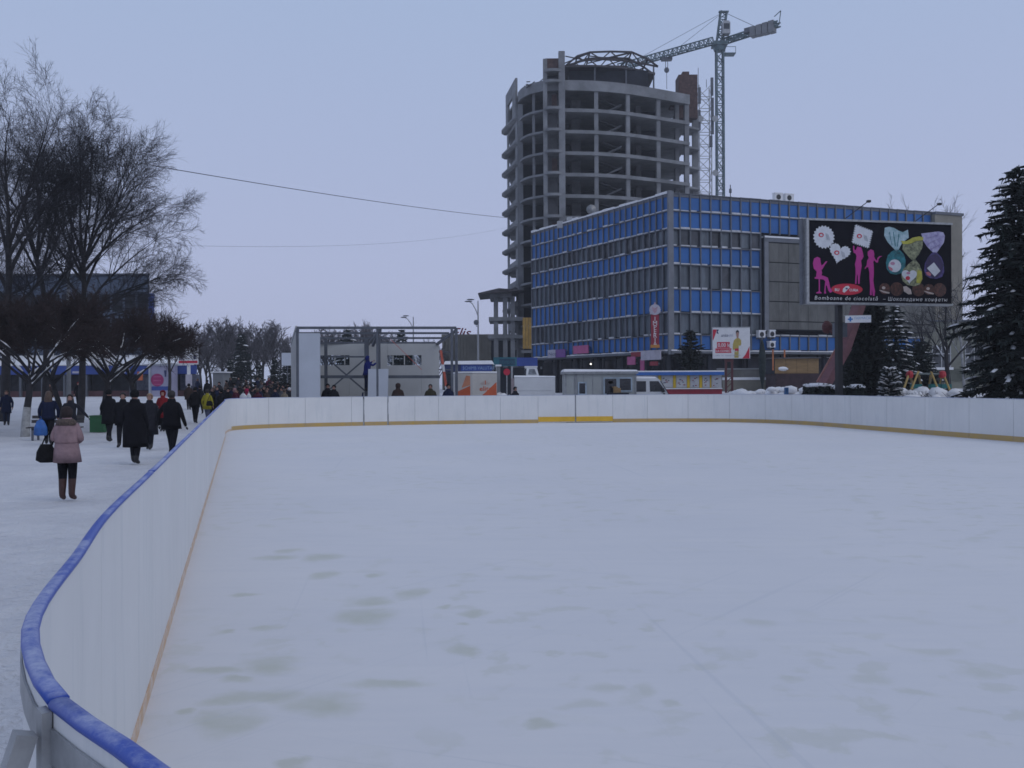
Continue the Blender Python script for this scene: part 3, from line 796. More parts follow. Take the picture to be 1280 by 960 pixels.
def build_store():
    O = Vector((14.6, 85.0))
    T = thing('department_store', 'large flat roofed building clad in bands of blue panels and curtained windows', 'building', (14.6, 85, 0))
    uR = Vector((0.941, 0.339)); uR.normalize(); nR = Vector((uR.y, -uR.x))
    uLi = Vector((0.484, -0.873)); uLi.normalize(); nL = Vector((uLi.y, -uLi.x))
    LL, LR = 25.2, 30.8
    OL = O - uLi * LL
    FR = (O, uR, nR, math.atan2(uR.y, uR.x)); FL = (OL, uLi, nL, math.atan2(uLi.y, uLi.x))
    STORE.update(FR=FR, FL=FL, T=T)
    zs = {y: PZ(838, y, 85) for y in (240, 262, 284.5, 306, 329, 359.7, 389.5, 417, 437)}
    ztop, zlow = zs[240], zs[437]
    E = O + uR * LR
    back = Vector((-uR.y, uR.x)) * 26
    m = MB()
    ins = 0.35
    BLc = OL * 1.2 + Vector((1.5, 0)); BLi = OL * 1.2 + Vector((1.9, -.4))
    q = [OL - nL * ins, O - nL * ins - nR * ins, E - nR * ins, E - nR * 26, BLi]
    m.prism([(p.x, p.y) for p in q], zlow - .1, ztop - .4); obj('body', m, M_DARK, T)
    m = MB(); q2 = [OL, O, E, E - nR * 26, BLc]; m.prism([(p.x, p.y) for p in q2], ztop - .38, ztop - .1); obj('roof', m, M_MULL, T)
    m = MB(); m.prism([(p.x, p.y) for p in [OL - nL * .4, O - nL * .4 - nR * .4, E - nR * .4, E - nR * 25.6, BLi]], ztop - .095, ztop + .03); obj('roof_snow', m, SNOW, T)
    cache = {}
    rg = random.Random(11)
    def slab(face, name, w, h, d, t, z, off, m_):
        """A box of w x h x d on a facade, its outer face off metres in front of the facade plane."""
        key = (name, round(w, 3), round(h, 3), round(d, 3), m_.name)
        if key not in cache:
            b = MB(); b.box(0, w, 0, d, 0, h); cache[key] = b.mesh(name)
        o, u, nn, rz = face
        p = o + u * t + nn * off
        return put(name, cache[key], m_, T, (p.x - T.location.x, p.y - T.location.y, z), rz)
    rows = [(262, 240, 'b'), (284.5, 262, 'b'), (306, 284.5, 'd'), (329, 306, 'b'), (359.7, 329, 'w'), (389.5, 359.7, 'b'), (417, 389.5, 'w'), (437, 417, 'b')]
    for face, L, nb in ((FL, LL, 26), (FR, LR, 28)):
        bw = L / nb
        for (y0, y1, kind) in rows:
            z0, z1 = zs[y0], zs[y1]
            for i in range(nb):
                if face is FR and i >= 9 and y1 > 270 and not (y1 == 417): continue
                t = i * bw + .06
                if kind == 'b':
                    slab(face, 'blue_panel', bw - .12, z1 - z0 - .20, .12, t, z0 + .06, -.06 + rg.choice((0, 0, .01, -.012)), M_PAN)
                else:
                    dark = kind == 'd' or rg.random() < .12
                    slab(face, 'window', bw - .12, z1 - z0 - .20, .06, t, z0 + .06, -.16, M_WIND if (dark and rg.random() < .4) else M_WIN)
            # snow lying on the ledge of each band
            if y1 > 245:
                nb2 = nb if not (face is FR and y1 > 270 and y1 != 417) else 9
                sm = MB()
                for i in range(nb2):
                    if rg.random() < (.06 if y1 < 380 else .15): continue
                    a, b = i * bw + .07, (i + 1) * bw - .07
                    hgt = rg.uniform(.07, .17)
                    if rg.random() < .25: b -= rg.uniform(.1, .4)
                    o, u, nn, rz = face
                    pts = [o + u * a + nn * .10, o + u * b + nn * .10, o + u * b - nn * .05, o + u * a - nn * .05]
                    sm.prism([(p.x, p.y) for p in pts], z1 - .05, z1 - .05 + hgt)
                tag(obj('ledge_snow', sm, M_OLDSNOW, T), kind='stuff')
                o, u, nn, rz = face
                lg = MB(); pts = [o + nn * .12, o + u * (bw * nb2) + nn * .12, o + u * (bw * nb2) - nn * .3, o - nn * .3]
                lg.prism([(p.x, p.y) for p in pts], z1 - .13, z1 - .052); obj('ledge', lg, M_MULL, T)
        for i in range(nb + 1):
            t = i * bw - .05
            zb = zlow - .1
            if face is FR and i > 9: zb = zs[284.5] - .1
            if face is FR and i == 0: continue
            if face is FL and i == nb: continue
            slab(face, 'mullion', .12, ztop - zb, .2, t, zb, .08, M_MULL)
            if face is FR and i > 9: slab(face, 'mullion', .12, zs[417] - zlow + .1, .2, t, zlow - .1, .08, M_MULL)
        lo = MB(); o, u, nn, rz = face
        pts = [o + nn * .35, o + u * L + nn * .35, o + u * L - nn * .4, o - nn * .4]
        lo.prism([(p.x, p.y) for p in pts], zlow - .34, zlow - .12); obj('fascia', lo, M_MULL, T)
        sm = MB()
        for i in range(nb):
            a, b = i * bw, (i + 1) * bw - rg.uniform(0, .12); p4 = [o + u * a + nn * .36, o + u * b + nn * .36, o + u * b + nn * .02, o + u * a + nn * .02]
            sm.prism([(p.x, p.y) for p in p4], zlow - .118, zlow - .118 + rg.uniform(.05, .13))
        tag(obj('fascia_snow', sm, SNOW, T), kind='stuff')
        # parapet coping with uneven snow
        sm = MB()
        for i in range(nb):
            a, b = i * bw, (i + 1) * bw; p4 = [o + u * a + nn * .1, o + u * b + nn * .1, o + u * b - nn * .35, o + u * a - nn * .35]
            sm.prism([(p.x, p.y) for p in p4], ztop - .095, ztop + (rg.uniform(.02, .16) if face is FL else rg.uniform(-.05, .02)))
        tag(obj('coping', sm, SNOW if face is FL else M_MULL, T), kind='stuff')
    # corner pillar
    m = MB(); m.prism([(p.x, p.y) for p in (O - uLi * .05 + nL * .2, O + nL * .2 + nR * .2, O + uR * .35 + nR * .2, O + uR * .35 - nR * .2, O - uLi * .05 - nL * .2)], zlow - .45, ztop + .1)
    obj('corner_pillar', m, M_GALV if False else mat('pale_pillar', (.165, .175, .195), .8, var=.12, scale=1), T)
    # projecting block of grey concrete cladding on the right face
    zc0, zc1 = 7.0, 15.85
    t0, t1 = 9 * 1.1 + .15, 28 * 1.1
    m = MB(); pts = [O + uR * t0 + nR * .34, O + uR * t1 + nR * .34, O + uR * t1 - nR * .3, O + uR * t0 - nR * .3]
    m.prism([(p.x, p.y) for p in pts], zc0, zc1); obj('cladding_backing', m, M_DARK, T)
    zr = [7.05, 7.85, 9.75, 11.65, 13.5, 15.4]
    nw = 9; w = (t1 - t0 - .5) / nw
    for i in range(nw):
        for j in range(5):
            h = zr[j + 1] - zr[j]
            for k in (0, 1):
                slab(FR, 'concrete_panel', w / 2 - (.035 if k else .02), h - .09, .12, t0 + .5 + i * w + k * w / 2 + .015, zr[j] + .045, .44 + rg.uniform(-.015, .015), M_CPAN)
    slab(FR, 'cladding_pier', .45, zc1 - zc0 + .3, .4, t0, zc0 - .1, .5, mat('pale_pillar', None))
    slab(FR, 'cladding_coping', t1 - t0, .36, .5, t0 + .02, 15.45, .52, M_MULL)
    sn = MB(); pts = [O + uR * t0 + nR * .53, O + uR * t1 + nR * .53, O + uR * t1, O + uR * t0]; sn.prism([(p.x, p.y) for p in pts], zc1 + .0, zc1 + .16); tag(obj('ledge_snow', sn, SNOW, T), kind='stuff')
    # beige end block
    a = E + uR * .02; m = MB(); q = [a + nR * .5, a + uR * 3.6 + nR * .5, a + uR * 3.6 - nR * 14, a - nR * 14]
    m.prism([(p.x, p.y) for p in q], 0, PZ(1180, 271, 96.5)); obj('end_block', m, M_BEIGE, T)
    q = [a + nR * .62, a + uR * 3.72 + nR * .62, a + uR * 3.72 - nR * 14, a - nR * 14]; m = MB(); m.prism([(p.x, p.y) for p in q], PZ(1180, 271, 96.5) + .005, PZ(1180, 270, 96.5) + .2); obj('end_block_coping', m, M_MULL, T)
    # recessed ground floor: glass, posts, doors
    for face, L, nb in ((FL, LL, 12), (FR, LR, 14)):
        bw = L / nb
        for i in range(nb):
            slab(face, 'shop_window', bw - .14, zlow - .9, .08, i * bw + .07, .3, -1.4, M_SHOP)
            slab(face, 'shop_mullion', .12, zlow - .46, .14, i * bw - .06, .05, -1.36, M_DARK)
            if i % 2 == 0: slab(face, 'ground_column', .35, zlow - .45, .35, i * bw, .02, -.5, M_DARK)
        slab(face, 'shop_plinth', L, .28, .3, 0, 0.0, -1.3, M_CONC_D)
    # roof equipment that belongs to the building
    for (px_, py_) in ((700, 279), (712, 274)):
        p = P(px_, py_, 101); m = MB(); m.box(p.x - .3, p.x + .3, 101, 101.5, p.z - .5, p.z + .25); obj('roof_vent', m, M_GALV, T)
build_store()

def on_store(face, t, z, off):
    o, u, nn, rz = STORE[face]; p = o + u * t + nn * off
    return (p.x, p.y, z), rz
def t_at(face, px):
    """Distance along a store face at which a photo column meets it."""
    o, u, nn, rz = STORE[face]; k = (px - 640) / F
    return (k * o.y - o.x) / (u.x - k * u.y)
def d_at(face, px):
    o, u, nn, rz = STORE[face]; return (o + u * t_at(face, px)).y

# ================================================================== signs on and round the store
M_LETW = flat('white_letters', (0.62, 0.62, 0.62))
M_RED = mat('red_sign_paint', (0.24, 0.012, 0.028), 0.5, var=0.12, scale=2)
M_REDB = mat('bright_red_print', (0.50, 0.015, 0.045), 0.5, var=0.06, scale=3)
M_PINK = mat('pink_banner', (0.42, 0.09, 0.22), 0.6, var=0.12, scale=2)
M_PURP = mat('purple_banner', (0.16, 0.055, 0.24), 0.6, var=0.12, scale=2)
M_LILAC = mat('pale_banner', (0.42, 0.40, 0.46), 0.6, var=0.1, scale=2)
M_GOLD = mat('gold_paint', (0.45, 0.19, 0.03), 0.5, var=0.1, scale=3)
M_SIGNW = mat('white_sign_sheet', (0.66, 0.66, 0.67), 0.5, var=0.05, scale=2)
M_SIGNB = mat('blue_sign', (0.025, 0.06, 0.26), 0.5, var=0.15, scale=1)
M_TEAL = mat('teal_sign', (0.02, 0.13, 0.17), 0.5, var=0.2, scale=1)
M_LETB = flat('pale_blue_letters', (0.25, 0.36, 0.55))
M_NAVY = flat('navy_letters', (0.02, 0.03, 0.10))
M_WOOD = mat('plywood', (0.26, 0.165, 0.075), 0.8, var=0.15, scale=1.2, stretch=(1, 1, 4))
M_RUST = mat('dark_red_primer', (0.095, 0.028, 0.03), 0.7, var=0.2, scale=1)

def sign_empire():
    t = t_at('FL', 832); d = d_at('FL', 832)
    h = PZ(832, 381, d) - PZ(832, 435, d); z = PZ(832, 435, d)
    loc, rz = on_store('FL', t, z, 1.2)
    s = thing('vertical_sign', 'tall narrow red sign with white letters standing out from the blue facade corner', 'sign', loc, face_cam(loc[0], loc[1]))
    w = .74
    m = MB(); m.box(-w / 2, w / 2, -.12, .12, .28, h - .95); obj('sign_box', m, M_RED, s, local=True)
    m = MB(); m.box(-w / 2 - .05, w / 2 + .05, -.14, .14, 0.0, .28); obj('gold_foot', m, M_GOLD, s, local=True)
    m = MB(); m.plate([(.52 * math.cos(a), h - .5 + .5 * math.sin(a)) for a in [i * math.pi / 7 for i in range(14)]], -.15, .15); obj('emblem', m, M_LILAC, s, local=True)
    m = MB(); m.plate([(-.26, h - .2), (0, h - .38), (.26, h - .2), (.2, h - .62), (0, h - .86), (-.2, h - .62)], -.165, -.151); m.plate([(-.12, h - .08), (.12, h - .08), (0, h + .25)], -.1, .1); obj('emblem_crown', m, mat('rosy_emblem', (.42, .27, .31), .5, var=.2, scale=6), s, local=True)
    for i, ch in enumerate('IMPERIA'):
        text(ch, .58, M_LETW, s, (0, -.125, h - 1.55 - i * .385), 'letter', 'CENTER')
    for zz in (.6, h - 1.2):
        m = MB(); m.bar((0, .12, zz), (.25, 1.1, zz), .07); obj('bracket', m, M_STEEL, s, local=True)
sign_empire()

def wall_banner(face, px0, px1, y0, y1, mats, label, cat, split=None, off=.55, txt=None):
    pc = (px0 + px1) / 2; d = d_at(face, pc)
    t0, t1 = sorted((t_at(face, px0), t_at(face, px1)))
    z0, z1 = PZ(pc, y1, d), PZ(pc, y0, d)
    loc, rz = on_store(face, t0, z0, off)
    s = thing('shop_banner', label, cat, loc, rz)
    L = t1 - t0; k = split or [1.0]; x = 0
    for i, fr in enumerate(k):
        m = MB(); m.box(x + .01, x + L * fr - .01, 0, .08, 0, z1 - z0); obj('banner_panel', m, mats[i % len(mats)], s, local=True); x += L * fr
    m = MB(); m.box(0, L, .082, .3, .1, .2); m.box(0, L, .082, .3, z1 - z0 - .2, z1 - z0 - .1); obj('bracket', m, M_STEEL, s, local=True)
    if txt:
        text(txt[0], (z1 - z0) * txt[1], txt[2], s, (L * txt[3], -.006, (z1 - z0) * .28), sx=1.6)
    return s
wall_banner('FL', 690, 712, 437, 447, [M_LILAC, M_PURP], 'white and purple shop banner at the foot of the blue facade', 'banner', [.45, .55], txt=('Nico', .6, M_NAVY, .05))
wall_banner('FL', 722, 741, 432, 442, [M_PINK], 'plain pink shop banner hung under the blue panels', 'banner')
wall_banner('FL', 809, 834, 438, 450, [M_LILAC, M_LILAC, M_LILAC, M_LILAC], 'pale panelled shop banner below the tall red sign', 'banner', [.25, .25, .25, .25], off=.75)
wall_banner('FL', 794, 804, 446, 456, [M_PINK], 'small pinkish square notice hanging over the shop entrance', 'notice', off=.95)
wall_banner('FL', 796, 812, 440, 446, [M_RED], 'dark red strip sign beside the pale panelled banner', 'sign', off=.7)
wall_banner('FL', 807, 812, 449, 465, [M_PINK], 'narrow upright pink advert standing at the shop entrance', 'advert', off=.65)
wall_banner('FL', 819, 829, 452, 457, [M_RED], 'short red sign low under the pale panelled banner', 'sign', off=.65)

def ac_unit(px0, px1, y0, y1, d, label, parent_rz, twin=1):
    c = P((px0 + px1) / 2, y1, d); w = (px1 - px0) * d / F; h = (y1 - y0) * d / F
    s = thing('air_conditioner', label, 'air conditioner', c, parent_rz)
    m = MB(); m.box(-w / 2, w / 2, 0, .45, 0.02, h); obj('casing', m, M_SIGNW, s, local=True)
    r = min(w, h) * .38
    m = MB(); m.plate([(r * math.cos(a) - w * .05, h / 2 + r * math.sin(a)) for a in [i * math.pi / 8 for i in range(16)]], -.03, -.002); obj('fan_grille', m, M_BLACK, s, local=True)
    m = MB(); m.box(-w / 2 - .03, w / 2 + .03, -.03, .48, h + .003, h + .10); obj('snow_cap', m, SNOW, s, local=True)
    m = MB(); m.box(-w / 2 + .05, -w / 2 + .12, .05, .5, -.15, .018); m.box(w / 2 - .12, w / 2 - .05, .05, .5, -.15, .018); obj('bracket', m, M_STEEL, s, local=True)
rzR = STORE['FR'][3]
ac_unit(968, 979.5, 242, 250.5, 91, 'grey air conditioner on the roof edge of the blue store, one nearer the pillar', rzR)
ac_unit(981, 993.5, 243, 251.5, 91.5, 'grey air conditioner on the store roof, one nearer the chocolate billboard', rzR)
ac_unit(948, 957.5, 414, 422, d_at('FR', 952) - .75, 'snow topped air conditioner on the facade above the closed dark parasol', rzR)
ac_unit(961.5, 970, 413.5, 421.5, d_at('FR', 966) - .75, 'upper of two stacked air conditioners beside the blue panels', rzR)
ac_unit(961.5, 970, 427.5, 434.5, d_at('FR', 966) - .75, 'lower of two stacked air conditioners beside the blue panels', rzR)

# small whip aerial and dish on the store roof
def aerial():
    p = P(913, 245, 90); s = thing('roof_aerial', 'thin aerial standing on the roof edge of the blue store', 'aerial', (p.x, 90, p.z - .8))
    m = MB(); m.tube([(0, 0, 0), (0, 0, 1.9)], .05, 5); obj('rod', m, M_STEEL, s, local=True)
    m = MB(); m.tube([(0, 0, 1.1), (0, 0, 1.5)], .13, 6); obj('box', m, M_STEEL, s, local=True)
    p = P(739, 262, 97); s = thing('satellite_dish', 'round pale satellite dish above the roof edge in front of the tower', 'satellite dish', (p.x, 97, p.z - 1.6), face_cam(p.x, 97))
    m = MB(); m.tube([(0, .3, 0), (0, .3, 1.6)], .05, 5); obj('mast', m, M_STEEL, s, local=True)
    m = MB(); m.rings([[(r * math.cos(a), -.12 + (.2 - r * .35), 1.6 + r * math.sin(a)) for a in [i * math.pi / 7 for i in range(14)]] for r in (.52, .3, .02)]); obj('reflector', m, M_GALV, s, local=True, smooth=True)
    m = MB(); m.bar((0, .1, 1.6), (0, -.45, 1.6), .05); obj('feed_arm', m, M_STEEL, s, local=True)
aerial()

# a lit bulb under the canopy
def bulb():
    d = d_at('FL', 738) + .5; p = P(738.5, 455, d)
    s = thing('shop_lamp', 'small lit white lamp under the canopy of the blue store', 'lamp', p)
    m = MB(); m.ball((0, 0, 0), .10, 8, 6); obj('bulb', m, emit('lit_bulb', (1.0, .93, .85), 1.6), s, local=True)
    m = MB(); m.tube([(0, 0, .13), (0, 0, .8)], .03, 5); obj('stem', m, M_STEEL, s, local=True)
bulb()

# ================================================================== chocolate billboard
M_NIGHT = mat('black_poster', (0.006, 0.006, 0.011), 0.7, var=0.2, scale=1, spec=0.12)
M_MAG = flat('magenta_print', (0.44, 0.025, 0.24))
M_LACE = mat('white_lace_print', (0.60, 0.62, 0.66), 0.5, var=0.08, scale=6)
M_AQUA = mat('aqua_wrapper_print', (0.48, 0.60, 0.66), 0.45, scale=5, col2=(.14, .30, .33))
M_TEALP = mat('teal_wrapper_print', (0.02, 0.17, 0.20), 0.45, var=0.5, scale=5)
M_LAV = mat('lavender_wrapper_print', (0.52, 0.50, 0.68), 0.45, scale=5, col2=(.20, .17, .38))
M_VIO = mat('violet_wrapper_print', (0.07, 0.05, 0.22), 0.45, var=0.5, scale=5)
M_OLIVE = mat('yellow_wrapper_print', (0.42, 0.40, 0.06), 0.45, var=0.3, scale=4)
M_OLIVED = mat('speckled_gold_wrapper_print', (0.40, 0.42, 0.25), 0.45, scale=7, col2=(0.008, 0.012, 0.006))
M_CHOC = mat('chocolate_print', (0.085, 0.03, 0.02), 0.5, var=0.6, scale=9)
M_CREAM = mat('cream_print', (0.50, 0.42, 0.38), 0.5, var=0.15, scale=6)
def big_billboard():
    A, B = P(1008.5, 379, 38.6), P(1190, 380.5, 40.0)
    W = math.hypot(B.x - A.x, B.y - A.y); rz = math.atan2(B.y - A.y, B.x - A.x)
    H = PZ(1008.5, 273.5, 38.6) - A.z
    s = thing('chocolate_billboard', 'large black billboard with pink figures, lace doilies and wrapped chocolates', 'billboard', A, rz)
    m = MB(); m.box(.1, W - .02, 0.0, .25, 0.06, H - .06); obj('panel', m, M_NIGHT, s, local=True)
    fr = MB()
    fr.box(-.02, .095, -.05, .30, -.02, H + .03); obj('frame', fr, M_GALV, s, local=True)
    fr = MB(); fr.box(.1, W + .02, -.05, .3, H - .055, H + .03); obj('frame', fr, M_GALV, s, local=True)
    fr = MB(); fr.box(.1, W + .02, -.05, .3, -.03, .055); obj('frame', fr, M_GALV, s, local=True)
    fr = MB(); fr.box(-.16, -.08, .12, .3, -.05, H + .03); obj('side_post', fr, M_STEEL, s, local=True)
    for k in range(6):
        m = MB(); m.bar((-.12, .32, H * k / 6 + .1), (W - .1, .45, H * k / 6 + .1), .05); obj('back_rail', m, M_STEEL, s, local=True)
    def uv(x, y): return (.1 + (x - 125) / 1035 * (W - .12), .06 + (685 - y) / 600 * (H - .12))
    lay = [0]
    def pr(poly, m_, name, lift=1):
        m = MB(); y = -.004 * lift
        m.plate([uv(*p) for p in poly], y, y + .0035); return obj(name, m, m_, s, local=True)
    def ell(cx, cy, rx, ry, n=20, wob=0, k=0, rot=0):
        out = []
        for i in range(n):
            a = 2 * math.pi * i / n
            r = 1 + (wob if i % 2 else -wob)
            x, y = rx * r * math.cos(a), ry * r * math.sin(a)
            out.append((cx + x * math.cos(rot) - y * math.sin(rot), cy + x * math.sin(rot) + y * math.cos(rot)))
        return out
    # lace doilies with small red ornament
    pr(ell(232, 205, 72, 82, 40, .075), M_LACE, 'doily_print'); 
    hp = []
    for i in range(56):
        a = 2 * math.pi * i / 56; x = 16 * math.sin(a) ** 3; y = -(13 * math.cos(a) - 5 * math.cos(2 * a) - 2 * math.cos(3 * a) - math.cos(4 * a))
        k = 4.7 * (1 + (.065 if i % 2 else -.06)); x, y = x * k * 1.0, y * k * 1.08
        hp.append((342 + x * .95 + y * -.25, 318 + x * .25 + y * .95))
    pr(hp, M_LACE, 'doily_print')
    sq = []
    cs = [(458, 106), (580, 150), (550, 276), (433, 240)]
    for i in range(4):
        a, b = cs[i], cs[(i + 1) % 4]; nx, ny = (b[1] - a[1]) / 128, -(b[0] - a[0]) / 128
        for k in range(16):
            f = k / 16; w = 7 if k % 2 else -5
            sq.append((a[0] + (b[0] - a[0]) * f + nx * w, a[1] + (b[1] - a[1]) * f + ny * w))
    pr(sq, M_LACE, 'doily_print')
    for (cx, cy) in ((212, 190), (322, 318), (484, 190)):
        o = ell(cx, cy, 19, 17, 14); i_ = ell(cx + 1, cy + 1, 10, 9, 14)
        m = MB(); n = len(o); m.add([(uv(*p)[0], -.008, uv(*p)[1]) for p in o] + [(uv(*p)[0], -.008, uv(*p)[1]) for p in i_], [(k, n + k, n + (k + 1) % n, (k + 1) % n) for k in range(n)])
        obj('heart_print', m, M_REDB, s, local=True)
        for q in range(3):
            m = MB(); a = uv(cx + 32 + q * 9, cy - 14 + q * 5); b = uv(cx + 42 + q * 9, cy + 34 + q * 2); m.bar((a[0], -.0075, a[1]), (b[0], -.0075, b[1]), .018, .004); obj('script_print', m, M_STEEL, s, local=True)
    # pink figures
    sit = [(185, 352), (205, 362), (208, 392), (214, 416), (230, 404), (242, 386), (256, 382), (248, 396), (238, 410), (222, 440), (214, 448), (218, 470), (214, 488),
           (236, 494), (258, 504), (268, 540), (274, 575), (290, 608), (274, 616), (262, 600), (250, 560), (244, 566), (242, 600), (246, 622), (232, 622), (236, 570), (240, 530),
           (226, 518), (202, 516), (202, 606), (214, 616), (212, 622), (176, 622), (176, 616), (194, 606), (194, 516), (166, 514), (166, 504), (176, 500), (180, 460), (160, 440), (154, 400), (162, 365)]
    pr(sit, M_MAG, 'figure_print')
    st1 = [(470, 268), (498, 274), (506, 300), (514, 340), (506, 358), (496, 372), (500, 410), (494, 450), (488, 490), (484, 546), (474, 546), (472, 490), (468, 470), (464, 500), (462, 546), (452, 546),
           (456, 480), (456, 430), (452, 400), (460, 366), (464, 340), (456, 320), (444, 316), (438, 290), (440, 262), (448, 266), (448, 290), (458, 296)]
    pr(st1, M_MAG, 'figure_print')
    st2 = [(566, 286), (586, 294), (592, 320), (590, 340), (600, 362), (612, 370), (614, 350), (628, 336), (650, 334), (632, 344), (622, 358), (618, 384), (606, 384), (590, 366), (584, 380), (588, 420),
           (588, 470), (584, 520), (590, 570), (596, 600), (592, 634), (580, 634), (576, 600), (572, 580), (572, 628), (558, 628), (560, 560), (556, 500), (556, 460), (548, 420), (536, 420), (524, 436), (522, 428), (536, 406), (540, 370), (552, 350), (544, 330), (544, 304)]
    pr(st2, M_MAG, 'figure_print')
    # red oval name plate
    pr(ell(394, 588, 112, 42, 28), M_REDB, 'oval_logo')
    u0 = uv(306, 602); text('BU', .155, M_LETW, s, (u0[0], -.009, u0[1]), sx=1.1, bold=.004); u1 = uv(410, 602); text('CURIA', .145, M_LETW, s, (u1[0], -.009, u1[1]), sx=.98, bold=.004)
    pr([(362, 606), (366, 584), (384, 566), (404, 562), (414, 576), (404, 584), (390, 600), (374, 614)], M_LETW, 'swirl_print', 2)
    pr(ell(391, 583, 8, 7, 12), M_NAVY, 'swirl_print', 3)
    # wrapped sweets
    pr([(668, 122), (700, 112), (735, 120), (770, 140), (800, 150), (838, 130), (844, 190), (800, 226), (784, 250), (768, 286), (752, 296), (728, 270), (690, 230), (664, 180)], M_AQUA, 'wrapper_print')
    pr([(744, 284), (776, 284), (806, 316), (820, 360), (816, 420), (796, 456), (750, 472), (706, 462), (682, 430), (676, 380), (688, 330), (716, 300)], M_TEALP, 'wrapper_print')
    pr(ell(740, 405, 46, 48, 20), M_LACE, 'label_print', 2)
    pr(ell(724, 388, 17, 12, 12), flat('rose_print', (.45, .22, .32)), 'label_mark', 3); pr([(690, 408), (712, 418), (726, 430), (720, 446), (700, 436)], flat('coral_print', (.5, .16, .2)), 'label_mark', 3)
    pr([(936, 156), (1000, 146), (1062, 136), (1100, 142), (1112, 170), (1104, 220), (1076, 260), (1050, 300), (1024, 298), (1004, 280), (976, 250), (950, 210)], M_LAV, 'wrapper_print')
    pr([(1020, 294), (1046, 294), (1084, 330), (1102, 380), (1106, 440), (1090, 480), (1050, 496), (1000, 492), (966, 470), (956, 430), (962, 380), (984, 336)], M_VIO, 'wrapper_print')
    pr(ell(1032, 400, 66, 88, 22), mat('dark_violet_print', (.035, .02, .09), .5, var=.3, scale=5), 'wrapper_print', 2)
    pr([(1028, 372), (1076, 436), (1034, 480), (976, 418)], M_LACE, 'label_print', 3)
    pr([(966, 450), (988, 444), (1008, 462), (1000, 478), (978, 470)], flat('coral_print', None), 'label_mark', 4)
    for k, (x0, y0, x1, y1) in enumerate(((985, 190, 1060, 165), (990, 230, 1070, 190), (1010, 270, 1075, 235), (700, 150, 720, 250), (730, 150, 745, 260), (770, 165, 760, 260))):
        a, b = uv(x0, y0), uv(x1, y1); m = MB(); m.bar((a[0], -.0082, a[1]), (b[0], -.0082, b[1]), .035, .003); obj('fold_print', m, M_VIO if k < 3 else M_TEALP, s, local=True)
    pr([(784, 216), (830, 216), (870, 190), (920, 178), (952, 184), (948, 206), (900, 212), (850, 238), (800, 240)], M_OLIVE, 'wrapper_print', 2)
    pr([(800, 242), (850, 240), (900, 214), (948, 208), (944, 260), (920, 310), (890, 350), (870, 360), (856, 350), (820, 310), (796, 280)], M_OLIVED, 'wrapper_print', 2)
    pr([(870, 362), (890, 352), (920, 390), (940, 440), (942, 500), (924, 540), (880, 556), (830, 546), (798, 520), (786, 480), (800, 430), (830, 400)], M_OLIVED, 'wrapper_print', 2)
    pr([(908, 430), (936, 440), (942, 500), (926, 534), (898, 530), (900, 470)], M_OLIVE, 'wrapper_print', 3)
    hp = []
    for i in range(28):
        a = 2 * math.pi * i / 28; x = 16 * math.sin(a) ** 3; y = -(13 * math.cos(a) - 5 * math.cos(2 * a) - 2 * math.cos(3 * a) - math.cos(4 * a)); hp.append((846 + x * 3.5, 478 + y * 3.6))
    pr(hp, M_LACE, 'label_print', 3)
    pr(ell(834, 496, 17, 16, 12), M_REDB, 'label_mark', 4); pr(ell(838, 458, 15, 10, 12), flat('rose_print', None), 'label_mark', 4)
    # row of chocolates
    for k, cx in enumerate((666, 754, 840, 914, 992, 1072)):
        if k in (0, 4):
            pr(ell(cx, 578, 40, 42, 18), M_CHOC, 'chocolate_print'); pr(ell(cx - 8, 572, 13, 11, 10), M_CREAM, 'filling_print', 2)
            pr([(cx - 42, 590), (cx - 30, 590), (cx + 36, 606), (cx + 32, 616), (cx - 10, 608)], M_CREAM, 'filling_print', 2)
        elif k == 2:
            pr([(800, 560), (824, 556), (856, 580), (864, 616), (840, 618), (806, 596)], M_CREAM, 'filling_print', 2)
        else:
            pr(ell(cx, 580, 48, 52, 20), M_CHOC, 'chocolate_print')
    a = uv(162, 668); text('Bomboane de ciocolată', .235, M_LETW, s, (a[0], -.006, a[1]), spacing=1.22, shear=.15, sx=1.07)
    a = uv(652, 668); text('– Шоколадные конфеты', .225, M_LETW, s, (a[0], -.006, a[1]), spacing=1.2, shear=.15, sx=1.03)
    # floodlight arms and post
    for (x0, dx) in ((1.75, .8), (5.1, .8)):
        m = MB(); m.bar((x0, .1, H), (x0 + dx, -.5, H + .72), .03); ar = obj('lamp_arm', m, M_BLACK, s, local=True)
        m = MB(); m.box(x0 + dx - .07, x0 + dx + .07, -.62, -.48, H + .67, H + .76); obj('floodlight', m, M_BLACK, ar, local=True)
    px0 = (P(1055.5, 480, 39).x - A.x) / math.cos(rz)
    m = MB(); m.box(px0 - .11, px0 + .11, .32, .58, -A.z, 1.0); obj('post', m, M_BLACK, s, local=True)
    m = MB(); m.box(px0 - .2, px0 + .2, .25, .7, -A.z, -A.z + .9); obj('post_foot', m, M_BLACK, s, local=True)
big_billboard()

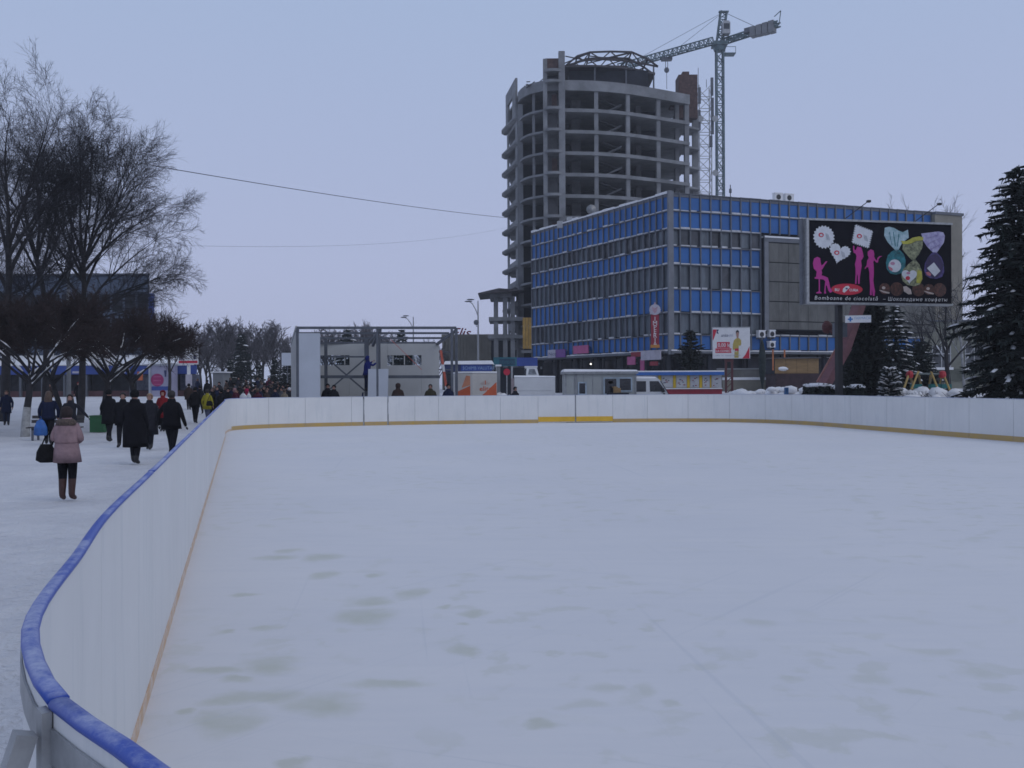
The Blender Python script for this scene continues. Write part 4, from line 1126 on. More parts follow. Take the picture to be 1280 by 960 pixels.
def pharmacy_sign():
    p = P(1056.5, 403.5, 38.9); w = 30.5 * 38.9 / F; h = 8.6 * 38.9 / F
    s = thing('pharmacy_sign', 'small white and blue direction sign on the black billboard post', 'sign', p, face_cam(p.x, p.y) * .6)
    m = MB(); m.box(0, w, -.03, .03, 0, h); obj('plate', m, M_SIGNW, s, local=True)
    m = MB(); m.box(.10, .30, -.038, -.031, h / 2 - .03, h / 2 + .03); m.box(.165, .235, -.042, -.0385, h / 2 - .1, h / 2 + .1); obj('cross', m, flat('cross_blue', (.03, .16, .42)), s, local=True)
    text('FARMACIA', .165, M_LETB, s, (.36, -.034, .13), sx=.85)
    m = MB(); m.box(-.05, w + .02, -.025, .035, h + .003, h + .02); obj('edge', m, M_GALV, s, local=True)
pharmacy_sign()

def sponsor_board():
    d = 66
    A = P(891, 448.3, d); W = 46.5 * d / F; H = 38.5 * d / F
    s = thing('phone_billboard', 'white and red billboard showing a young man in yellow', 'billboard', A, -.02)
    m = MB(); m.box(0, W, 0, .12, 0, H); obj('panel', m, M_SIGNW, s, local=True)
    uv = lambda x, y: ((x - 110) / 790 * W, (825 - y) / 660 * H)
    def pr(poly, m_, name, k=1):
        m = MB(); m.plate([uv(*p) for p in poly], -.006 * k, -.006 * k + .005); obj(name, m, m_, s, local=True)
    pr([(112, 200), (200, 200), (160, 330), (125, 420), (112, 440)], M_REDB, 'corner_print'); pr([(200, 200), (245, 205), (215, 245), (240, 300), (190, 280)], M_NAVY, 'arrow_print')
    pr([(885, 560), (885, 822), (735, 822), (800, 740), (850, 640)], M_REDB, 'corner_print')
    pr([(200, 470), (470, 470), (470, 600), (200, 600)], M_REDB, 'price_box'); pr([(165, 606), (505, 606), (505, 705), (165, 705)], M_REDB, 'price_box')
    a = uv(215, 575); text('0,00 lei', .40, M_LETW, s, (a[0], -.009, a[1]), sx=.85, bold=.006); a = uv(178, 685); text('LA CONECTARE', .235, M_LETW, s, (a[0], -.009, a[1]), sx=.88, bold=.004)
    a = uv(285, 358); text('unite', .34, M_NAVY, s, (a[0], -.009, a[1]), shear=.2, sx=.7); a = uv(400, 355); text('mobil', .30, flat('grey_letters', (.35, .37, .45)), s, (a[0], -.009, a[1]), sx=.7)
    a = uv(160, 770); text('www  tel  reteaua nationala', .17, flat('grey_letters', None), s, (a[0], -.009, a[1]), sx=.95)
    skin = flat('printed_skin', (.36, .21, .17)); ycl = flat('printed_yellow_shirt', (.42, .33, .08))
    pr([(610, 240), (660, 240), (664, 310), (650, 390), (618, 390), (604, 310)], skin, 'figure_face', 2); pr([(600, 300), (600, 240), (630, 212), (664, 236), (668, 290), (655, 262), (615, 262)], M_BLACK, 'figure_hair', 3)
    pr([(560, 430), (620, 385), (660, 385), (710, 430), (712, 520), (690, 560), (660, 540), (655, 810), (565, 810), (570, 640), (530, 640), (535, 520)], ycl, 'figure_shirt', 1); pr([(575, 610), (655, 610), (660, 660), (580, 660)], M_REDB, 'figure_belt', 3)
    m = MB(); m.box(-.03, W + .03, -.02, .14, H + .003, H + .06); obj('top_edge', m, M_GALV, s, local=True)
    pc = (P(912, 480, d).x - A.x)
    for dx in (-.22, .22):
        m = MB(); m.box(pc + dx - .07, pc + dx + .07, .14, .28, -A.z, H * .6); obj('post', m, M_RUST, s, local=True)
    for k in range(6):
        m = MB(); m.bar((pc - .22, .2, -A.z + .3 + k * .42), (pc + .22, .2, -A.z + .72 + k * .42), .05); obj('lacing_bar', m, M_RUST, s, local=True)
    m = MB(); m.box(pc - .3, pc + .3, .12, .3, -.22, -.02); obj('post_head', m, M_RUST, s, local=True)
sponsor_board()

# ================================================================== closed parasol, plywood booth, low walls, sloping beam
def parasol():
    d = 64; b = P(953, 489, d); s = thing('closed_parasol', 'closed dark parasol standing before the grey low wall', 'parasol', (b.x, d, b.z))
    m = MB(); z = lambda y: (489 - y) * d / F
    m.rings([[(r * math.cos(a) * d / F, r * math.sin(a) * d / F, z(y)) for a in [i * math.pi / 5 for i in range(10)]] for y, r in ((487, .7), (478, 2.0), (466, 4.2), (450, 4.6), (440, 4.0), (430, 2.2), (424, .6))])
    obj('canopy', m, mat('dark_green_cloth', (.02, .03, .03), .9, var=.3, scale=4, bump=.4, bscale=6), s, local=True, smooth=True)
    m = MB(); m.tube([(0, 0, -.4), (0, 0, z(420))], .04, 6); obj('pole', m, M_STEEL, s, local=True)
parasol()

def low_walls():
    d = 76
    p, q = P(898, 462, d), P(968, 462, d); s = thing('low_stone_wall', 'low grey stone wall in two snowy steps behind the sponsor board', 'wall', (p.x, d, 0))
    m = MB(); m.box(p.x, q.x, d, d + .4, .2, p.z); obj('upper_wall', m, M_CPAN, s)
    m = MB(); m.box(p.x - .05, q.x + .05, d - .05, d + .5, p.z + .003, p.z + .1); obj('coping', m, M_CONC, s)
    z1 = PZ(930, 475, d - 1.2); m = MB(); m.box(p.x + .3, q.x + .2, d - 1.2, d - .005, .2, z1); obj('lower_wall', m, M_BEIGE, s)
    m = MB(); m.box(p.x + .3, q.x + .2, d - 1.25, d - .01, z1 + .004, z1 + .22); obj('snow_cap', m, SNOW, s)
low_walls()

def booth():
    d = 72
    p, q = P(968.5, 467, d), P(1023.5, 448, d)
    s = thing('plywood_booth', 'low booth boarded with tan plywood over a dark base', 'booth', (p.x, d, 0))
    n = 4
    for i in range(n):
        x0 = p.x + (q.x - p.x) * i / n; x1 = p.x + (q.x - p.x) * (i + 1) / n
        m = MB(); m.box(x0 + .01, x1 - .01, d, d + .03, p.z, q.z); obj('plywood_sheet', m, M_WOOD, s)
    m = MB(); m.box(p.x, q.x, d + .035, d + 3, p.z, q.z - .02); obj('body', m, M_DARK, s)
    m = MB(); m.box(p.x + .05, q.x - .05, d - .12, d + 2.9, .2, p.z - .01); obj('base', m, mat('dark_brown_boards', (.045, .025, .03), .8, var=.3, scale=2), s)
    m = MB(); m.box(p.x - .1, q.x + .1, d - .2, d + 3.1, q.z + .002, q.z + .08); obj('roof', m, M_CONC_D, s)
    for x, yb in ((966, 463), (980.5, 447)):
        a = P(x, 470, d - .2); m = MB(); m.box(a.x - .05, a.x + .05, d - .32, d - .21, PZ(x, yb, d), PZ(x, 437, d)); obj('orange_post', m, mat('orange_post_paint', (.42, .14, .05), .6, var=.15, scale=3), s)
    c = P(979, 461, d - .6); m = MB(); m.ball(c, (.4, .3, .16), 10, 6, jit=.1, seed=2); obj('snow_lump', m, SNOW, s)
booth()

def slope_beam():
    d = 42
    a, b = P(1029, 482, d), P(1079, 365, d + 1)
    s = thing('sloping_chute', 'wide pinkish red sloping beam rising behind the black billboard', 'chute', (a.x, d, a.z))
    m = MB(); mid = P(1056, 434, d + .5)
    mp = mat('pink_red_painted_metal', (.20, .085, .095), .7, var=.2, scale=1.5)
    m.bar(a, mid, .60, .35); obj('lower_run', m, mp, s)
    m = MB(); m.bar(mid + (mid - a).normalized() * .02, b, .50, .35); obj('upper_run', m, mp, s)
    e = Vector((-.30, -.05, .16)); m = MB(); m.bar(a + e, mid + e, .045, .08); obj('edge_rail', m, mat('pink_edge', (.36, .17, .15), .7), s)
    c = P(1034, 409, d + 1.2); m = MB(); m.ball(c, (.26, .2, .3), 10, 7, jit=.08, seed=4); m.bar(c, mid, .08); obj('red_hopper', m, M_RUST, s)
    c = P(1047, 413, d + .3); m = MB(); m.box(c.x - .24, c.x + .3, d - .1, d + .3, c.z - .32, c.z + .32); obj('drive_box', m, M_STEEL, s)
    m = MB(); m.box(a.x - .5, a.x + .5, d - .3, d + .5, a.z - .9, a.z + .0); obj('footing', m, M_CONC_D, s)
slope_beam()

# ================================================================== pavilion under construction
M_PAVW = mat('white_sandwich_panel', (0.47, 0.47, 0.455), 0.5, var=0.06, scale=.8)
M_PAVF = mat('pale_blue_panel', (0.47, 0.50, 0.55), 0.5, var=0.05, scale=.8)
PAV = {}
def clear_glass():
    m = MATS.get('clear_glass')
    if m is None:
        m = bpy.data.materials.new('clear_glass'); m.use_nodes = True
        n, l = m.node_tree.nodes, m.node_tree.links
        b = n['Principled BSDF']; b.inputs['Base Color'].default_value = (.6, .65, .68, 1); b.inputs['Roughness'].default_value = .02
        b.inputs['Transmission Weight'].default_value = 1.0; b.inputs['IOR'].default_value = 1.03
        MATS['clear_glass'] = m
    return m
def pavilion():
    FL_, FR_ = Vector((-9.95, 42.6)), Vector((-2.6, 43.2))
    dv = Vector((-.285, 1.0)).normalized() * 5.0
    BL, BR = FL_ + dv, FR_ + dv
    zf, zb = 4.60, 4.12
    s = thing('steel_frame_pavilion', 'half built pavilion of grey steel frame and white panels behind the rink', 'pavilion', ((FL_.x + FR_.x) / 2, 45, 0))
    v = lambda p, z: Vector((p.x, p.y, z))
    def bar(a, b, w=.1, name='beam', m_=M_STEEL): 
        m = MB(); m.bar(a, b, w); return obj(name, m, m_, s)
    m = MB(); m.prism([(p.x, p.y) for p in (FL_, FR_, BR, BL)], .0, .42); obj('floor', m, M_CONC_D, s)
    for f in (0, .33, .66, 1):
        a, b = FL_.lerp(BL, f), FR_.lerp(BR, f); z = zf + (zb - zf) * f
        bar(v(a, z), v(b, z), .10 if f else .12, 'beam')
    for P0, P1 in ((FL_, BL), (FR_, BR)): bar(v(P0, zf - .12), v(P1, zb - .12), .12, 'rafter')
    for f in (.52,):
        a, b = FL_.lerp(FR_, f), BL.lerp(BR, f + .0); bar(v(a, zf - .12), v(b, zb - .12), .12, 'rafter')
    for f, P0, P1, w in ((0.005, FL_, FR_, .12), (1, FL_, FR_, .12), (.985, BL, BR, .16), (.5, FL_, FR_, .09)):
        q = P0.lerp(P1, f); bar(v(q, .42), v(q, zf if P0 is FL_ else zb), w, 'post')
    for px_, w in ((407.5, .14), (458.5, .2), (474.5, .1)):
        d = 45.6; bar(Vector((PX(px_, d), d, .42)), Vector((PX(px_, d), d, 4.2)), w, 'post')
    for (x, d0) in ((565, 42.4), (570.5, 42.9)):
        bar(Vector((PX(x, d0), d0, .0)), Vector((PX(x, d0), d0, 4.5)), .11, 'post')
    d = 45.5
    for (x0, y0, x1, y1, w) in ((407, 446, 455, 446, .08), (409, 448, 458, 490, .07), (456, 449, 413, 486, .07), (398, 471, 550, 471, .15)):
        bar(P(x0, y0, d), P(x1, y1, d - (.2 if y0 == y1 else .1)), w, 'brace' if y0 != y1 else 'cross_rail')
    bar(P(466, 432, 44.5), P(475, 411, 43.2), .12, 'brace')
    # back wall, in panels round two strip windows
    d = 47.6
    def pan(x0, x1, y0, y1, name='wall_panel', m_=M_PAVW, dd=0.0):
        a, b = P(x0, y1, d), P(x1, y0, d); m = MB(); m.box(a.x + .008, b.x - .008, d + dd, d + dd + .1, a.z, b.z); return obj(name, m, m_, s)
    z_ = 503
    for (x0, x1) in ((400, 437), (437, 484), (484, 527), (527, 549)):
        win = x0 in (400, 484)
        if win:
            pan(x0, x1, 429.5, 444); pan(x0, x1, 456.5, z_)
            w = pan(x0, x1, 444.3, 456.2, 'window', clear_glass(), .05)
            for k in range(3):
                xx = x0 + (x1 - x0) * (k + .5) / 3
                a, b = P(xx - .6, 456, d), P(xx + .6, 444.5, d); m = MB(); m.box(a.x, b.x, d + .01, d + .045, a.z, b.z); obj('mullion', m, M_PAVW, w)
            # the park seen through and mirrored in the strip: snow lumps beyond
        else: pan(x0, x1, 429.5, z_)
    # front left panel and left end panel
    a = FL_.lerp(FR_, .012); b = FL_.lerp(FR_, .143)
    m = MB(); m.prism([(a.x, a.y - .05), (b.x, b.y - .05), (b.x, b.y + .06), (a.x, a.y + .06)], .42, PZ(388, 416.5, 42.6)); obj('front_panel', m, M_PAVF, s)
    m = MB(); nrm = Vector((-1, -.3)).normalized() * .06
    q = [FL_ + nrm, FL_ - nrm * .2, BL - nrm * .2, BL + nrm]
    m.hexa([(q[0].x, q[0].y, .3), (q[1].x, q[1].y, .3), (q[2].x, q[2].y, .3), (q[3].x, q[3].y, .3), (q[0].x, q[0].y, zf + .1), (q[1].x, q[1].y, zf + .1), (q[2].x, q[2].y, zb + .1), (q[3].x, q[3].y, zb + .1)]); obj('end_panel', m, M_PAVW, s)
    # railing of the right corner
    for y in (440, 462): bar(P(549, y, 46.5), P(566, y, 42.5), .06, 'cross_rail')
pavilion()

def pav_things():
    # white panel leaning unfixed inside
    d = 44.2; a, b = P(459.5, 503, d), P(484.5, 461, d)
    t = thing('loose_wall_panel', 'loose white wall panel stood upright inside the pavilion', 'panel', (a.x, d, a.z))
    m = MB(); m.hexa([(a.x, d, a.z), (b.x, d, a.z), (b.x, d + .08, a.z), (a.x, d + .08, a.z), (a.x, d + .25, b.z), (b.x, d + .25, b.z), (b.x, d + .33, b.z), (a.x, d + .33, b.z)]); obj('sheet', m, M_PAVF, t)
    m = MB(); m.box(a.x + .05, b.x - .05, d + .1, d + .2, a.z - .5, a.z); obj('trestle', m, M_STEEL, t)
    # ladder the worker stands on
    d = 44.9; a = P(458, 500, d)
    t = thing('step_ladder', 'dark blue step ladder under the worker in the pavilion', 'ladder', (a.x, d, .42))
    h = 1.15
    for dx in (-.22, .22):
        m = MB(); m.bar((a.x + dx, d - .35, .42), (a.x + dx * .8, d, .42 + h), .06, .05); obj('stile', m, mat('navy_ladder_paint', (.02, .03, .09), .6), t)
        m = MB(); m.bar((a.x + dx, d + .5, .42), (a.x + dx * .8, d + .05, .42 + h), .05, .04); obj('rear_leg', m, mat('navy_ladder_paint', None), t)
    for k in range(4):
        f = (k + 1) / 4; m = MB(); m.box(a.x - .2, a.x + .2, d - .35 + .35 * f - .06, d - .35 + .35 * f + .06, .42 + h * f - .03, .42 + h * f); obj('tread', m, M_STEEL, t)
    # orange straps
    mo = mat('orange_red_strap', (.52, .10, .06), .6, var=.15, scale=4)
    for (x0, y0, x1, y1, d0, lab) in ((487, 423, 527, 462, 45.2, 'long orange strap slanting across the pavilion back wall'), ):
        p0, p1 = P(x0, y0, d0), P(x1, y1, d0); t = thing('strap', lab, 'strap', p0); m = MB(); m.bar(p0, p1, .05, .02); obj('webbing', m, mo, t)
        m = MB(); m.ball(p0, .06, 6, 5); obj('hook', m, M_STEEL, t)
    p0, p1 = P(551, 438, 43.9), P(559, 492, 43.3); t = thing('barrier_pole', 'red and white striped pole propped at the right end of the pavilion', 'pole', (p1.x, p1.y, p1.z - .6))
    for k in range(6):
        m = MB(); q0, q1 = p0.lerp(p1, k / 6), p0.lerp(p1, (k + 1) / 6); m.bar(q0, q1, .11, .05); obj('stripe', m, mo if k % 3 != 2 else M_SIGNW, t)
pav_things()

# ================================================================== kiosks, vans and stalls behind the boards
M_TYRE = mat('tyre_rubber', (0.015, 0.015, 0.016), 0.85, var=0.2, scale=5)
M_CARG = glass('car_glass', (0.018, 0.02, 0.026), 0.08)
M_VANW = mat('white_van_paint', (0.64, 0.65, 0.66), 0.3, var=0.06, scale=1.0)
def wheel(parent, x, y, r=.33, w=.2):
    m = MB(); m.tube([(x, y - w / 2, r), (x, y + w / 2, r)], r, 16); t = obj('wheel', m, M_TYRE, parent, local=True)
    m = MB(); m.tube([(x, y - w / 2 - .012, r), (x, y - w / 2 - .002, r)], r * .58, 12); obj('rim', m, M_GALV, t, local=True)
def box_van():
    d = 50; A = P(571, 480, d); W = 50.5 * d / F
    top = PZ(597, 466.5, d)
    s = thing('orange_trailer', 'white box trailer with orange print and snow on its roof', 'trailer', (A.x, d, 0), .12)
    z0 = .55
    sec = [(0, z0), (W, z0), (W + .02, top - .12), (W - .1, top), (.1, top), (-.02, top - .12)]
    m = MB(); m.prism([(0, 0), (W * .38, -.25), (W, 0), (W, 3.6), (0, 3.6)], z0, top - .02); obj('body', m, mat('warm_white_trailer', (.47, .45, .42), .5, var=.08, scale=1), s, local=True)
    mo = mat('orange_print', (.50, .095, .03), .5, var=.1, scale=2); ml = mat('light_orange_print', (.55, .22, .12), .5, var=.1, scale=2)
    h = top - z0
    def pr(poly, m_, name):          # on the right front face
        m = MB(); a = Vector((W * .38, -.25)); b = Vector((W, 0)); pts = []
        n = Vector((b.y - a.y, -(b.x - a.x))).normalized()
        for u, w in poly: p = a.lerp(b, u); pts.append((p.x + n.x * .006, p.y + n.y * .006, z0 + h * w))
        m.add(pts, [tuple(range(len(pts)))]); obj(name, m, m_, s, local=True)
    pr([(.30, .34), (.98, .34), (.98, .76)], mo, 'orange_triangle'); pr([(.02, .1), (.98, .1), (.98, .335), (.02, .335)], mo, 'orange_band')
    m = MB()
    for (q, w) in (((.02, .0), (.33, .0)),):
        pass
    a = Vector((0, 0)); b = Vector((W * .38, -.25)); n = Vector((b.y - a.y, -(b.x - a.x))).normalized()
    def pl(poly, m_, name):
        pts = []
        for u, w in poly: p = a.lerp(b, u); pts.append((p.x + n.x * .006, p.y + n.y * .006, z0 + h * w))
        m = MB(); m.add(pts, [tuple(range(len(pts)))]); obj(name, m, m_, s, local=True)
    pl([(.02, .1), (.86, .1), (.86, .66), (.02, .50)], mo, 'orange_triangle'); pl([(.30, .60), (.86, .68), (.86, .92), (.60, .94)], ml, 'orange_flame')
    rz = math.atan2(.25, W * .62)
    t = text('elite', .36, mo, s, (W * .38 + .38, -.19, z0 + h * .52), sx=1.15, rot=(math.pi / 2, 0, rz), bold=.006)
    for k in range(5):
        p = Vector((W * .38, -.25)).lerp(Vector((W, 0)), .40 + k * .06); m = MB(); m.bar((p.x, p.y - .012, z0 + h * .69), (p.x + (k - 2) * .04, p.y - .012, z0 + h * (.80 - abs(k - 2) * .03)), .05, .006); obj('ray_print', m, mo, s, local=True)
    m = MB(); m.rings([[(x * W, y, top + dz) for x, y in ((0, .0), (.38, -.27), (1, .0), (1, 3.6), (0, 3.6))] for dz in (0.0, .1)]); obj('snow_cap', m, SNOW, s, local=True)
    wheel(s, .5, .5); wheel(s, W - .5, .5)
    m = MB(); m.box(.1, W - .1, .3, 3.4, .4, z0 - .005); obj('chassis', m, M_BLACK, s, local=True)
box_van()

def white_truck():
    d = 51; A = P(640, 480, d); k = d / F
    s = thing('white_pickup', 'snow covered white truck with a high boxy load bed', 'truck', (A.x, d, 0), 0.0)
    zt = PZ(660, 471.5, d); W = 54 * k
    m = MB(); m.box(3 * k, W, 0, 2.0, .55, zt); obj('load_box', m, M_VANW, s, local=True)
    for i in range(3):
        m = MB(); m.box(6 * k, W - .05, -.02, -.002, .75 + i * .42, .79 + i * .42); obj('side_rib', m, M_VANW, s, local=True)
    m = MB(); m.box(-1 * k, 3 * k - .01, .02, 1.95, .5, zt - .06); obj('tailgate', m, mat('rose_grey_paint', (.30, .25, .26), .6, var=.2, scale=2), s, local=True)
    m = MB(); m.rings([[(3 * k - .02, -.03, zt + .003), (W + .02, -.03, zt + .003), (W + .02, 2.03, zt + .003), (3 * k - .02, 2.03, zt + .003)], [(3 * k, .1, zt + .1), (W, .1, zt + .06), (W, 1.9, zt + .08), (3 * k, 1.9, zt + .12)]]); obj('snow_cap', m, SNOW, s, local=True)
    # cab
    x0, x1 = 15 * k, 34 * k; zc = PZ(660, 459, d); xs = 19 * k
    m = MB(); m.hexa([(x0, .3, zt + .08), (x1, .3, zt + .08), (x1, 1.9, zt + .08), (x0, 1.9, zt + .08), (x0 + .08, .45, zc), (x1 - .12, .45, zc), (x1 - .12, 1.8, zc), (x0 + .08, 1.8, zc)]); cab = obj('cab', m, M_VANW, s, local=True)
    g = zc - zt
    m = MB(); m.hexa([(xs + .06, .285, zt + .16), (x1 - .13, .285, zt + .16), (x1 - .13, .33, zt + .16), (xs + .06, .33, zt + .16), (xs + .12, .415, zc - .09), (x1 - .24, .415, zc - .09), (x1 - .24, .46, zc - .09), (xs + .12, .46, zc - .09)]); obj('window', m, mat('frosted_glass', (.17, .19, .21), .3, var=.4, scale=4), cab, local=True)
    m = MB(); m.hexa([(x0 - .02, .26, zt + .1), (xs - .06, .29, zt + .1), (xs - .06, .34, zt + .1), (x0 - .02, .34, zt + .1), (x0 + .06, .40, zc - .06), (xs - .02, .42, zc - .06), (xs - .02, .46, zc - .06), (x0 + .06, .46, zc - .06)]); obj('window', m, M_CARG, cab, local=True)
    m = MB(); m.box(x0 - .2, x0 - .05, .25, .32, zt + .2, zt + .42); obj('mirror', m, M_BLACK, cab, local=True)
    m = MB(); m.box(x0 + .05, x1 - .08, .42, 1.83, zc + .002, zc + .07); obj('cab_snow', m, SNOW, s, local=True)
    wheel(s, .5, .15, .38); wheel(s, W - .5, .15, .38)
    m = MB(); m.box(.1, W - .1, .2, 1.8, .38, .545); obj('chassis', m, M_BLACK, s, local=True)
    d2 = 52; a = P(692, 470, d2)
    t = thing('dark_hatchback', 'dark parked car half hidden between the white truck and the grey cabin', 'car', (a.x, d2 + 1, 0))
    body = mat('dark_car_paint', (.025, .028, .04), .3, var=.2, scale=2)
    m = MB(); m.rings([[(x, y, z) for x, z in ((0, .45), (0.1, .95), (.5, 1.02), (.85, 1.5), (2.2, 1.55), (2.9, 1.05), (3.6, .95), (3.7, .45))] for y in (0, 1.6)]); b = obj('body', m, body, t, local=True)
    m = MB(); m.box(.9, 2.1, -.012, -.002, 1.08, 1.45); obj('window', m, M_CARG, b, local=True)
    m = MB(); m.box(.7, 2.3, -.02, 1.62, 1.552, 1.66); obj('snow_cap', m, SNOW, t, local=True)
    wheel(t, .7, .05, .3); wheel(t, 2.9, .05, .3)
white_truck()

def site_cabin():
    d = 45.5; k = d / F; A = P(706, 480, d); W = 89.5 * k; zt = PZ(750, 467.5, d)
    s = thing('site_cabin', 'grey site cabin with two dark windows and a snowy flat roof', 'cabin', (A.x, d, 0))
    mg = mat('grey_cabin_panel', (.33, .345, .335), .6, var=.07, scale=1)
    xs = [0, 12.8, 31, 47, 76, 89.5]
    m = MB(); m.box(0, W, .0, 2.4, .45, zt); obj('body', m, mg, s, local=True)
    for x in (0, 13, 87.2):
        m = MB(); m.box(x * k, x * k + .09, -.03, -.002, .45, zt); obj('corner_trim', m, mat('grey_trim', (.26, .27, .28), .5), s, local=True)
    for i in range(1, 8):
        if not 46 < i * 11.5 < 84: m = MB(); m.box(i * 11.5 * k, i * 11.5 * k + .03, -.012, -.001, .45, zt); obj('panel_joint', m, mat('grey_trim', None), s, local=True)
    m = MB(); m.box(-.08, W + .08, -.12, 2.5, zt + .003, zt + .12); obj('roof', m, mat('grey_trim', None), s, local=True)
    m = MB(); m.rings([[(-.08, -.12, zt + .124), (W + .08, -.12, zt + .124), (W + .08, 2.5, zt + .124), (-.08, 2.5, zt + .124)], [(.0, -.04, zt + .25), (W, -.04, zt + .2), (W, 2.4, zt + .2), (0, 2.4, zt + .25)]]); obj('roof_snow', m, SNOW, s, local=True)
    zw0, zw1 = PZ(750, 492, d), PZ(750, 471.5, d)
    mf = mat('pale_blue_frame', (.34, .41, .47), .5)
    for (x0, x1, w0, w1) in ((50, 64.5, 492, 473.5), (68.5, 83 - .5, 488, 473.5), (18, 25.5, 492, 479)):
        za, zb = PZ(750, w0, d), PZ(750, w1, d)
        m = MB(); m.box(x0 * k, x1 * k, -.02, -.004, za, zb); w = obj('window', m, M_CARG, s, local=True)
        for q in ((x0 * k - .07, x0 * k, za - .07, zb + .07), (x1 * k, x1 * k + .07, za - .07, zb + .07)):
            m = MB(); m.box(q[0], q[1], -.045, -.003, q[2], q[3]); obj('frame', m, mf, w, local=True)
        for q in ((zb, zb + .07), (za - .07, za)):
            m = MB(); m.box(x0 * k, x1 * k, -.043, -.003, q[0], q[1]); obj('frame', m, mf, w, local=True)
    c = (57 * k, -.022, PZ(750, 478, d)); m = MB(); m.rings([[(c[0] + r * math.cos(a), -.03, c[2] + .5 * r * math.sin(a)) for a in [i * math.pi / 6 for i in range(12)]] for r in (.14, .02)]); obj('light_glow', m, M_PAVW, s, local=True)
    m = MB(); m.box(.1, W - .1, .1, 2.3, .0, .445); obj('skid', m, M_BLACK, s, local=True)
    # cardboard box and snow before the window
    p = P(773, 487, 44.6); t = thing('cardboard_box', 'tan cardboard box stacked against the grey cabin window', 'box', (p.x, 44.6, p.z - .25))
    m = MB(); m.box(-.22, .12, 0, .4, .1, .33); obj('body', m, M_WOOD, t, local=True); m = MB(); m.hexa([(-.22, -.01, .333), (0, -.01, .333), (0, .4, .333), (-.22, .4, .333), (-.3, -.01, .39), (-.08, -.01, .40), (-.08, .4, .40), (-.3, .4, .39)]); obj('flap', m, M_WOOD, t, local=True)
    m = MB(); m.box(-.5, .5, -.1, .7, -1.3, .09); obj('pallet_stack', m, M_DARK, t, local=True)
site_cabin()

def minibus():
    d = 47.2; k = d / F; A = P(789, 480, d)
    s = thing('white_minibus', 'white minibus with dark cab windows and snow on its roof', 'van', (A.x, d, 0))
    zt = PZ(810, 473, d)
    prof = [(0, .45), (0, zt - .05), (.15, zt), (33 * k, zt), (37 * k, zt - .12), (49 * k, zt - 1.0), (51 * k, zt - 1.05), (58 * k, zt - 1.25), (60 * k, zt - 1.45), (60 * k, .45)]
    m = MB(); m.rings([[(x, y, z) for x, z in prof] for y in (0, .06, 1.84, 1.9)]); b = obj('body', m, M_VANW, s, local=True)
    def win(pts, name='window'):
        m = MB(); m.plate([(x * k, zt - z) for x, z in pts], -.014, -.002); obj(name, m, M_CARG, b, local=True)
    win([(5, .14), (18.5, .14), (18.5, .68), (5.5, .68)]); win([(23, .14), (34, .14), (43, .68), (23.5, .68)])
    m = MB(); m.hexa([(36 * k, .08, zt - .13), (37.6 * k, .08, zt - .15), (37.6 * k, 1.82, zt - .15), (36 * k, 1.82, zt - .13), (46.4 * k, .08, zt - .9), (49.8 * k, .08, zt - 1.02), (49.8 * k, 1.82, zt - 1.02), (46.4 * k, 1.82, zt - .9)])
    m = MB(); m.add([(37.3 * k, .1, zt - .13), (49.2 * k, .1, zt - .99), (49.2 * k, 1.8, zt - .99), (37.3 * k, 1.8, zt - .13)], [(0, 1, 2, 3)]); 
    m.v = [(x + .02, y, z + .012) for x, y, z in m.v]; obj('windscreen', m, M_CARG, b, local=True)
    m = MB(); m.bar((36.2 * k, -.012, zt - .12), (50 * k, -.012, zt - 1.03), .05, .02); obj('pillar_trim', m, M_BLACK, b, local=True)
    m = MB(); m.rings([[(.02, .02, zt + .003), (33 * k, .02, zt + .003), (36 * k, .9, zt - .05), (33 * k, 1.88, zt + .003), (.02, 1.88, zt + .003)], [(.05, .1, zt + .11), (30 * k, .1, zt + .09), (33 * k, .9, zt + .05), (30 * k, 1.8, zt + .09), (.05, 1.8, zt + .11)]]); obj('roof_snow', m, SNOW, s, local=True)
    m = MB(); m.box(40 * k, 42 * k, -.1, -.003, zt - .88, zt - .76); obj('door_handle', m, M_BLACK, b, local=True)
    m = MB(); m.box(38 * k, 40.5 * k, -.22, -.02, zt - .72, zt - .5); obj('mirror', m, M_BLACK, b, local=True)
    wheel(s, 12 * k, .1, .34); wheel(s, 50 * k, .1, .34)
minibus()

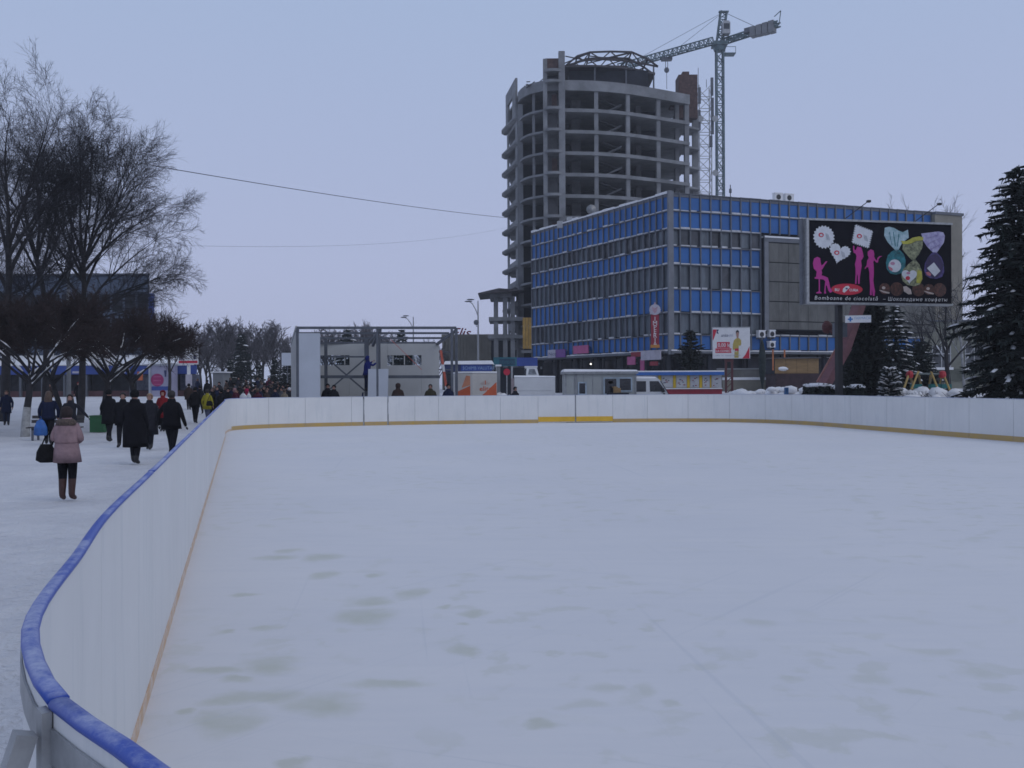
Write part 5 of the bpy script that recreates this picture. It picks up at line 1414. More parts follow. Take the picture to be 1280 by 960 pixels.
def fair_stall():
    d = 61; k = d / F; A = P(783, 480, d); W = 120 * k
    s = thing('fairground_stall', 'long white stall with yellow posts, blue eave and red skirt', 'stall', (A.x, d, 0), .02)
    z = lambda y: PZ(840, y, d)
    mw = mat('white_printed_board', (.50, .50, .49), .5, scale=2.3, col2=(.36, .37, .40))
    m = MB(); m.box(0, W, .1, 3.0, .5, z(466)); obj('body', m, mw, s, local=True)
    my = mat('yellow_stall_post', (.55, .37, .02), .5, var=.1, scale=2)
    for i, x in enumerate((42, 60.5, 78, 93.5, 106)):
        w = 3.4 if i < 4 else 1.4
        m = MB(); m.box((x - w / 2) * k, (x + w / 2) * k, .02, .099, z(485), z(469)); obj('yellow_post', m, my, s, local=True)
    for x0, x1 in ((44.5, 58.5), (63, 75.8), (80.5, 91.5), (96, 104.8), (107.6, 117)):
        m = MB(); m.box(x0 * k, x1 * k, .05, .098, z(484), z(469.5)); pn = obj('menu_board', m, mw, s, local=True)
        rg = random.Random(int(x0))
        for j in range(7):
            xx = rg.uniform(x0 + 1, x1 - 3.5); yy = rg.uniform(471, 482); m = MB(); m.box(xx * k, (xx + rg.uniform(1.4, 3)) * k, .04, .0498, z(yy + 1.1), z(yy)); obj('menu_print', m, rg.choice([M_NAVY, M_RED, M_STEEL, M_LILAC, M_STEEL]), pn, local=True)
    mbk = mat('blue_eave', (.03, .12, .38), .5, var=.1, scale=1.4)
    m = MB(); m.box(-.1, W + .1, -.25, 3.1, z(469), z(465)); obj('eave', m, mbk, s, local=True)
    m = MB(); m.box(-.1, W + .1, -.25, 3.1, z(465) + .004, z(465) + .09); obj('roof_snow', m, SNOW, s, local=True)
    m = MB(); m.box(38 * k, W, -.02, .099, z(494), z(486.5)); obj('red_skirt', m, M_RED, s, local=True)
    m = MB(); m.box(38 * k, W, -.12, .05, z(486.5) + .003, z(486.5) + .07); obj('counter', m, M_SIGNW, s, local=True)
fair_stall()

def back_kiosks():
    # blue exchange kiosk with snow roof
    d = 74; k = d / F; A = P(556, 480, d); W = 60 * k; z = lambda y: PZ(586, y, d)
    s = thing('exchange_kiosk', 'long low kiosk with a blue lettered fascia and thick snow on its roof', 'kiosk', (A.x, d, 0))
    m = MB(); m.box(0, W, .15, 3, 0.3, z(455)); obj('body', m, mat('dark_kiosk_wall', (.06, .065, .085), .6, var=.3, scale=1.2), s, local=True)
    m = MB(); m.box(20 * k, W - 1 * k, -.1, .14, z(464), z(455.5)); fa = obj('fascia', m, M_SIGNB, s, local=True)
    m = MB(); m.box(0, 19.6 * k, -.06, .14, z(464), z(456)); obj('fascia', m, M_NAVY, s, local=True)
    text('SCHIMB VALUTAR', .37, M_LETB, s, (22.5 * k, -.105, z(462)), sx=.86)
    m = MB(); m.rings([[(-.1, -.25, z(455.4)), (W + .1, -.25, z(455.4)), (W + .1, 3.1, z(455.4)), (-.1, 3.1, z(455.4))], [(.05, -.1, z(451.3)), (W - .1, -.1, z(450.8)), (W - .1, 3, z(450)), (.05, 3, z(450))]]); obj('roof_snow', m, SNOW, s, local=True)
    for i in range(4):
        m = MB(); m.box((3 + i * 14) * k, (13 + i * 14) * k, .1, .148, 1.3, z(467)); obj('window', m, M_CARG, s, local=True)
    # teal and blue gantry sign
    d = 80; k = d / F; A = P(617, 480, d); z = lambda y: PZ(640, y, d)
    s = thing('gantry_sign', 'long teal and dark blue shop sign carried on posts', 'sign', (A.x, d, 0))
    m = MB(); m.box(0, 29 * k, 0, .3, z(457.5), z(446.5)); obj('sign_box', m, M_TEAL, s, local=True)
    m = MB(); m.box(29 * k + .02, 55 * k, 0, .3, z(457.5), z(447)); obj('sign_box', m, M_SIGNB, s, local=True)
    m = MB(); m.box(7.5 * k, 27 * k, -.03, -.003, z(456), z(448.5)); obj('name_board', m, mat('dark_teal', (.012, .05, .09), .5), s, local=True)
    text('LOMBARD', .40, M_TEAL, s, (8.6 * k, -.036, z(454.7)), sx=.72)
    for x in (4, 23, 41, 53):
        m = MB(); m.box(x * k - .08, x * k + .08, .05, .2, 0, z(457.6)); obj('post', m, M_GALV, s, local=True)
    m = MB(); m.box(0, 55 * k, 1.5, 4, .3, z(459)); obj('shop_front', m, M_DARK, s, local=True)
    # red round road sign
    d = 57; p = P(633.5, 465, d)
    s = thing('road_sign', 'round red road sign on a thin pole beside the white truck', 'road sign', (p.x, d, 0), face_cam(p.x, d))
    r = 4.2 * d / F
    m = MB(); m.plate([(r * math.cos(a), p.z + r * math.sin(a)) for a in [i * math.pi / 10 for i in range(20)]], -.03, 0); obj('disc', m, M_REDB, s, local=True)
    m = MB(); m.tube([(0, .05, 0), (0, .05, p.z + r)], .04, 6); obj('pole', m, M_GALV, s, local=True)
    # leaning white advertising pillar left of it
    d = 62; a = P(623, 458, d); s = thing('white_pillar', 'narrow white pillar standing between the trailer and the red road sign', 'pillar', (a.x, d, 0))
    m = MB(); m.box(-.12, .12, 0, .24, 0, a.z); obj('shaft', m, M_CONC, s, local=True); m = MB(); m.box(-.2, .2, -.06, .3, a.z + .003, a.z + .12); obj('cap', m, SNOW, s, local=True)
    # snow heap and dark rubbish by the truck
    p = P(628, 489, 50.5); m = MB(); m.ball((p.x - .1, 50.8, .95), (.62, .6, .5), 14, 9, jit=.14, seed=9); m.ball((p.x + .35, 51.0, .8), (.5, .5, .5), 12, 8, jit=.16, seed=10); m.ball((p.x - .4, 50.6, .7), (.4, .5, .45), 12, 8, jit=.16, seed=11); tag(obj('snow_heap', m, SNOW, smooth=True), 'heaped cleared snow between the orange trailer and the white truck', 'snow heap')
    # low grey block with ribbed facade and red script sign on its roof
    d = 165; k = d / F; A = P(553, 480, d); z = lambda y: PZ(590, y, d); W = 92 * k
    s = thing('ribbed_office_block', 'long low grey block with a ribbed facade beyond the pavilion', 'building', (A.x, d, 0), .04)
    m = MB(); m.box(0, W, 0, 12, 0, z(419)); obj('body', m, M_BEIGE, s, local=True)
    n = 24
    rb = MB(); rb.box(0, .45, -.5, -.002, 0, z(421) - 1.0); rme = rb.mesh('rib')
    wb = MB(); wb.box(0, W / n - .55, -.06, -.003, 0, 4.2); wme = wb.mesh('window')
    for i in range(n):
        put('rib', rme, M_BEIGE, s, (i * W / n, 0, 1.0)); put('window', wme, M_CPAN, s, (i * W / n + .5, 0, z(445)))
    m = MB(); m.box(-.1, W + .1, -.6, 12, z(421), z(418)); obj('cornice', m, M_BEIGE, s, local=True)
    t = thing('script_sign', 'red script sign standing on the roof of the ribbed grey block', 'sign', P(563, 419, 166), 0)
    text('Elis', 2.3, mat('red_neon_letters', (.28, .025, .06), .5), t, (0, 0, -.3), shear=.35, sx=1.15, bold=.03)
    for x in (.4, 2.2): 
        m = MB(); m.bar((x, .2, -1.0), (x, .2, .6), .08); obj('bracket', m, M_STEEL, t, local=True)
back_kiosks()

# ================================================================== lamps and wires
def street_lamp(px, y_top, d, label, arm=-1, ball=False, twin=True):
    p = P(px, 480, d); zt = PZ(px, y_top, d)
    s = thing('street_lamp', label, 'street lamp', (p.x, d, 0))
    m = MB(); m.tube([(0, 0, 0), (0, 0, zt * .6), (0, 0, zt)], [.13, .10, .06], 8); obj('pole', m, M_GALV, s, local=True)
    k = d / F
    m = MB(); q = [(0, 0, zt - 1.6), (arm * 3 * k, 0, zt - .9), (arm * 7 * k, 0, zt - .3), (arm * 11 * k, 0, zt - .05)]; m.tube(q, .05, 6); a = obj('arm', m, M_GALV, s, local=True)
    for dz in (0, .55):
        m = MB(); m.ball((arm * (12.0 - dz * 5) * k, 0, zt - .06 + dz * .35), (.42, .14, .08), 10, 6); obj('lamp_head', m, M_STEEL, a, local=True)
    if ball:
        m = MB(); z = PZ(px, 403, d); m.ball((-2.3 * k, 0, z), .28, 10, 8); m.tube([(0, 0, z - .4), (-2.3 * k, 0, z - .4), (-2.3 * k, 0, z - .2)], .04, 5); obj('globe', m, M_STEEL, s, local=True)
street_lamp(598, 376, 95, 'tall grey street lamp with a curved arm before the unfinished podium', ball=True)
street_lamp(517, 396, 120, 'distant street lamp rising above the pavilion frame')

def wire(a, b, sag, r, label):
    pts = [a.lerp(b, i / 24) - Vector((0, 0, sag * 4 * (i / 24) * (1 - i / 24))) for i in range(25)]
    m = MB(); m.tube(pts, r, 5)
    tag(obj('overhead_cable', m, M_WIRE), label, 'cable')
M_WIRE = mat('grey_cable', (.05, .05, .06), .6)
wire(P(190, 207, 70), P(636, 272.5, 150), .35, .032, 'dark overhead cable running from the bare trees to the unfinished tower')
wire(P(200, 306, 70), P(640, 283, 150), 1.2, .009, 'very thin overhead cable below the thick one in front of the sky')

# ================================================================== left side buildings
def left_block():
    d = 96; k = d / F; x0, x1 = P(-160, 480, d).x, P(187, 480, d).x
    z = lambda y: PZ(120, y, d)
    s = thing('slate_blue_block', 'wide slate blue flat roofed block behind the bare trees', 'building', (x1, d, 0))
    mb = mat('slate_blue_cladding', (.075, .10, .15), .6, var=.15, scale=.3)
    xb = x1 * (d + 18) / d - 1.2
    m = MB(); m.prism([(x0, d), (x1, d), (xb, d + 18), (x0, d + 18)], 0, z(344)); obj('body', m, mb, s)
    m = MB(); m.prism([(x0, d - .4), (x1 + .3, d - .4), (xb, d + 18), (x0, d + 18)], z(344) + .003, z(342.5)); obj('roof_edge', m, M_STEEL, s)
    m = MB(); m.box(x1 + .01, x1 + .4, d - .15, d + .4, 1, z(367)); obj('blue_corner', m, M_SIGNB, s)
    n = 22; w = (x1 - x0) / n
    b1 = MB(); b1.box(0, w - .12, -.12, -.004, 0, z(346) - z(366)); me1 = b1.mesh('cladding_panel')
    b2 = MB(); b2.box(0, w - .25, -.06, -.004, 0, z(368) - z(390)); me2 = b2.mesh('window')
    for i in range(n):
        put('cladding_panel', me1, mb, s, (x0 + i * w + .06 - x1, 0, z(366)))
        for zz in (390, 420):
            put('window', me2, random.Random(i * 7 + zz).choice([M_WIN, M_SHOP, M_SHOP]), s, (x0 + i * w + .12 - x1, 0, z(zz)))
    m = MB(); p = P(114, 341.5, d); m.box(p.x - .5, p.x + .4, d + 1, d + 1.8, z(344), z(340)); obj('roof_vent', m, M_STEEL, s)
left_block()

def shop_row():
    d = 86; k = d / F; g = .85
    x0, x1 = P(-140, 480, d).x, P(246, 480, d).x
    z = lambda y: PZ(120, y, d)
    s = thing('shop_row', 'long single storey row of shops with a blue fascia and sloping snowy roof', 'building', (x1, d, 0))
    xr = (x1 - .2) * (d + 9) / d - .3
    m = MB(); m.prism([(x0, d + 1.2), (x1 - .6, d + 1.2), (xr - .4, d + 8), (x0, d + 8)], 0, z(458)); obj('body', m, M_SHOP, s)
    m = MB(); m.hexa([(x0, d - .2, z(457)), (x1 - .2, d - .2, z(457)), (xr, d + 9, z(446)), (x0, d + 9, z(446)), (x0, d - .25, z(456)), (x1 - .2, d - .25, z(456)), (xr, d + 9, z(440)), (x0, d + 9, z(440))]); obj('roof_snow', m, SNOW, s)
    n = 14; w = (x1 - x0) / n
    for i in range(n):
        a = x0 + i * w
        m = MB(); m.box(a + .01, a + w - .01, d - .15, d + .1, z(468), z(457.3)); obj('fascia_board', m, M_SIGNB, s)
        m = MB(); m.box(a + .12, a + w - .12, d + 1.1, d + 1.19, g + .7, z(468.5)); obj('shop_window', m, M_SHOP if i < 11 else mat('shop_display', (.16, .17, .22), .3, scale=1.4, col2=(.02, .03, .07)), s)
        m = MB(); m.box(a - .1, a + .1, d - .05, d + .15, 0, z(468.5)); obj('post', m, M_STEEL, s)
        if i % 2 == 0:
            m = MB(); m.box(a + w * .4, a + w * .8, d - .16, d - .152, z(466.5), z(464)); obj('lettering_strip', m, M_LILAC, s)
    m = MB(); m.box(x0, x1, d + .3, d + 1.08, .0, g + .65); obj('brick_plinth', m, mat('dark_red_plinth', (.09, .04, .045), .8, var=.2, scale=2), s)
    # lit advertising kiosk at the end of the row
    d = 84; k = d / F; p = P(186, 480, d); W = 28 * k; z = lambda y: PZ(200, y, d)
    s = thing('advert_kiosk', 'pale glazed kiosk with a round pink poster and a snowy top', 'kiosk', (p.x, d, 0))
    mfr = mat('pale_kiosk_frame', (.33, .35, .39), .5, var=.1, scale=2)
    m = MB(); m.box(0, W, .05, 1.6, .5, z(457)); obj('body', m, mat('poster_lilac', (.33, .32, .43), .5, var=.15, scale=1.0), s, local=True)
    for (a, b) in ((0, .18), (W - .18, W)):
        m = MB(); m.box(a, b, -.06, .048, .5, z(457)); obj('frame_post', m, mfr, s, local=True)
    m = MB(); m.box(-.05, W + .05, -.1, 1.7, z(457) + .003, z(455)); obj('frame_top', m, mfr, s, local=True)
    m = MB(); m.box(-.02, W + .02, -.08, 1.6, z(455) + .003, z(453.4)); obj('snow_cap', m, SNOW, s, local=True)
    r = 8 * k; c = (10.5 * k, z(475)); m = MB(); m.plate([(c[0] + r * math.cos(a), c[1] + r * math.sin(a)) for a in [i * math.pi / 12 for i in range(24)]], .02, .045); obj('pink_circle', m, flat('cherry_print', (.30, .02, .12)), s, local=True)
    for q in range(3):
        m = MB(); m.box(c[0] - r * .6, c[0] + r * .6, .01, .018, c[1] - .45 + q * .35, c[1] - .36 + q * .35); obj('print_line', m, M_PINK, s, local=True)
    m = MB(); m.box(.25, W - .2, .02, .046, z(488), z(483)); obj('blue_band', m, M_SIGNB, s, local=True)
    m = MB(); m.plate([(19 * k, z(463)), (22 * k, z(463)), (21.5 * k, z(471)), (20 * k, z(471))], .02, .046); obj('figure_print', m, M_NAVY, s, local=True)
    p = P(175, 470, 84.5); s = thing('orange_notice', 'small orange notice on the shop front beside the pale kiosk', 'notice', (p.x - .25, 84.5, p.z - .4)); m = MB(); m.box(0, .5, 0, .06, 0, .8); obj('plate', m, mat('orange_notice_paint', (.5, .12, .04), .5, var=.08), s, local=True); m = MB(); m.box(.2, .3, .07, 1.5, .3, .4); obj('bracket', m, M_STEEL, s, local=True)
    # white poster on a white pole
    d = 70; k = d / F; p = P(235.5, 480, d); z = lambda y: PZ(235, y, d)
    s = thing('poster_board', 'white poster board with a red lower band on a white pole', 'sign', (p.x, d, 0))
    m = MB(); m.box(-12 * k, 12.3 * k, -.08, .08, z(455.5), z(433)); obj('panel', m, M_SIGNW, s, local=True)
    m = MB(); m.box(-11.5 * k, 12 * k, -.09, -.082, z(454), z(451)); obj('red_band', m, M_REDB, s, local=True)
    m = MB(); m.box(7 * k, 10 * k, -.09, -.082, z(449), z(444)); obj('dark_print', m, M_NAVY, s, local=True)
    m = MB(); m.box(-11 * k, -5 * k, -.09, -.082, z(450), z(438)); obj('grey_print', m, mat('grey_print', (.25, .24, .28), .5, var=.3, scale=3), s, local=True)

    m = MB(); m.box(-.1, .1, .0, .2, 0, z(455.6)); obj('pole', m, M_WHITE, s, local=True)
    m = MB(); m.box(-.2, .2, -.04, .24, PZ(235, 482, d), PZ(235, 468, d)); obj('pole_notice', m, M_LILAC, s, local=True)
    # pale panel by the left edge of the pavilion
    d = 92; p = P(352, 459, d); s = thing('pale_screen', 'pale blank roadside screen beside the left end of the pavilion', 'sign', (p.x, d, 0)); k = d / F
    m = MB(); m.box(0, 15 * k, 0, .15, PZ(358, 457, d), PZ(358, 441, d)); obj('panel', m, M_PAVF, s, local=True); m = MB(); m.box(6 * k, 7 * k, .16, .3, 0, PZ(358, 445, d)); obj('post', m, M_STEEL, s, local=True)
    d = 100; p = P(266, 470, d); s = thing('grey_hut', 'small pale grey hut behind the crowd beyond the corner of the rink', 'hut', (p.x, d, 0)); k = d / F
    m = MB(); m.box(0, 13 * k, 0, 2.5, 0, PZ(270, 466, d)); obj('wall', m, M_CONC, s, local=True); m = MB(); m.box(-.2, 13 * k + .2, -.2, 2.7, PZ(270, 466, d) + .003, PZ(270, 464.4, d)); obj('roof_snow', m, SNOW, s, local=True)
shop_row()

# concrete lamp pole among the left trees, green crate, bench
def left_bits():
    d = 60; p = P(86, 480, d); s = thing('concrete_pole', 'tall pale concrete pole among the bare trees on the left', 'pole', (p.x, d, ground_z(p.x, d)))
    zt = PZ(86, 300, d); m = MB(); m.tube([(0, 0, -.3), (0, 0, zt - 1)], [.15, .09], 8); obj('shaft', m, M_CONC, s, local=True)
    m = MB(); m.tube([(0, 0, zt - 1.5), (.1, 0, zt - .7), (.7, 0, zt - .4)], .05, 6); obj('arm', m, M_STEEL, s, local=True)
    d = 38.5; p = P(112, 526.5, d); k = d / F
    s = thing('green_crate', 'plain green crate standing on the snow', 'crate', (p.x, d, 0))
    mgn = mat('green_crate_paint', (.012, .10, .03), .5, var=.15, scale=3)
    h = 20 * k
    m = MB(); m.box(0, 18 * k, 0, .5, 0.02, h); obj('box', m, mgn, s, local=True); m = MB(); m.box(-.02, 18 * k + .02, -.02, .52, h + .003, h + .05); obj('lid', m, mgn, s, local=True)
    d = 33; p = P(32, 520, d); k = d / F
    s = thing('park_bench', 'dark slatted park bench behind the white footed tree trunk', 'bench', (p.x, d, 0))
    mw = mat('dark_bench_wood', (.05, .045, .045), .7, var=.2, scale=3)
    for j, (y, z) in enumerate(((0, .44), (.14, .45), (.28, .45), (.4, .62), (.45, .78))):
        m = MB(); m.box(0, 1.9, y, y + .11 if j < 3 else y + .03, z, z + .04 if j < 3 else z + .11); obj('slat', m, mw, s, local=True)
    for x in (.2, 1.65):
        m = MB(); m.box(x, x + .06, 0, .06, 0, .438); m.box(x, x + .06, .40, .46, 0, .61); m.box(x, x + .06, .0, .46, .38, .436); obj('leg', m, M_STEEL, s, local=True)
left_bits()

# ================================================================== playground and school wing on the right
def park_right():
    d = 95; k = d / F
    x0, x1 = P(1138, 480, d).x, P(1330, 480, d).x
    z = lambda y: PZ(1200, y, d)
    s = thing('pale_annex', 'low pale annex with white framed windows behind the swings', 'building', (x0, d, 0))
    m = MB(); m.box(x0, x1, d, d + 10, 0, z(402)); obj('wall', m, mat('pale_green_render', (.20, .205, .17), .9, var=.15, scale=.5), s)
    m = MB(); m.box(x0 - .2, x1 + .2, d - .3, d + 10, z(402) + .003, z(400)); obj('roof_edge', m, M_STEEL, s)
    m = MB(); m.box(x0 - .02, x1, d - .1, d - .004, z(476), z(461)); obj('plinth', m, mat('green_grey_plinth', (.10, .11, .09), .9, var=.2, scale=1), s)
    for xa in (1166, 1207, 1246, 1290):
        a, b = P(xa, 459, d), P(xa + 21, 432, d)
        m = MB(); m.box(a.x, b.x, d - .05, d - .004, a.z, b.z); w = obj('window', m, M_WIND, s)
        for q in (a.x - .1, (a.x + b.x) / 2 - .05, b.x):
            m = MB(); m.box(q, q + .1, d - .1, d - .052, a.z, b.z); obj('frame', m, mat('pale_window_frame', (.38, .39, .40), .5), w)
        m = MB(); m.box(a.x - .12, b.x + .12, d - .12, d - .053, (a.z * .4 + b.z * .6), (a.z * .4 + b.z * .6) + .1); obj('frame', m, mat('pale_window_frame', None), w)
        m = MB(); m.box(a.x - .25, b.x + .25, d - .3, d - .004, a.z - .28, a.z - .02); obj('sill', m, SNOW, w)
    # swings: two A frames, a rail, two seats
    d = 47.5; k = d / F; g = ground_z(P(1160, 480, d).x, d)
    z = lambda y: PZ(1160, y, d)
    p = P(1148, 480, d)
    s = thing('playground_swing', 'yellow framed playground swing with red caps in the snow', 'swing', (p.x, d, g))
    myw = mat('yellow_swing_tube', (.42, .29, .09), .6, var=.15, scale=3); mrd = mat('red_cap', (.42, .02, .03), .5, var=.1)
    def leg(x0, y0, x1, y1, dd): 
        m = MB(); a = P(x0, y0, d); b = P(x1, y1, d + dd); m.tube([a, b], .055, 6); obj('leg', m, myw, s)
    leg(1137, 465, 1130, 485, -.4); leg(1137, 465, 1142, 486, .4); leg(1148, 464.5, 1139, 487, -.5); leg(1148, 464.5, 1152, 488, .5)
    leg(1164, 465, 1161, 488, .5); leg(1164, 465, 1174, 490, -.5); leg(1178, 465, 1173, 493, .5); leg(1178, 465, 1190, 494, -.5)
    for xx in (1137, 1178):
        a = P(xx, 467, d); m = MB(); m.rings([[(a.x + r * math.cos(t), a.y + r * math.sin(t), a.z + h) for t in [i * math.pi / 5 for i in range(10)]] for r, h in ((.16, -.22), (.19, -.05), (.15, .1), (.05, .15))]); obj('cap', m, mrd, s)
    a, b = P(1138, 467.3, d), P(1178, 467.3, d); m = MB(); m.tube([a, b], .05, 6); obj('top_rail', m, mat('grey_green_tube', (.14, .17, .16), .6), s)
    mt = mat('teal_seat', (.01, .14, .14), .5, var=.1)
    for xx in (1145, 1168, 1182):
        a = P(xx, 483, d + .1); m = MB(); m.box(a.x - .26, a.x + .26, a.y - .12, a.y + .12, a.z - .1, a.z + .12); st = obj('seat', m, mt, s)
        for e in (-.22, .22):
            m = MB(); m.tube([(a.x + e, a.y, a.z + .1), (a.x + e * .9, a.y, P(xx, 467.5, d).z)], .014, 4); obj('chain', m, M_STEEL, st)
    # little blue box on the snow behind the boards
    p = P(983.5, 488, 47); s = thing('blue_cabinet', 'tiny bright blue cabinet just above the far boards', 'cabinet', (p.x, 47, p.z - .9)); k = 47 / F
    mbx = mat('bright_blue_paint', (.02, .10, .25), .5)
    for dx in (-2.3 * k, .4 * k):
        m = MB(); m.box(dx, dx + 1.9 * k, 0, .15, 0, 1.05); obj('door', m, mbx, s, local=True)
park_right()

# ================================================================== trees
M_BARK = mat('dark_bark', (0.028, 0.026, 0.029), 0.95, var=0.3, scale=3, bump=.3, bscale=20)
M_TWIG = mat('bare_twig', (0.034, 0.033, 0.040), 0.95, var=0.25, scale=1)
M_TWIGR = mat('reddish_brown_twig', (0.034, 0.021, 0.020), 0.95, var=0.3, scale=1)
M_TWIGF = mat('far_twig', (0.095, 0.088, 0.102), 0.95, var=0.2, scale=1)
M_LIME = mat('whitewash_on_bark', (0.36, 0.36, 0.35), 0.9, var=0.25, scale=4)
M_NEED = mat('dark_spruce_needles', (0.024, 0.038, 0.034), 0.9, scale=1.9, col2=(0.008, 0.013, 0.012))
M_NEEDB = mat('blackish_conifer_needles', (0.014, 0.020, 0.017), 0.9, var=0.4, scale=2)
M_BUSH = mat('dark_evergreen_leaves', (0.020, 0.028, 0.022), 0.9, var=0.4, scale=3)

def np_mesh(name, V, Q, T=None):
    """Mesh from an array of vertices, quads and optional triangles."""
    me = bpy.data.meshes.new(name)
    V = np.asarray(V, dtype=np.float32)
    Q = np.zeros((0, 4), np.int32) if Q is None else np.asarray(Q, np.int32)
    T = np.zeros((0, 3), np.int32) if T is None else np.asarray(T, np.int32)
    me.vertices.add(len(V)); me.vertices.foreach_set('co', V.ravel())
    loops = np.concatenate([Q.ravel(), T.ravel()]); me.loops.add(len(loops)); me.loops.foreach_set('vertex_index', loops)
    me.polygons.add(len(Q) + len(T))
    st = np.concatenate([np.arange(len(Q)) * 4, len(Q) * 4 + np.arange(len(T)) * 3]).astype(np.int32)
    me.polygons.foreach_set('loop_start', st)
    me.update(calc_edges=True); me.validate()
    return me

def tubes_np(paths):
    """paths: list of (points (k,3), radii (k), sides). Returns verts, quads."""
    groups = {}
    for p, r, n in paths: groups.setdefault((len(p), n), []).append((p, r))
    VV, QQ, off = [], [], 0
    for (k, n), lst in groups.items():
        Pn = np.array([a for a, _ in lst], np.float64); Rn = np.array([b for _, b in lst], np.float64)
        T = np.empty_like(Pn); T[:, 1:-1] = Pn[:, 2:] - Pn[:, :-2]; T[:, 0] = Pn[:, 1] - Pn[:, 0]; T[:, -1] = Pn[:, -1] - Pn[:, -2]
        T /= np.linalg.norm(T, axis=2, keepdims=True) + 1e-9
        ref = np.array([.31, .17, .05]); X = np.cross(T, ref); X /= np.linalg.norm(X, axis=2, keepdims=True) + 1e-9
        Y = np.cross(T, X)
        a = np.arange(n) * 2 * np.pi / n
        V = Pn[:, :, None, :] + (X[:, :, None, :] * np.cos(a)[None, None, :, None] + Y[:, :, None, :] * np.sin(a)[None, None, :, None]) * Rn[:, :, None, None]
        N = len(lst)
        i = np.arange(k - 1)[:, None]; j = np.arange(n)[None, :]
        q = np.stack([i * n + j, i * n + (j + 1) % n, (i + 1) * n + (j + 1) % n, (i + 1) * n + j], -1).reshape(-1, 4)
        q = (q[None] + (np.arange(N) * k * n)[:, None, None]).reshape(-1, 4) + off
        VV.append(V.reshape(-1, 3)); QQ.append(q); off += N * k * n
    return np.concatenate(VV), np.concatenate(QQ)

def rdir(rg, d, ang):
    """A direction at about the angle ang from d."""
    t = Vector((rg.gauss(0, 1), rg.gauss(0, 1), rg.gauss(0, 1))); x = (t - d * t.dot(d)).normalized()
    return (d * math.cos(ang) + x * math.sin(ang)).normalized()

def branch_path(rg, p, d, L, r0, r1, n, wob, trop):
    pts, rad = [tuple(p)], [r0]; q = Vector(p); d = Vector(d)
    for i in range(n):
        d = (d + Vector((rg.gauss(0, wob), rg.gauss(0, wob), rg.gauss(0, wob) + trop))).normalized()
        q = q + d * (L / n); pts.append(tuple(q)); rad.append(r0 + (r1 - r0) * (i + 1) / n)
    return pts, rad

def bare_tree(seed, trunk, limbs, spec, twig_r=0.010, lw=.5, first=.2):
    """trunk: (height, radius); limbs: list of (height fraction, azimuth, tilt from vertical, length, arch);
    spec: list of (children per branch, length ratio, angle, tropism) per further level. Returns trunk paths and crown paths."""
    rg = random.Random(seed)
    H, r = trunk
    tp = branch_path(rg, (0, 0, -.2), (0, 0, 1), H + .2, r, r * .55, 6, .05, .1)
    wood, fine, limbpaths = [(np.array(tp[0]), np.array(tp[1]), 9)], [], []
    cur = []
    for (f, az, tilt, L, arch) in limbs:
        i = min(5, int(f * 6)); a = Vector(tp[0][i]).lerp(Vector(tp[0][i + 1]), f * 6 - i)
        d = Vector((math.sin(tilt) * math.cos(az), math.sin(tilt) * math.sin(az), math.cos(tilt)))
        lr = r * (lw if L > 4 else lw * .84)
        p = branch_path(rg, a, d, L, lr, lr * .07, 8, .06, arch)
        wood.append((np.array(p[0]), np.array(p[1]), 7)); limbpaths.append(p); cur.append((p, L, lr))
    for lv, (n, ratio, ang, trop) in enumerate(spec):
        nxt = []
        for (p, L, lr) in cur:
            pts = [Vector(q) for q in p[0]]; k = len(pts) - 1
            for c in range(n):
                f0 = first if lv == 0 else .12; f = f0 + (.98 - f0) * (c + rg.random()) / n
                x = min(f, .999) * k; i = int(x); a = pts[i].lerp(pts[i + 1], x - i); dd = (pts[i + 1] - pts[i]).normalized()
                cl = L * ratio * rg.uniform(.7, 1.3) * (1.15 - .45 * f)
                cr = max(twig_r, p[1][i] * .48)
                last = lv == len(spec) - 1
                q = branch_path(rg, a, rdir(rg, dd, ang * rg.uniform(.6, 1.3)), cl, cr, max(twig_r * .55, cr * .3), 3 if last else 4, .10, trop)
                (fine if lv >= 1 else wood).append((np.array(q[0]), np.array(q[1]), 3 if last else (4 if lv >= 1 else 5)))
                nxt.append((q, cl, cr))
        cur = nxt
    return wood, fine, limbpaths

def tree_object(name, label, loc, wood, fine, m_wood, m_fine, group=None, rotz=0, foot=None, scale=None):
    s = thing(name, label, 'tree', loc, rotz, group)
    if scale: s.scale = scale
    V, Q = tubes_np(wood); put('trunk', np_mesh('trunk', V, Q), m_wood, s, smooth=True)
    V, Q = tubes_np(fine); put('crown', np_mesh('crown', V, Q), m_fine, s)
    if foot:
        tp = wood[0]; m = MB(); m.tube([tuple(q) for q in tp[0][:4]], [float(q) + .008 for q in tp[1][:4]], 12); put('whitewash', m.mesh('whitewash'), M_LIME, s, smooth=True)
    return s

def snow_on(paths, parent, rg, keep=.6, thick=.05):
    """Snow lying along the upper side of sloping limbs."""
    m = MB()
    for p in paths:
        pts, rad = p
        for i in range(len(pts) - 1):
            a, b = Vector(pts[i]), Vector(pts[i + 1])
            t = (b - a).normalized()
            if abs(t.z) > .86 or rg.random() > keep: continue
            r = (rad[i] + rad[i + 1]) / 2
            up = (Vector((0, 0, 1)) - t * t.z).normalized()
            m.tube([a + up * r * .75, (a + b) / 2 + up * r * .9, b + up * r * .75], [r * .55, r * .85 + .01, r * .5], 6)
    if m.v: tag(put('snow_strip', m.mesh('snow_strip'), SNOW, parent, smooth=True), kind='stuff')

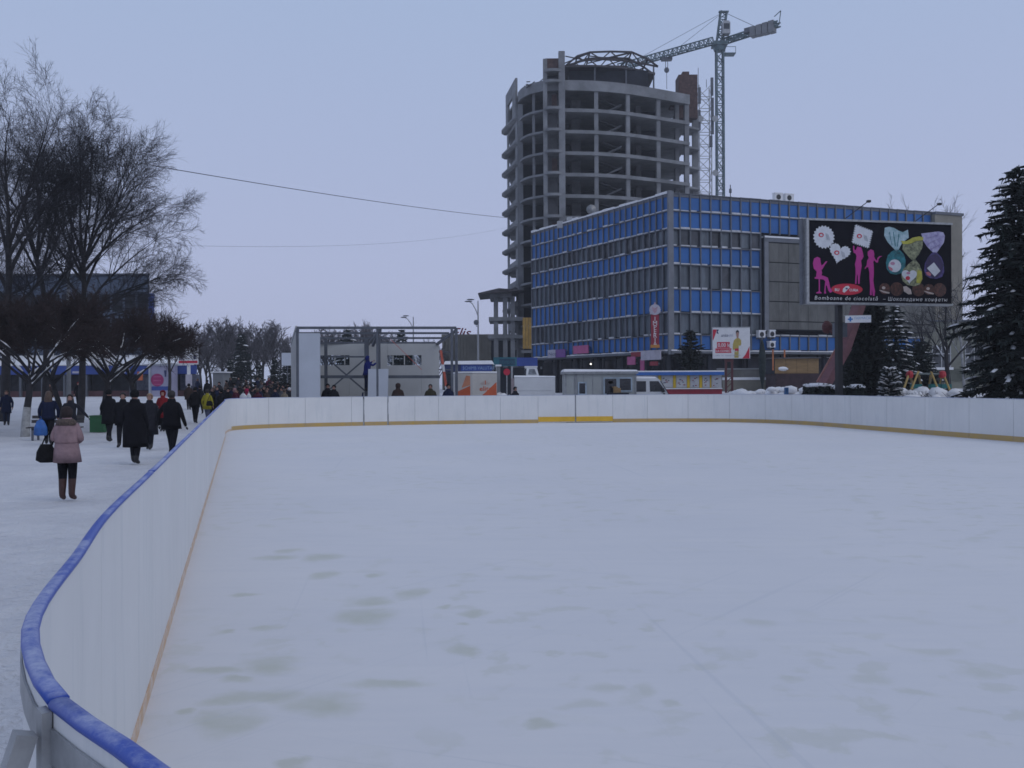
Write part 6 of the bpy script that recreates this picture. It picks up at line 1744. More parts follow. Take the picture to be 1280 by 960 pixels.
def left_trees():
    rg = random.Random(2)
    # tall trees behind
    def tall(px, d, seed, label, limbs, H, r, dens=(7, 8, 6), q=.95):
        x = PX(px, d)
        limbs = [(a, b, c, L * 1.06 * q * (.9 if c > .6 else 1), e) for a, b, c, L, e in limbs]
        w, f, lp = bare_tree(seed, (H, r), limbs, [(dens[0] + 2, .42, .60, .03), (6, .58, .60, .0), (5, .60, .62, -.02), (5, .6, .6, -.03)], .0060, .44)
        return tree_object('bare_tree', label, (x, d, ground_z(x, d)), w, f, M_BARK, M_TWIG)
    E, W_, N, S_ = 0, math.pi, math.pi / 2, -math.pi / 2
    tall(100, 52, 21, 'tall bare tree with arching limbs reaching right over the slate blue block',
         [(.62, .2, .95, 6.0, -.03), (.7, -.3, .75, 7.4, -.02), (.8, .5, .42, 7.6, -.01), (.86, 3.0, .5, 7.0, .0), (.95, 1.2, .2, 8.0, .0), (1., -1.4, .25, 7.5, 0), (.9, 2.3, .6, 6.2, 0), (.75, -2.2, .7, 6.0, 0), (.97, .1, .55, 7.2, -.03), (.6, .05, 1.15, 4.6, -.06), (.98, .4, .36, 8.0, -.01), (.92, -.2, .72, 7.2, -.035), (.99, 2.8, .3, 7.8, 0), (.85, 2.9, .75, 6.0, 0), (1., .2, .12, 8.0, 0), (.68, .1, 1.0, 6.6, -.05)], 9.2, .21, (9, 8, 8), .9)
    tall(56, 54, 22, 'tall bare tree with upright limbs, second from the photo edge on the left',
         [(.6, 2.8, .6, 6.0, 0), (.75, .3, .5, 6.5, 0), (.85, 3.4, .4, 7.0, 0), (.9, -.6, .3, 7.6, 0), (1., 1.6, .15, 8.0, 0), (.95, -2.0, .35, 7.0, 0), (.7, 1.2, .7, 5.5, 0), (1., .1, .25, 7.8, 0), (.97, 3.1, .25, 7.8, 0), (.9, .2, .55, 7.0, 0)], 9.4, .22, (8, 8, 6), .79)
    tall(4, 51, 23, 'tall dark bare tree at the very left edge of the photo',
         [(.6, .2, .7, 6.0, 0), (.75, 3.0, .5, 6.5, 0), (.85, .5, .35, 7.2, 0), (.92, -.9, .3, 7.4, 0), (1., 1.9, .15, 8.2, 0), (.7, -2.2, .7, 5.5, 0), (.95, .0, .6, 6.0, 0), (1., .2, .25, 8.2, 0), (.95, 3.0, .2, 8.0, 0)], 9.6, .27)
    tall(-58, 56, 24, 'tall bare tree standing just outside the left side of the view',
         [(.6, .2, .8, 7.0, 0), (.8, .4, .4, 7.2, 0), (.9, 3.0, .4, 7.4, 0), (1., 1.9, .15, 7.8, 0), (.7, -.5, .7, 6.5, 0)], 9.0, .34, (7, 7, 5))
    # small dark conifer behind the concrete pole
    # low pruned trees with umbrella crowns
    def low(px, d, seed, label, limbs, H, r, foot=None, spec=None):
        x = PX(px, d)
        w, f, lp = bare_tree(seed, (H, r), limbs, spec or [(11, .40, .72, .05), (11, .46, .75, .06), (8, .55, .75, .02)], .011, .46, .5)
        s = tree_object('low_tree', label, (x, d, ground_z(x, d)), w, f, M_BARK, M_TWIGR, foot=foot)
        snow_on(lp, s, random.Random(seed), .45)
        return s
    um = lambda n, t0, L, ph: [(.78 + .22 * ((i * 7) % n) / n, ph + i * 2 * math.pi / n + .25 * math.sin(i * 5), t0 - .2 + .13 * math.sin(i * 3.1), L * (.9 + .25 * ((i * 5) % n) / n), -.03) for i in range(n)]
    low(31, 35.5, 31, 'low spreading tree with a whitewashed leaning trunk and a dense brown crown', um(10, .95, 3.5, .1), 2.5, .17, foot=(1.25, .21))
    low(128, 40, 32, 'low spreading tree with a dense reddish brown crown behind the dark walkers', um(10, 1.0, 3.6, .5), 2.6, .19)
    low(172, 46, 33, 'low tree whose reddish crown hangs in front of the white poster board', um(9, .98, 3.4, .9), 2.7, .17)
    low(-45, 38, 34, 'low spreading tree with a dense brown crown cut by the left photo edge', um(9, .98, 3.5, .3), 2.6, .19)
    low(78, 47, 35, 'low dense brown tree behind the pale concrete pole', um(9, .95, 3.5, .7), 2.7, .17)
    # whitewashed young trunk at the pole's foot
    # a small bare tree to the right of the slate blue block
    w, f, lp = bare_tree(41, (4.5, .16), [(.5, .2, .5, 3.4, 0), (.65, 2.4, .5, 3.4, 0), (.8, 4.0, .5, 3.2, 0), (.95, 1.2, .3, 3.4, 0), (1., 5.2, .3, 3.6, 0)], [(6, .45, .6, .03), (6, .5, .6, 0)], .016)
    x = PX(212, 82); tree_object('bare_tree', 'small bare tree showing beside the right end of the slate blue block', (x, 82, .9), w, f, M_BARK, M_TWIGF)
left_trees()

# ---- conifers
def conifer_mesh(seed, H, R_, whorls, per, droop, twigs, leaf, snow=0.0, base=.06, power=.9, tipness=1.0, ragged=.25):
    rg = random.Random(seed)
    wood, V, T, SV, ST = [], [], [], [], []
    wood.append((np.array([(0, 0, -.2), (0, 0, H * .3), (0, 0, H * .65), (0, 0, H)]), np.array([H * .016, H * .013, H * .008, H * .0015]), 8))
    def leafq(c, d, n, L, w, Vx, Tx):
        x = d.cross(n)
        if x.length < 1e-4: return
        x.normalize(); i = len(Vx)
        Vx.extend([tuple(c - x * w), tuple(c + x * w), tuple(c + d * L + x * w * .3), tuple(c + d * L - x * w * .3)])
        Tx.append((i, i + 1, i + 2, i + 3))
    for k in range(whorls):
        f = (k + rg.random() * .6) / whorls
        z = H * (base + (1 - base) * f ** .92)
        rad = R_ * max(.03, (1 - f) ** power) * (1 + ragged * rg.uniform(-1, .6))
        m = max(3, int(per * (1 - f * .45)))
        ph = rg.random() * 6.28
        for j in range(m):
            az = ph + 6.283 * (j + rg.uniform(-.3, .3)) / m
            L = rad * rg.uniform(.72, 1.18)
            u = Vector((math.cos(az), math.sin(az), 0)); side = Vector((-u.y, u.x, 0))
            up0 = .25 + .5 * f
            pts = []
            for q in range(5):
                s = q / 4
                pts.append(Vector((0, 0, z)) + u * (L * s) + Vector((0, 0, L * (up0 * s * .5 - droop * s * s + .18 * s ** 3))))
            wood.append((np.array([tuple(p) for p in pts]), np.array([max(.006, .016 * L * (1 - .8 * q / 4)) for q in range(5)]), 3))
            nt = max(5, int(twigs * L / R_ * 1.5) + 3)
            for t in range(nt):
                s = .12 + .88 * (t + rg.random()) / nt
                x = min(s, .999) * 4; i = int(x); c = pts[i].lerp(pts[i + 1], x - i)
                wd = L * .34 * (1.1 - s * .8) * tipness
                for sg in (-1, 1):
                    d = (u * rg.uniform(.4, .9) + side * sg * rg.uniform(.5, 1) + Vector((0, 0, rg.uniform(-.55, .05)))).normalized()
                    leafq(c, d, Vector((rg.uniform(-.4, .4), rg.uniform(-.4, .4), 1)), wd * rg.uniform(.7, 1.3), leaf * rg.uniform(.7, 1.2), V, T)
                d = (u + Vector((0, 0, rg.uniform(-.8, .3))) + side * rg.uniform(-.4, .4)).normalized()
                leafq(c, d, Vector((rg.uniform(-1, 1), rg.uniform(-1, 1), .5)), leaf * 3.2, leaf * .8, V, T)
                if rg.random() < .35:
                    d = Vector((rg.uniform(-.4, .4), rg.uniform(-.4, .4), -1)).normalized(); leafq(c, d, u, leaf * 4.5, leaf * .8, V, T)
                if snow and s > .3 and rg.random() < snow * (1.2 - .7 * f):
                    e = c + Vector((rg.uniform(-.05, .05), rg.uniform(-.05, .05), .035)); ww = leaf * rg.uniform(1.2, 2.6)
                    i0 = len(SV)
                    d = (pts[i + 1] - pts[i]).normalized(); h = Vector((0, 0, ww * .45)); a = side * ww * .8; b = d * ww * 1.5
                    SV.extend([tuple(e - b - a * .6), tuple(e - b + a * .6), tuple(e + b + a * .7), tuple(e + b - a * .7), tuple(e + h - b * .45 - a * .3), tuple(e + h - b * .45 + a * .3), tuple(e + h * .9 + b * .5 + a * .3), tuple(e + h * .9 + b * .5 - a * .3)])
                    ST.extend([(i0 + p, i0 + q, i0 + r_, i0 + t_) for p, q, r_, t_ in ((4, 5, 6, 7), (0, 1, 5, 4), (1, 2, 6, 5), (2, 3, 7, 6), (3, 0, 4, 7))])
    return wood, (V, T), (SV, ST)

def conifer(name, label, loc, cm, m_need, group=None, rotz=0, scale=None):
    s = thing(name, label, 'tree', loc, rotz, group)
    if scale: s.scale = scale
    wood, (V, T), (SV, ST) = cm
    a, q = tubes_np(wood); put('trunk', np_mesh('trunk', a, q), M_BARK, s)
    put('crown', np_mesh('crown', V, T), m_need, s)
    if SV: tag(put('branch_snow', np_mesh('branch_snow', SV, ST), SNOW, s), kind='stuff')
    return s

def right_trees():
    d = 36; p = P(1275, 480, d); H = PZ(1268, 203, d) - ground_z(p.x, d) * .9
    conifer('spruce', 'huge dark spruce at the right edge of the photo with snow on its lower boughs', (p.x, d, ground_z(p.x, d) - .1),
            conifer_mesh(51, H, 2.6, 64, 9, .5, 22, .065, snow=.05, base=.11, power=.58, ragged=.5), M_NEED)
    d = 47; p = P(1086, 480, d); g = ground_z(p.x, d)
    conifer('dark_thuja', 'broad blackish conifer standing behind the black billboard post', (p.x, d, g - .1),
            conifer_mesh(52, 7.2, .98, 40, 13, .25, 14, .075, base=.0, power=.28, ragged=.2), M_NEEDB)
    d = 51; p = P(1071, 480, d)
    conifer('dark_thuja', 'slimmer blackish conifer between the black post and the sloping beam', (p.x, d, ground_z(p.x, d) - .1),
            conifer_mesh(62, 4.6, 1.0, 26, 11, .25, 11, .075, base=.0, power=.5, ragged=.2), M_NEEDB)
    d = 57; p = P(1119, 480, d)
    conifer('snowy_spruce', 'spruce with snow dusted drooping boughs under the right half of the chocolate billboard', (p.x, d, ground_z(p.x, d) - .1),
            conifer_mesh(53, 5.6, 1.5, 24, 10, .5, 13, .07, snow=.10, base=.03, power=.6), M_NEED)
    d = 62; p = P(1150, 480, d)
    conifer('snowy_spruce', 'darker spruce behind the playground swing', (p.x, d, ground_z(p.x, d) - .1),
            conifer_mesh(54, 3.6, 1.7, 20, 11, .4, 14, .07, snow=.03, base=.02, power=.5), M_NEED)
    d = 66; p = P(863, 480, d); H = PZ(863, 411, d)
    conifer('dark_spruce', 'dark spruce in front of the blue store beside the red vertical sign', (p.x, d, 0),
            conifer_mesh(55, H, 1.55, 24, 10, .3, 12, .085, base=.0, power=.6, ragged=.3), M_NEEDB)
    for (px_, d, H, r, sd, lab) in ((1236, 37, 1.0, 1.0, 56, 'low snowy juniper at the foot of the huge spruce'), (1112, 45, 1.5, .6, 57, 'small snowy spruce seedling beside the blackish conifer'), (1262, 34.5, .8, .7, 58, 'tiny snowy juniper nearest the right board')):
        p = P(px_, 480, d)
        conifer('juniper', lab, (p.x, d, ground_z(p.x, d) - .05), conifer_mesh(sd, H, r, 13, 9, .15, 10, .05, snow=.35, base=.0, power=.45), M_NEED)
    # bare deciduous trees in the park
    for (px_, d, sd, H, r, lab, mw) in ((1187, 53, 61, 3.0, .16, 'dark bare tree standing right of the playground swing', M_BARK), (1206, 60, 63, 3.6, .11, 'pale stemmed young tree between the swing and the huge spruce', mat('pale_bark', (.28, .28, .28), .9, var=.3, scale=4)),
                                         (1158, 66, 64, 3.4, .14, 'bare tree whose branches fill the gap under the chocolate billboard', M_BARK)):
        limbs = [(.55 + .09 * i, i * 2.1, .65 - .07 * i, 3.3, .02) for i in range(6)]
        w, f, lp = bare_tree(sd, (H, r), limbs, [(7, .45, .65, .02), (6, .5, .65, 0)], .012)
        p = P(px_, 480, d); s = tree_object('bare_tree', lab, (p.x, d, ground_z(p.x, d) - .05), w, f, mw, M_TWIG)
        snow_on(lp, s, random.Random(sd), .4)
    # tops of tall trees behind the store
    w, f, lp = bare_tree(71, (17, .3), [(.6 + .08 * i, i * 2.4, .28 - .02 * i, 8.5, .02) for i in range(6)], [(7, .35, .5, .06), (6, .45, .55, .03)], .02)
    o = None
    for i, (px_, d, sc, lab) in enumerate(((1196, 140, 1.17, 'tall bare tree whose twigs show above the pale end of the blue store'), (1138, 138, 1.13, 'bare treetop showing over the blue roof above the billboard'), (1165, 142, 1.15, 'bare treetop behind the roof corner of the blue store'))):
        p = P(px_, 480, d)
        if o is None: o = tree_object('poplar', lab, (p.x, d, 0), w, f, M_BARK, M_TWIGF, 'treetops behind the blue store'); c = o
        else: c = copy_tree(o); c['label'] = lab
        c.location = (p.x, d, 0); c.scale = (sc, sc, sc); c.rotation_euler = (0, 0, i * 1.9)
right_trees()

def snow_lumps(name, label, px0, px1, d, hmax, seed, n=26, kind='stuff', twiggy=True):
    rg = random.Random(seed); m = MB()
    for i in range(n):
        x = PX(rg.uniform(px0, px1), d); y = d + rg.uniform(-1.2, 1.2); r = rg.uniform(.18, .5)
        m.ball((x, y, ground_z(x, d) + rg.uniform(-.15, hmax * .5)), (r, r, r * rg.uniform(.4, .8)), 9, 6, jit=.12, seed=seed * 100 + i)
    tag(obj(name, m, SNOW, smooth=True), label, None, None, kind)
    if twiggy:
        paths = []
        for i in range(n * 6):
            x = PX(rg.uniform(px0, px1), d); y = d + rg.uniform(-1.3, 1.0); a = rg.uniform(0, 6.28)
            p = branch_path(rg, (x, y, ground_z(x, d)), (math.cos(a), math.sin(a), 1.1), rg.uniform(.4, .9) * hmax, .014, .006, 3, .2, 0); paths.append((np.array(p[0]), np.array(p[1]), 3))
        V, Q = tubes_np(paths); o = put('undergrowth', np_mesh('undergrowth', V, Q), M_TWIG); tag(o, 'thin bare stems of ' + label, None, None, 'stuff')
snow_lumps('snow_bank', 'low snowy undergrowth under the playground swing', 1118, 1185, 45, .45, 5)
snow_lumps('snow_bank', 'heaped snow in front of the fairground stall', 860, 960, 52, 1.0, 6, twiggy=False)
snow_lumps('snow_bank', 'heaped snow along the plywood booth', 955, 1010, 56, .8, 7, 14, twiggy=False)

def hedge_bush(px0, px1, y0, d, label, seed):
    rg = random.Random(seed); k = d / F
    x0, x1 = PX(px0, d), PX(px1, d); g = ground_z((x0 + x1) / 2, d); zt = PZ((px0 + px1) / 2, y0, d)
    s = thing('clipped_bush', label, 'bush', ((x0 + x1) / 2, d, g), 0, 'snow topped clipped bushes')
    W, D_, H = (x1 - x0) / 2, .9, zt - g
    V, Q = [], []
    for i in range(1500):
        a = rg.uniform(0, 6.28); h = rg.random(); rr = (1 - .35 * max(0, h - .5) - .1 * rg.random()); 
        c = Vector((math.cos(a) * W * rr, math.sin(a) * D_ * rr, h * H)); n = Vector((rg.gauss(0, 1), rg.gauss(0, 1), rg.gauss(0, 1))).normalized(); u = n.orthogonal().normalized() * .05; v = n.cross(u)
        j = len(V); V += [tuple(c - u - v), tuple(c + u - v), tuple(c + u + v), tuple(c - u + v)]; Q.append((j, j + 1, j + 2, j + 3))
    put('foliage', np_mesh('foliage', V, Q), M_BUSH, s)
    m = MB(); m.ball((0, 0, H * .45), (W * .85, D_ * .85, H * .5), 14, 8, jit=.05, seed=seed); put('inner_mass', m.mesh('inner_mass'), M_BUSH, s)
    m = MB(); m.ball((0, 0, H * .96), (W * .95, D_ * .9, .12), 18, 6, jit=.09, seed=seed + 1); put('snow_cap', m.mesh('snow_cap'), SNOW, s, smooth=True)
    m = MB()
    for a in (-.5, 0, .5): m.tube([(a * W, 0, -.1), (a * W * .7, 0, H * .6)], .04, 5)
    put('stem', m.mesh('stem'), M_BARK, s)
hedge_bush(1003, 1040, 480.5, 41, 'clipped dark bush under snow, widest of three at the sloping beam', 1)
hedge_bush(1035, 1054, 483, 40.6, 'clipped dark bush under snow left of the billboard post', 2)
hedge_bush(1061, 1079, 482, 40.4, 'clipped dark bush under snow right of the billboard post', 3)

def treeline():
    protos = []
    for i in range(4):
        rg = random.Random(80 + i)
        limbs = [(.45 + .55 * j / 9, j * 2.4 + rg.random(), .75 - .05 * j, 5.6 - .2 * j, .015) for j in range(10)]
        w, f, lp = bare_tree(80 + i, (6.5, .24), limbs, [(8, .42, .65, .03), (7, .5, .65, .0), (3, .5, .6, 0)], .026)
        V, Q = tubes_np(w); a = np_mesh('trunk', V, Q); V, Q = tubes_np(f); b = np_mesh('crown', V, Q); protos.append((a, b))
    rg = random.Random(4)
    spots = [(252, 140, .86), (264, 150, 1.0), (276, 146, 1.02), (289, 156, 1.0), (302, 160, 1.04), (314, 150, .98), (327, 152, 1.02), (338, 146, .93), (258, 128, .62), (284, 132, .6), (322, 130, .62), (350, 160, .8), (364, 150, .76), (244, 155, .8), (376, 165, .7),
             (408, 158, .98), (420, 150, .93), (447, 155, 1.02), (462, 150, .98), (478, 160, .9), (492, 152, .85), (530, 158, .8), (548, 165, .7)]
    for i, (px_, d, sc) in enumerate(spots):
        x = PX(px_, d); behind = px_ > 390
        s = thing('bare_tree', 'grey bare tree in the far treeline behind the half built pavilion' if behind else 'grey bare tree in the far treeline beyond the crowd', 'tree', (x, d, .9), rg.uniform(0, 6.28), 'bare trees behind the pavilion' if behind else 'bare trees beyond the crowd')
        k = 1.06 * sc; s.scale = (k * rg.uniform(.9, 1.1), k, k * rg.uniform(.95, 1.06))
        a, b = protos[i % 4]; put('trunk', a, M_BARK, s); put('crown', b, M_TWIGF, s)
    cm = conifer_mesh(91, 8.5, 2.0, 22, 10, .5, 14, .13, snow=.04, base=.05, power=.8)
    o = None
    for (px_, d, sc, lab) in ((302, 128, 1.0, 'dark spruce rising in the middle of the far treeline'), (288, 106, .5, 'snow dusted spruce beyond the crowd left of the tall dark spruce'), (324, 104, .42, 'low snow dusted spruce just above the crowd heads'), (344, 100, .5, 'dark spruce beside the left end panel of the pavilion'), (358, 96, .52, 'dark spruce under the pale blank screen'),
                              (434.5, 130, 1.12, 'pointed spruce rising over the pavilion beams'), (502, 128, 1.06, 'leaning topped spruce seen through the right pavilion beams'), (512, 132, .8, 'lower spruce seen through the right pavilion beams')):
        x = PX(px_, d)
        if o is None: o = conifer('far_spruce', lab, (x, d, .8), cm, M_NEED, 'spruces of the far treeline'); c = o
        else: c = copy_tree(o); c['label'] = lab
        c.location = (x, d, .8); c.scale = (sc, sc, sc); c.rotation_euler = (0, 0, px_)
treeline()

# ================================================================== people
M_SKIN = mat('skin', (0.36, 0.20, 0.155), 0.6, var=0.08, scale=12)
M_HAIRD = mat('dark_hair', (0.016, 0.011, 0.010), 0.6, var=0.3, scale=25)
M_HAIRB = mat('brown_hair', (0.07, 0.04, 0.025), 0.6, var=0.3, scale=25)
M_HAIRF = mat('fair_hair', (0.30, 0.20, 0.12), 0.6, var=0.3, scale=25)
M_BOOT = mat('black_boot', (0.012, 0.011, 0.012), 0.5, var=0.2, scale=9)
def cloth(name, col, sc=9): return mat(name, col, 0.95, var=0.16, scale=sc, bump=.35, bscale=14, spec=.12)
PEND = []
SKELS = []
def person(label, x, y, H, face, coat, hem, legs=None, boots=None, hair=None, hairstyle='short', stride=0.0, armL=None, armR=None, z=None, group=None, hat=None,
           coat_w=1.0, bare_head=True, hood=None, lean=0.0, cat='person', fur=None, glove=None):
    """A person facing the local -Y direction; face = rotation about Z. armL/armR: (elbow, wrist) for a 1.75 m body, right arm at -X."""
    s = thing('person', label, cat, (x, y, ground_z(x, y) if z is None else z), face, group)
    k = H / 1.75
    legs = legs or cloth('black_trousers', (.014, .014, .018)); boots = boots or M_BOOT; hair = hair or M_HAIRD
    eL, wL = armL or ((.27, .04, 1.14), (.27, -.07, .90)); eR, wR = armR or ((-.27, .04, 1.14), (-.27, -.07, .90))
    ly = lean
    J = {'pelvis': (0, 0, .95), 'waist': (0, -.005 - ly * .3, 1.10), 'chest': (0, -.01 - ly * .7, 1.30), 'neck': (0, 0 - ly, 1.47), 'jaw': (0, -.018 - ly, 1.575), 'head': (0, -.005 - ly, 1.655), 'crown': (0, .01 - ly, 1.72),
         'shL': (.18, 0 - ly, 1.41), 'elL': eL, 'wrL': wL, 'shR': (-.18, 0 - ly, 1.41), 'elR': eR, 'wrR': wR,
         'hipL': (.095, 0, .90), 'knL': (.088, -stride * .5 - .02, .50), 'anL': (.085, -stride + .02 + (.03 if stride < 0 else 0), .10), 'toL': (.105, -stride - .13, .045),
         'hipR': (-.095, 0, .90), 'knR': (-.088, stride * .5 - .02, .50), 'anR': (-.085, stride + .02, .10), 'toR': (-.105, stride - .13, .045)}
    def palm(w, e):
        d = (Vector(w) - Vector(e)).normalized(); return tuple(Vector(w) + d * .075)
    J['paL'], J['paR'] = palm(wL, eL), palm(wR, eR)
    rad = {'pelvis': (.155, .125), 'waist': (.14, .11), 'chest': (.165, .125), 'neck': (.055, .055), 'jaw': (.062, .07), 'head': (.082, .098), 'crown': (.062, .07), 'shL': (.072, .072), 'elL': (.062, .062), 'wrL': (.046, .046), 'paL': (.040, .026),
           'shR': (.072, .072), 'elR': (.062, .062), 'wrR': (.046, .046), 'paR': (.040, .026), 'hipL': (.118, .12), 'knL': (.086, .086), 'anL': (.062, .062), 'toL': (.042, .036), 'hipR': (.118, .12), 'knR': (.086, .086), 'anR': (.062, .062), 'toR': (.042, .036)}
    names = list(J)
    E = [('pelvis', 'waist'), ('waist', 'chest'), ('chest', 'neck'), ('neck', 'jaw'), ('jaw', 'head'), ('head', 'crown')]
    for q in 'LR': E += [('chest', 'sh' + q), ('sh' + q, 'el' + q), ('el' + q, 'wr' + q), ('wr' + q, 'pa' + q), ('pelvis', 'hip' + q), ('hip' + q, 'kn' + q), ('kn' + q, 'an' + q), ('an' + q, 'to' + q)]
    me = bpy.data.meshes.new('body_skeleton')
    me.from_pydata([tuple(c * k for c in J[n]) for n in names], [(names.index(a), names.index(b)) for a, b in E], [])
    o = bpy.data.objects.new('body', me); C.objects.link(o); o.parent = s
    sk = o.modifiers.new('skin', 'SKIN'); sk.use_smooth_shade = True
    for i, n in enumerate(names):
        v = me.skin_vertices[0].data[i]; v.radius = (rad[n][0] * k, rad[n][1] * k); v.use_root = (i == 0)
    sub = o.modifiers.new('subsurf', 'SUBSURF'); sub.levels = 1; sub.render_levels = 1
    PEND.append((o, {n: Vector(J[n]) * k for n in names}, E, [coat, glove or M_SKIN, legs, boots, M_SKIN], k, hat is None and hood is None or True))
    # coat: a shaped shell from collar to hem
    rows = [(1.565, .074, .082), (1.53, .088, .088), (1.485, .10, .090), (1.45, .145, .102), (1.40, .205, .128), (1.28, .212, .150), (1.10, .192, .142), (.95, .215, .160)]
    if hem < .9:
        n = max(1, int((.95 - hem) / .16))
        for i in range(n): f = (i + 1) / n; rows.append((.95 + (hem - .95) * f, (.215 + .018 * f), .165 + .03 * f))
    rg = random.Random(int(abs(x * 100)) + int(y * 7)); m = MB(); rr = []
    for i, (zz, ax, ay) in enumerate(rows):
        ring = []
        for j in range(18):
            a = 2 * math.pi * j / 18; wv = 1 + (.035 * math.sin(a * 3 + i * 1.3 + x) if i > 2 else 0) + rg.uniform(-.014, .014)
            off = -ly * max(0, (zz - .95) / .5)
            ring.append((ax * coat_w * wv * math.cos(a) * k, (ay * coat_w * wv * math.sin(a) + off) * k, zz * k))
        rr.append(ring)
    rr.append([(p[0] * .8, p[1] * .8, p[2] + .04 * k) for p in rr[-1]])
    m.rings(rr[::-1]); put('coat', m.mesh('coat'), coat, s, smooth=True)
    hc = Vector(J['head']) * k
    # hair, hat or hood
    def cap(name, m_, rx, ry, rz_, cz, cut_front, lo, nv=9, nu=16):
        mm = MB(); rings = []
        for i in range(nv + 1):
            th = .02 + (math.pi - .02) * i / nv; ring = []
            for j in range(nu):
                ph = 2 * math.pi * j / nu; xx, yy, zz = math.sin(th) * math.cos(ph), math.sin(th) * math.sin(ph), math.cos(th)
                if yy < -.25 and zz < cut_front: zz = max(zz, cut_front); yy *= .80; xx *= .95
                zz = max(zz, lo)
                ring.append((hc.x + rx * xx * k, hc.y + ry * yy * k + .008 * k, hc.z + cz * k + rz_ * zz * k))
            rings.append(ring)
        mm.rings(rings, cap=(True, True)); return put(name, mm.mesh(name), m_, s, smooth=True)
    if hood:
        cap('hood', hood, .128, .135, .15, .0, .72, -.75)
        if fur:
            mm = MB(); rings = []
            for j in range(22):
                a = 2 * math.pi * j / 22; c = Vector((.105 * math.cos(a) * k, hc.y - .085 * k, hc.z + (.0 + .125 * math.sin(a)) * k)); rings.append(c)
            mm.tube(rings + [rings[0]], [(.03 + .008 * (j % 2)) * k for j in range(23)], 6, cap=False); put('fur_trim', mm.mesh('fur_trim'), fur, s)
    elif hat: cap('hat', hat, .108, .122, .122, .018, .30, -.55)
    elif hairstyle == 'long': cap('hair', hair, .104, .114, .125, .012, .52, -.45); m2 = MB(); m2.rings([[(ax * math.cos(a) * k, (.055 + ay * math.sin(a) - ly) * k, zz * k) for a in [i * math.pi / 5 for i in range(10)]] for zz, ax, ay in ((1.68, .09, .06), (1.55, .115, .07), (1.42, .13, .065), (1.30, .11, .05), (1.26, .06, .03))]); put('hair_fall', m2.mesh('hair_fall'), hair, s, smooth=True)
    else: cap('hair', hair, .102, .114, .116, .010, .50, -.70)
    return s

def finish_people():
    dg = bpy.context.evaluated_depsgraph_get()
    made = []
    for (o, J, E, mats_, k, _f) in PEND:
        made.append(bpy.data.meshes.new_from_object(o.evaluated_get(dg)))
    for (o, J, E, mats_, k, _f), me in zip(PEND, made):
        part = {}
        for a, b in E:
            if a in ('neck', 'jaw', 'head') : part[(a, b)] = 4
            elif a[:2] in ('wr',): part[(a, b)] = 1
            elif a[:3] in ('hip',) or b[:3] == 'hip': part[(a, b)] = 2
            elif a[:2] == 'an' : part[(a, b)] = 3
            elif a[:2] == 'kn': part[(a, b)] = 2
            else: part[(a, b)] = 0
        bones = [(J[a], J[b], part[(a, b)], a) for a, b in E]
        segA = np.array([tuple(q[0]) for q in bones]); segB = np.array([tuple(q[1]) for q in bones]); pid = np.array([q[2] for q in bones])
        cen = np.array([tuple(p.center) for p in me.polygons])
        d = segB - segA; L2 = (d * d).sum(1) + 1e-9
        t = ((cen[:, None] - segA[None]) * d[None]).sum(2) / L2; t = np.clip(t, 0, 1)
        D = np.linalg.norm(cen[:, None] - (segA[None] + t[..., None] * d[None]), axis=2)
        idx = pid[D.argmin(1)]
        # boots reach up the shin
        idx = np.where((idx == 2) & (cen[:, 2] < mats_[5] * k if len(mats_) > 5 else False), 3, idx)
        idx = np.where((idx == 2) & (cen[:, 2] < .2 * k), 3, idx)
        for m_ in mats_[:5]: me.materials.append(m_)
        me.polygons.foreach_set('material_index', idx.astype(np.int32))
        me.polygons.foreach_set('use_smooth', [True] * len(me.polygons))
        # fingers, thumbs and features joined onto the same body mesh
        ex = MB()
        for q in 'LR':
            w, p = J['wr' + q], J['pa' + q]; dd = (p - w).normalized(); side = dd.cross(Vector((1, 0, 0)))
            if side.length < .2: side = Vector((0, 1, 0))
            side.normalize(); nrm = dd.cross(side).normalized()
            for i, (off, ln) in enumerate(((-.027, .062), (-.009, .072), (.009, .068), (.026, .052))):
                a = p + side * off * k + dd * .012 * k; b = a + dd * ln * .55 * k + nrm * .006 * k; c = b + dd * ln * .45 * k + nrm * .016 * k
                ex.tube([a, b, c], [.0085 * k, .0078 * k, .0058 * k], 6, 1)
            a = w + dd * .03 * k - side * .025 * k; ex.tube([a, a + (dd * .7 - side).normalized() * .032 * k, a + (dd * .7 - side).normalized() * .03 * k + dd * .028 * k], [.0105 * k, .009 * k, .006 * k], 6, 1)
        h = J['head']; ya = h.y - .098 * k
        ex.add([(0, ya + .0 * k, h.z + .012 * k), (-.016 * k, ya + .004 * k, h.z - .035 * k), (.016 * k, ya + .004 * k, h.z - .035 * k), (0, ya - .024 * k, h.z - .030 * k)], [(0, 1, 3), (0, 3, 2), (1, 2, 3)], 4)
        for sx in (-.033, .033):
            ex.ball((sx * k, ya + .016 * k, h.z + .008 * k), (.012 * k, .008 * k, .007 * k), 8, 5, 3)
            ex.ball((sx * 2.65 * k, h.y + .004 * k, h.z - .006 * k), (.012 * k, .02 * k, .03 * k), 7, 5, 4)
        ex.ball((0, ya + .022 * k, h.z - .062 * k), (.026 * k, .008 * k, .006 * k), 8, 5, 4)
        e2 = ex.mesh('features'); bm = bmesh.new(); bm.from_mesh(me); n0 = len(bm.faces); bm.from_mesh(e2); bm.to_mesh(me); bm.free(); bpy.data.meshes.remove(e2)
        old = o.data
        o.modifiers.clear(); o.data = me; me.name = 'body'
        bpy.data.meshes.remove(old)

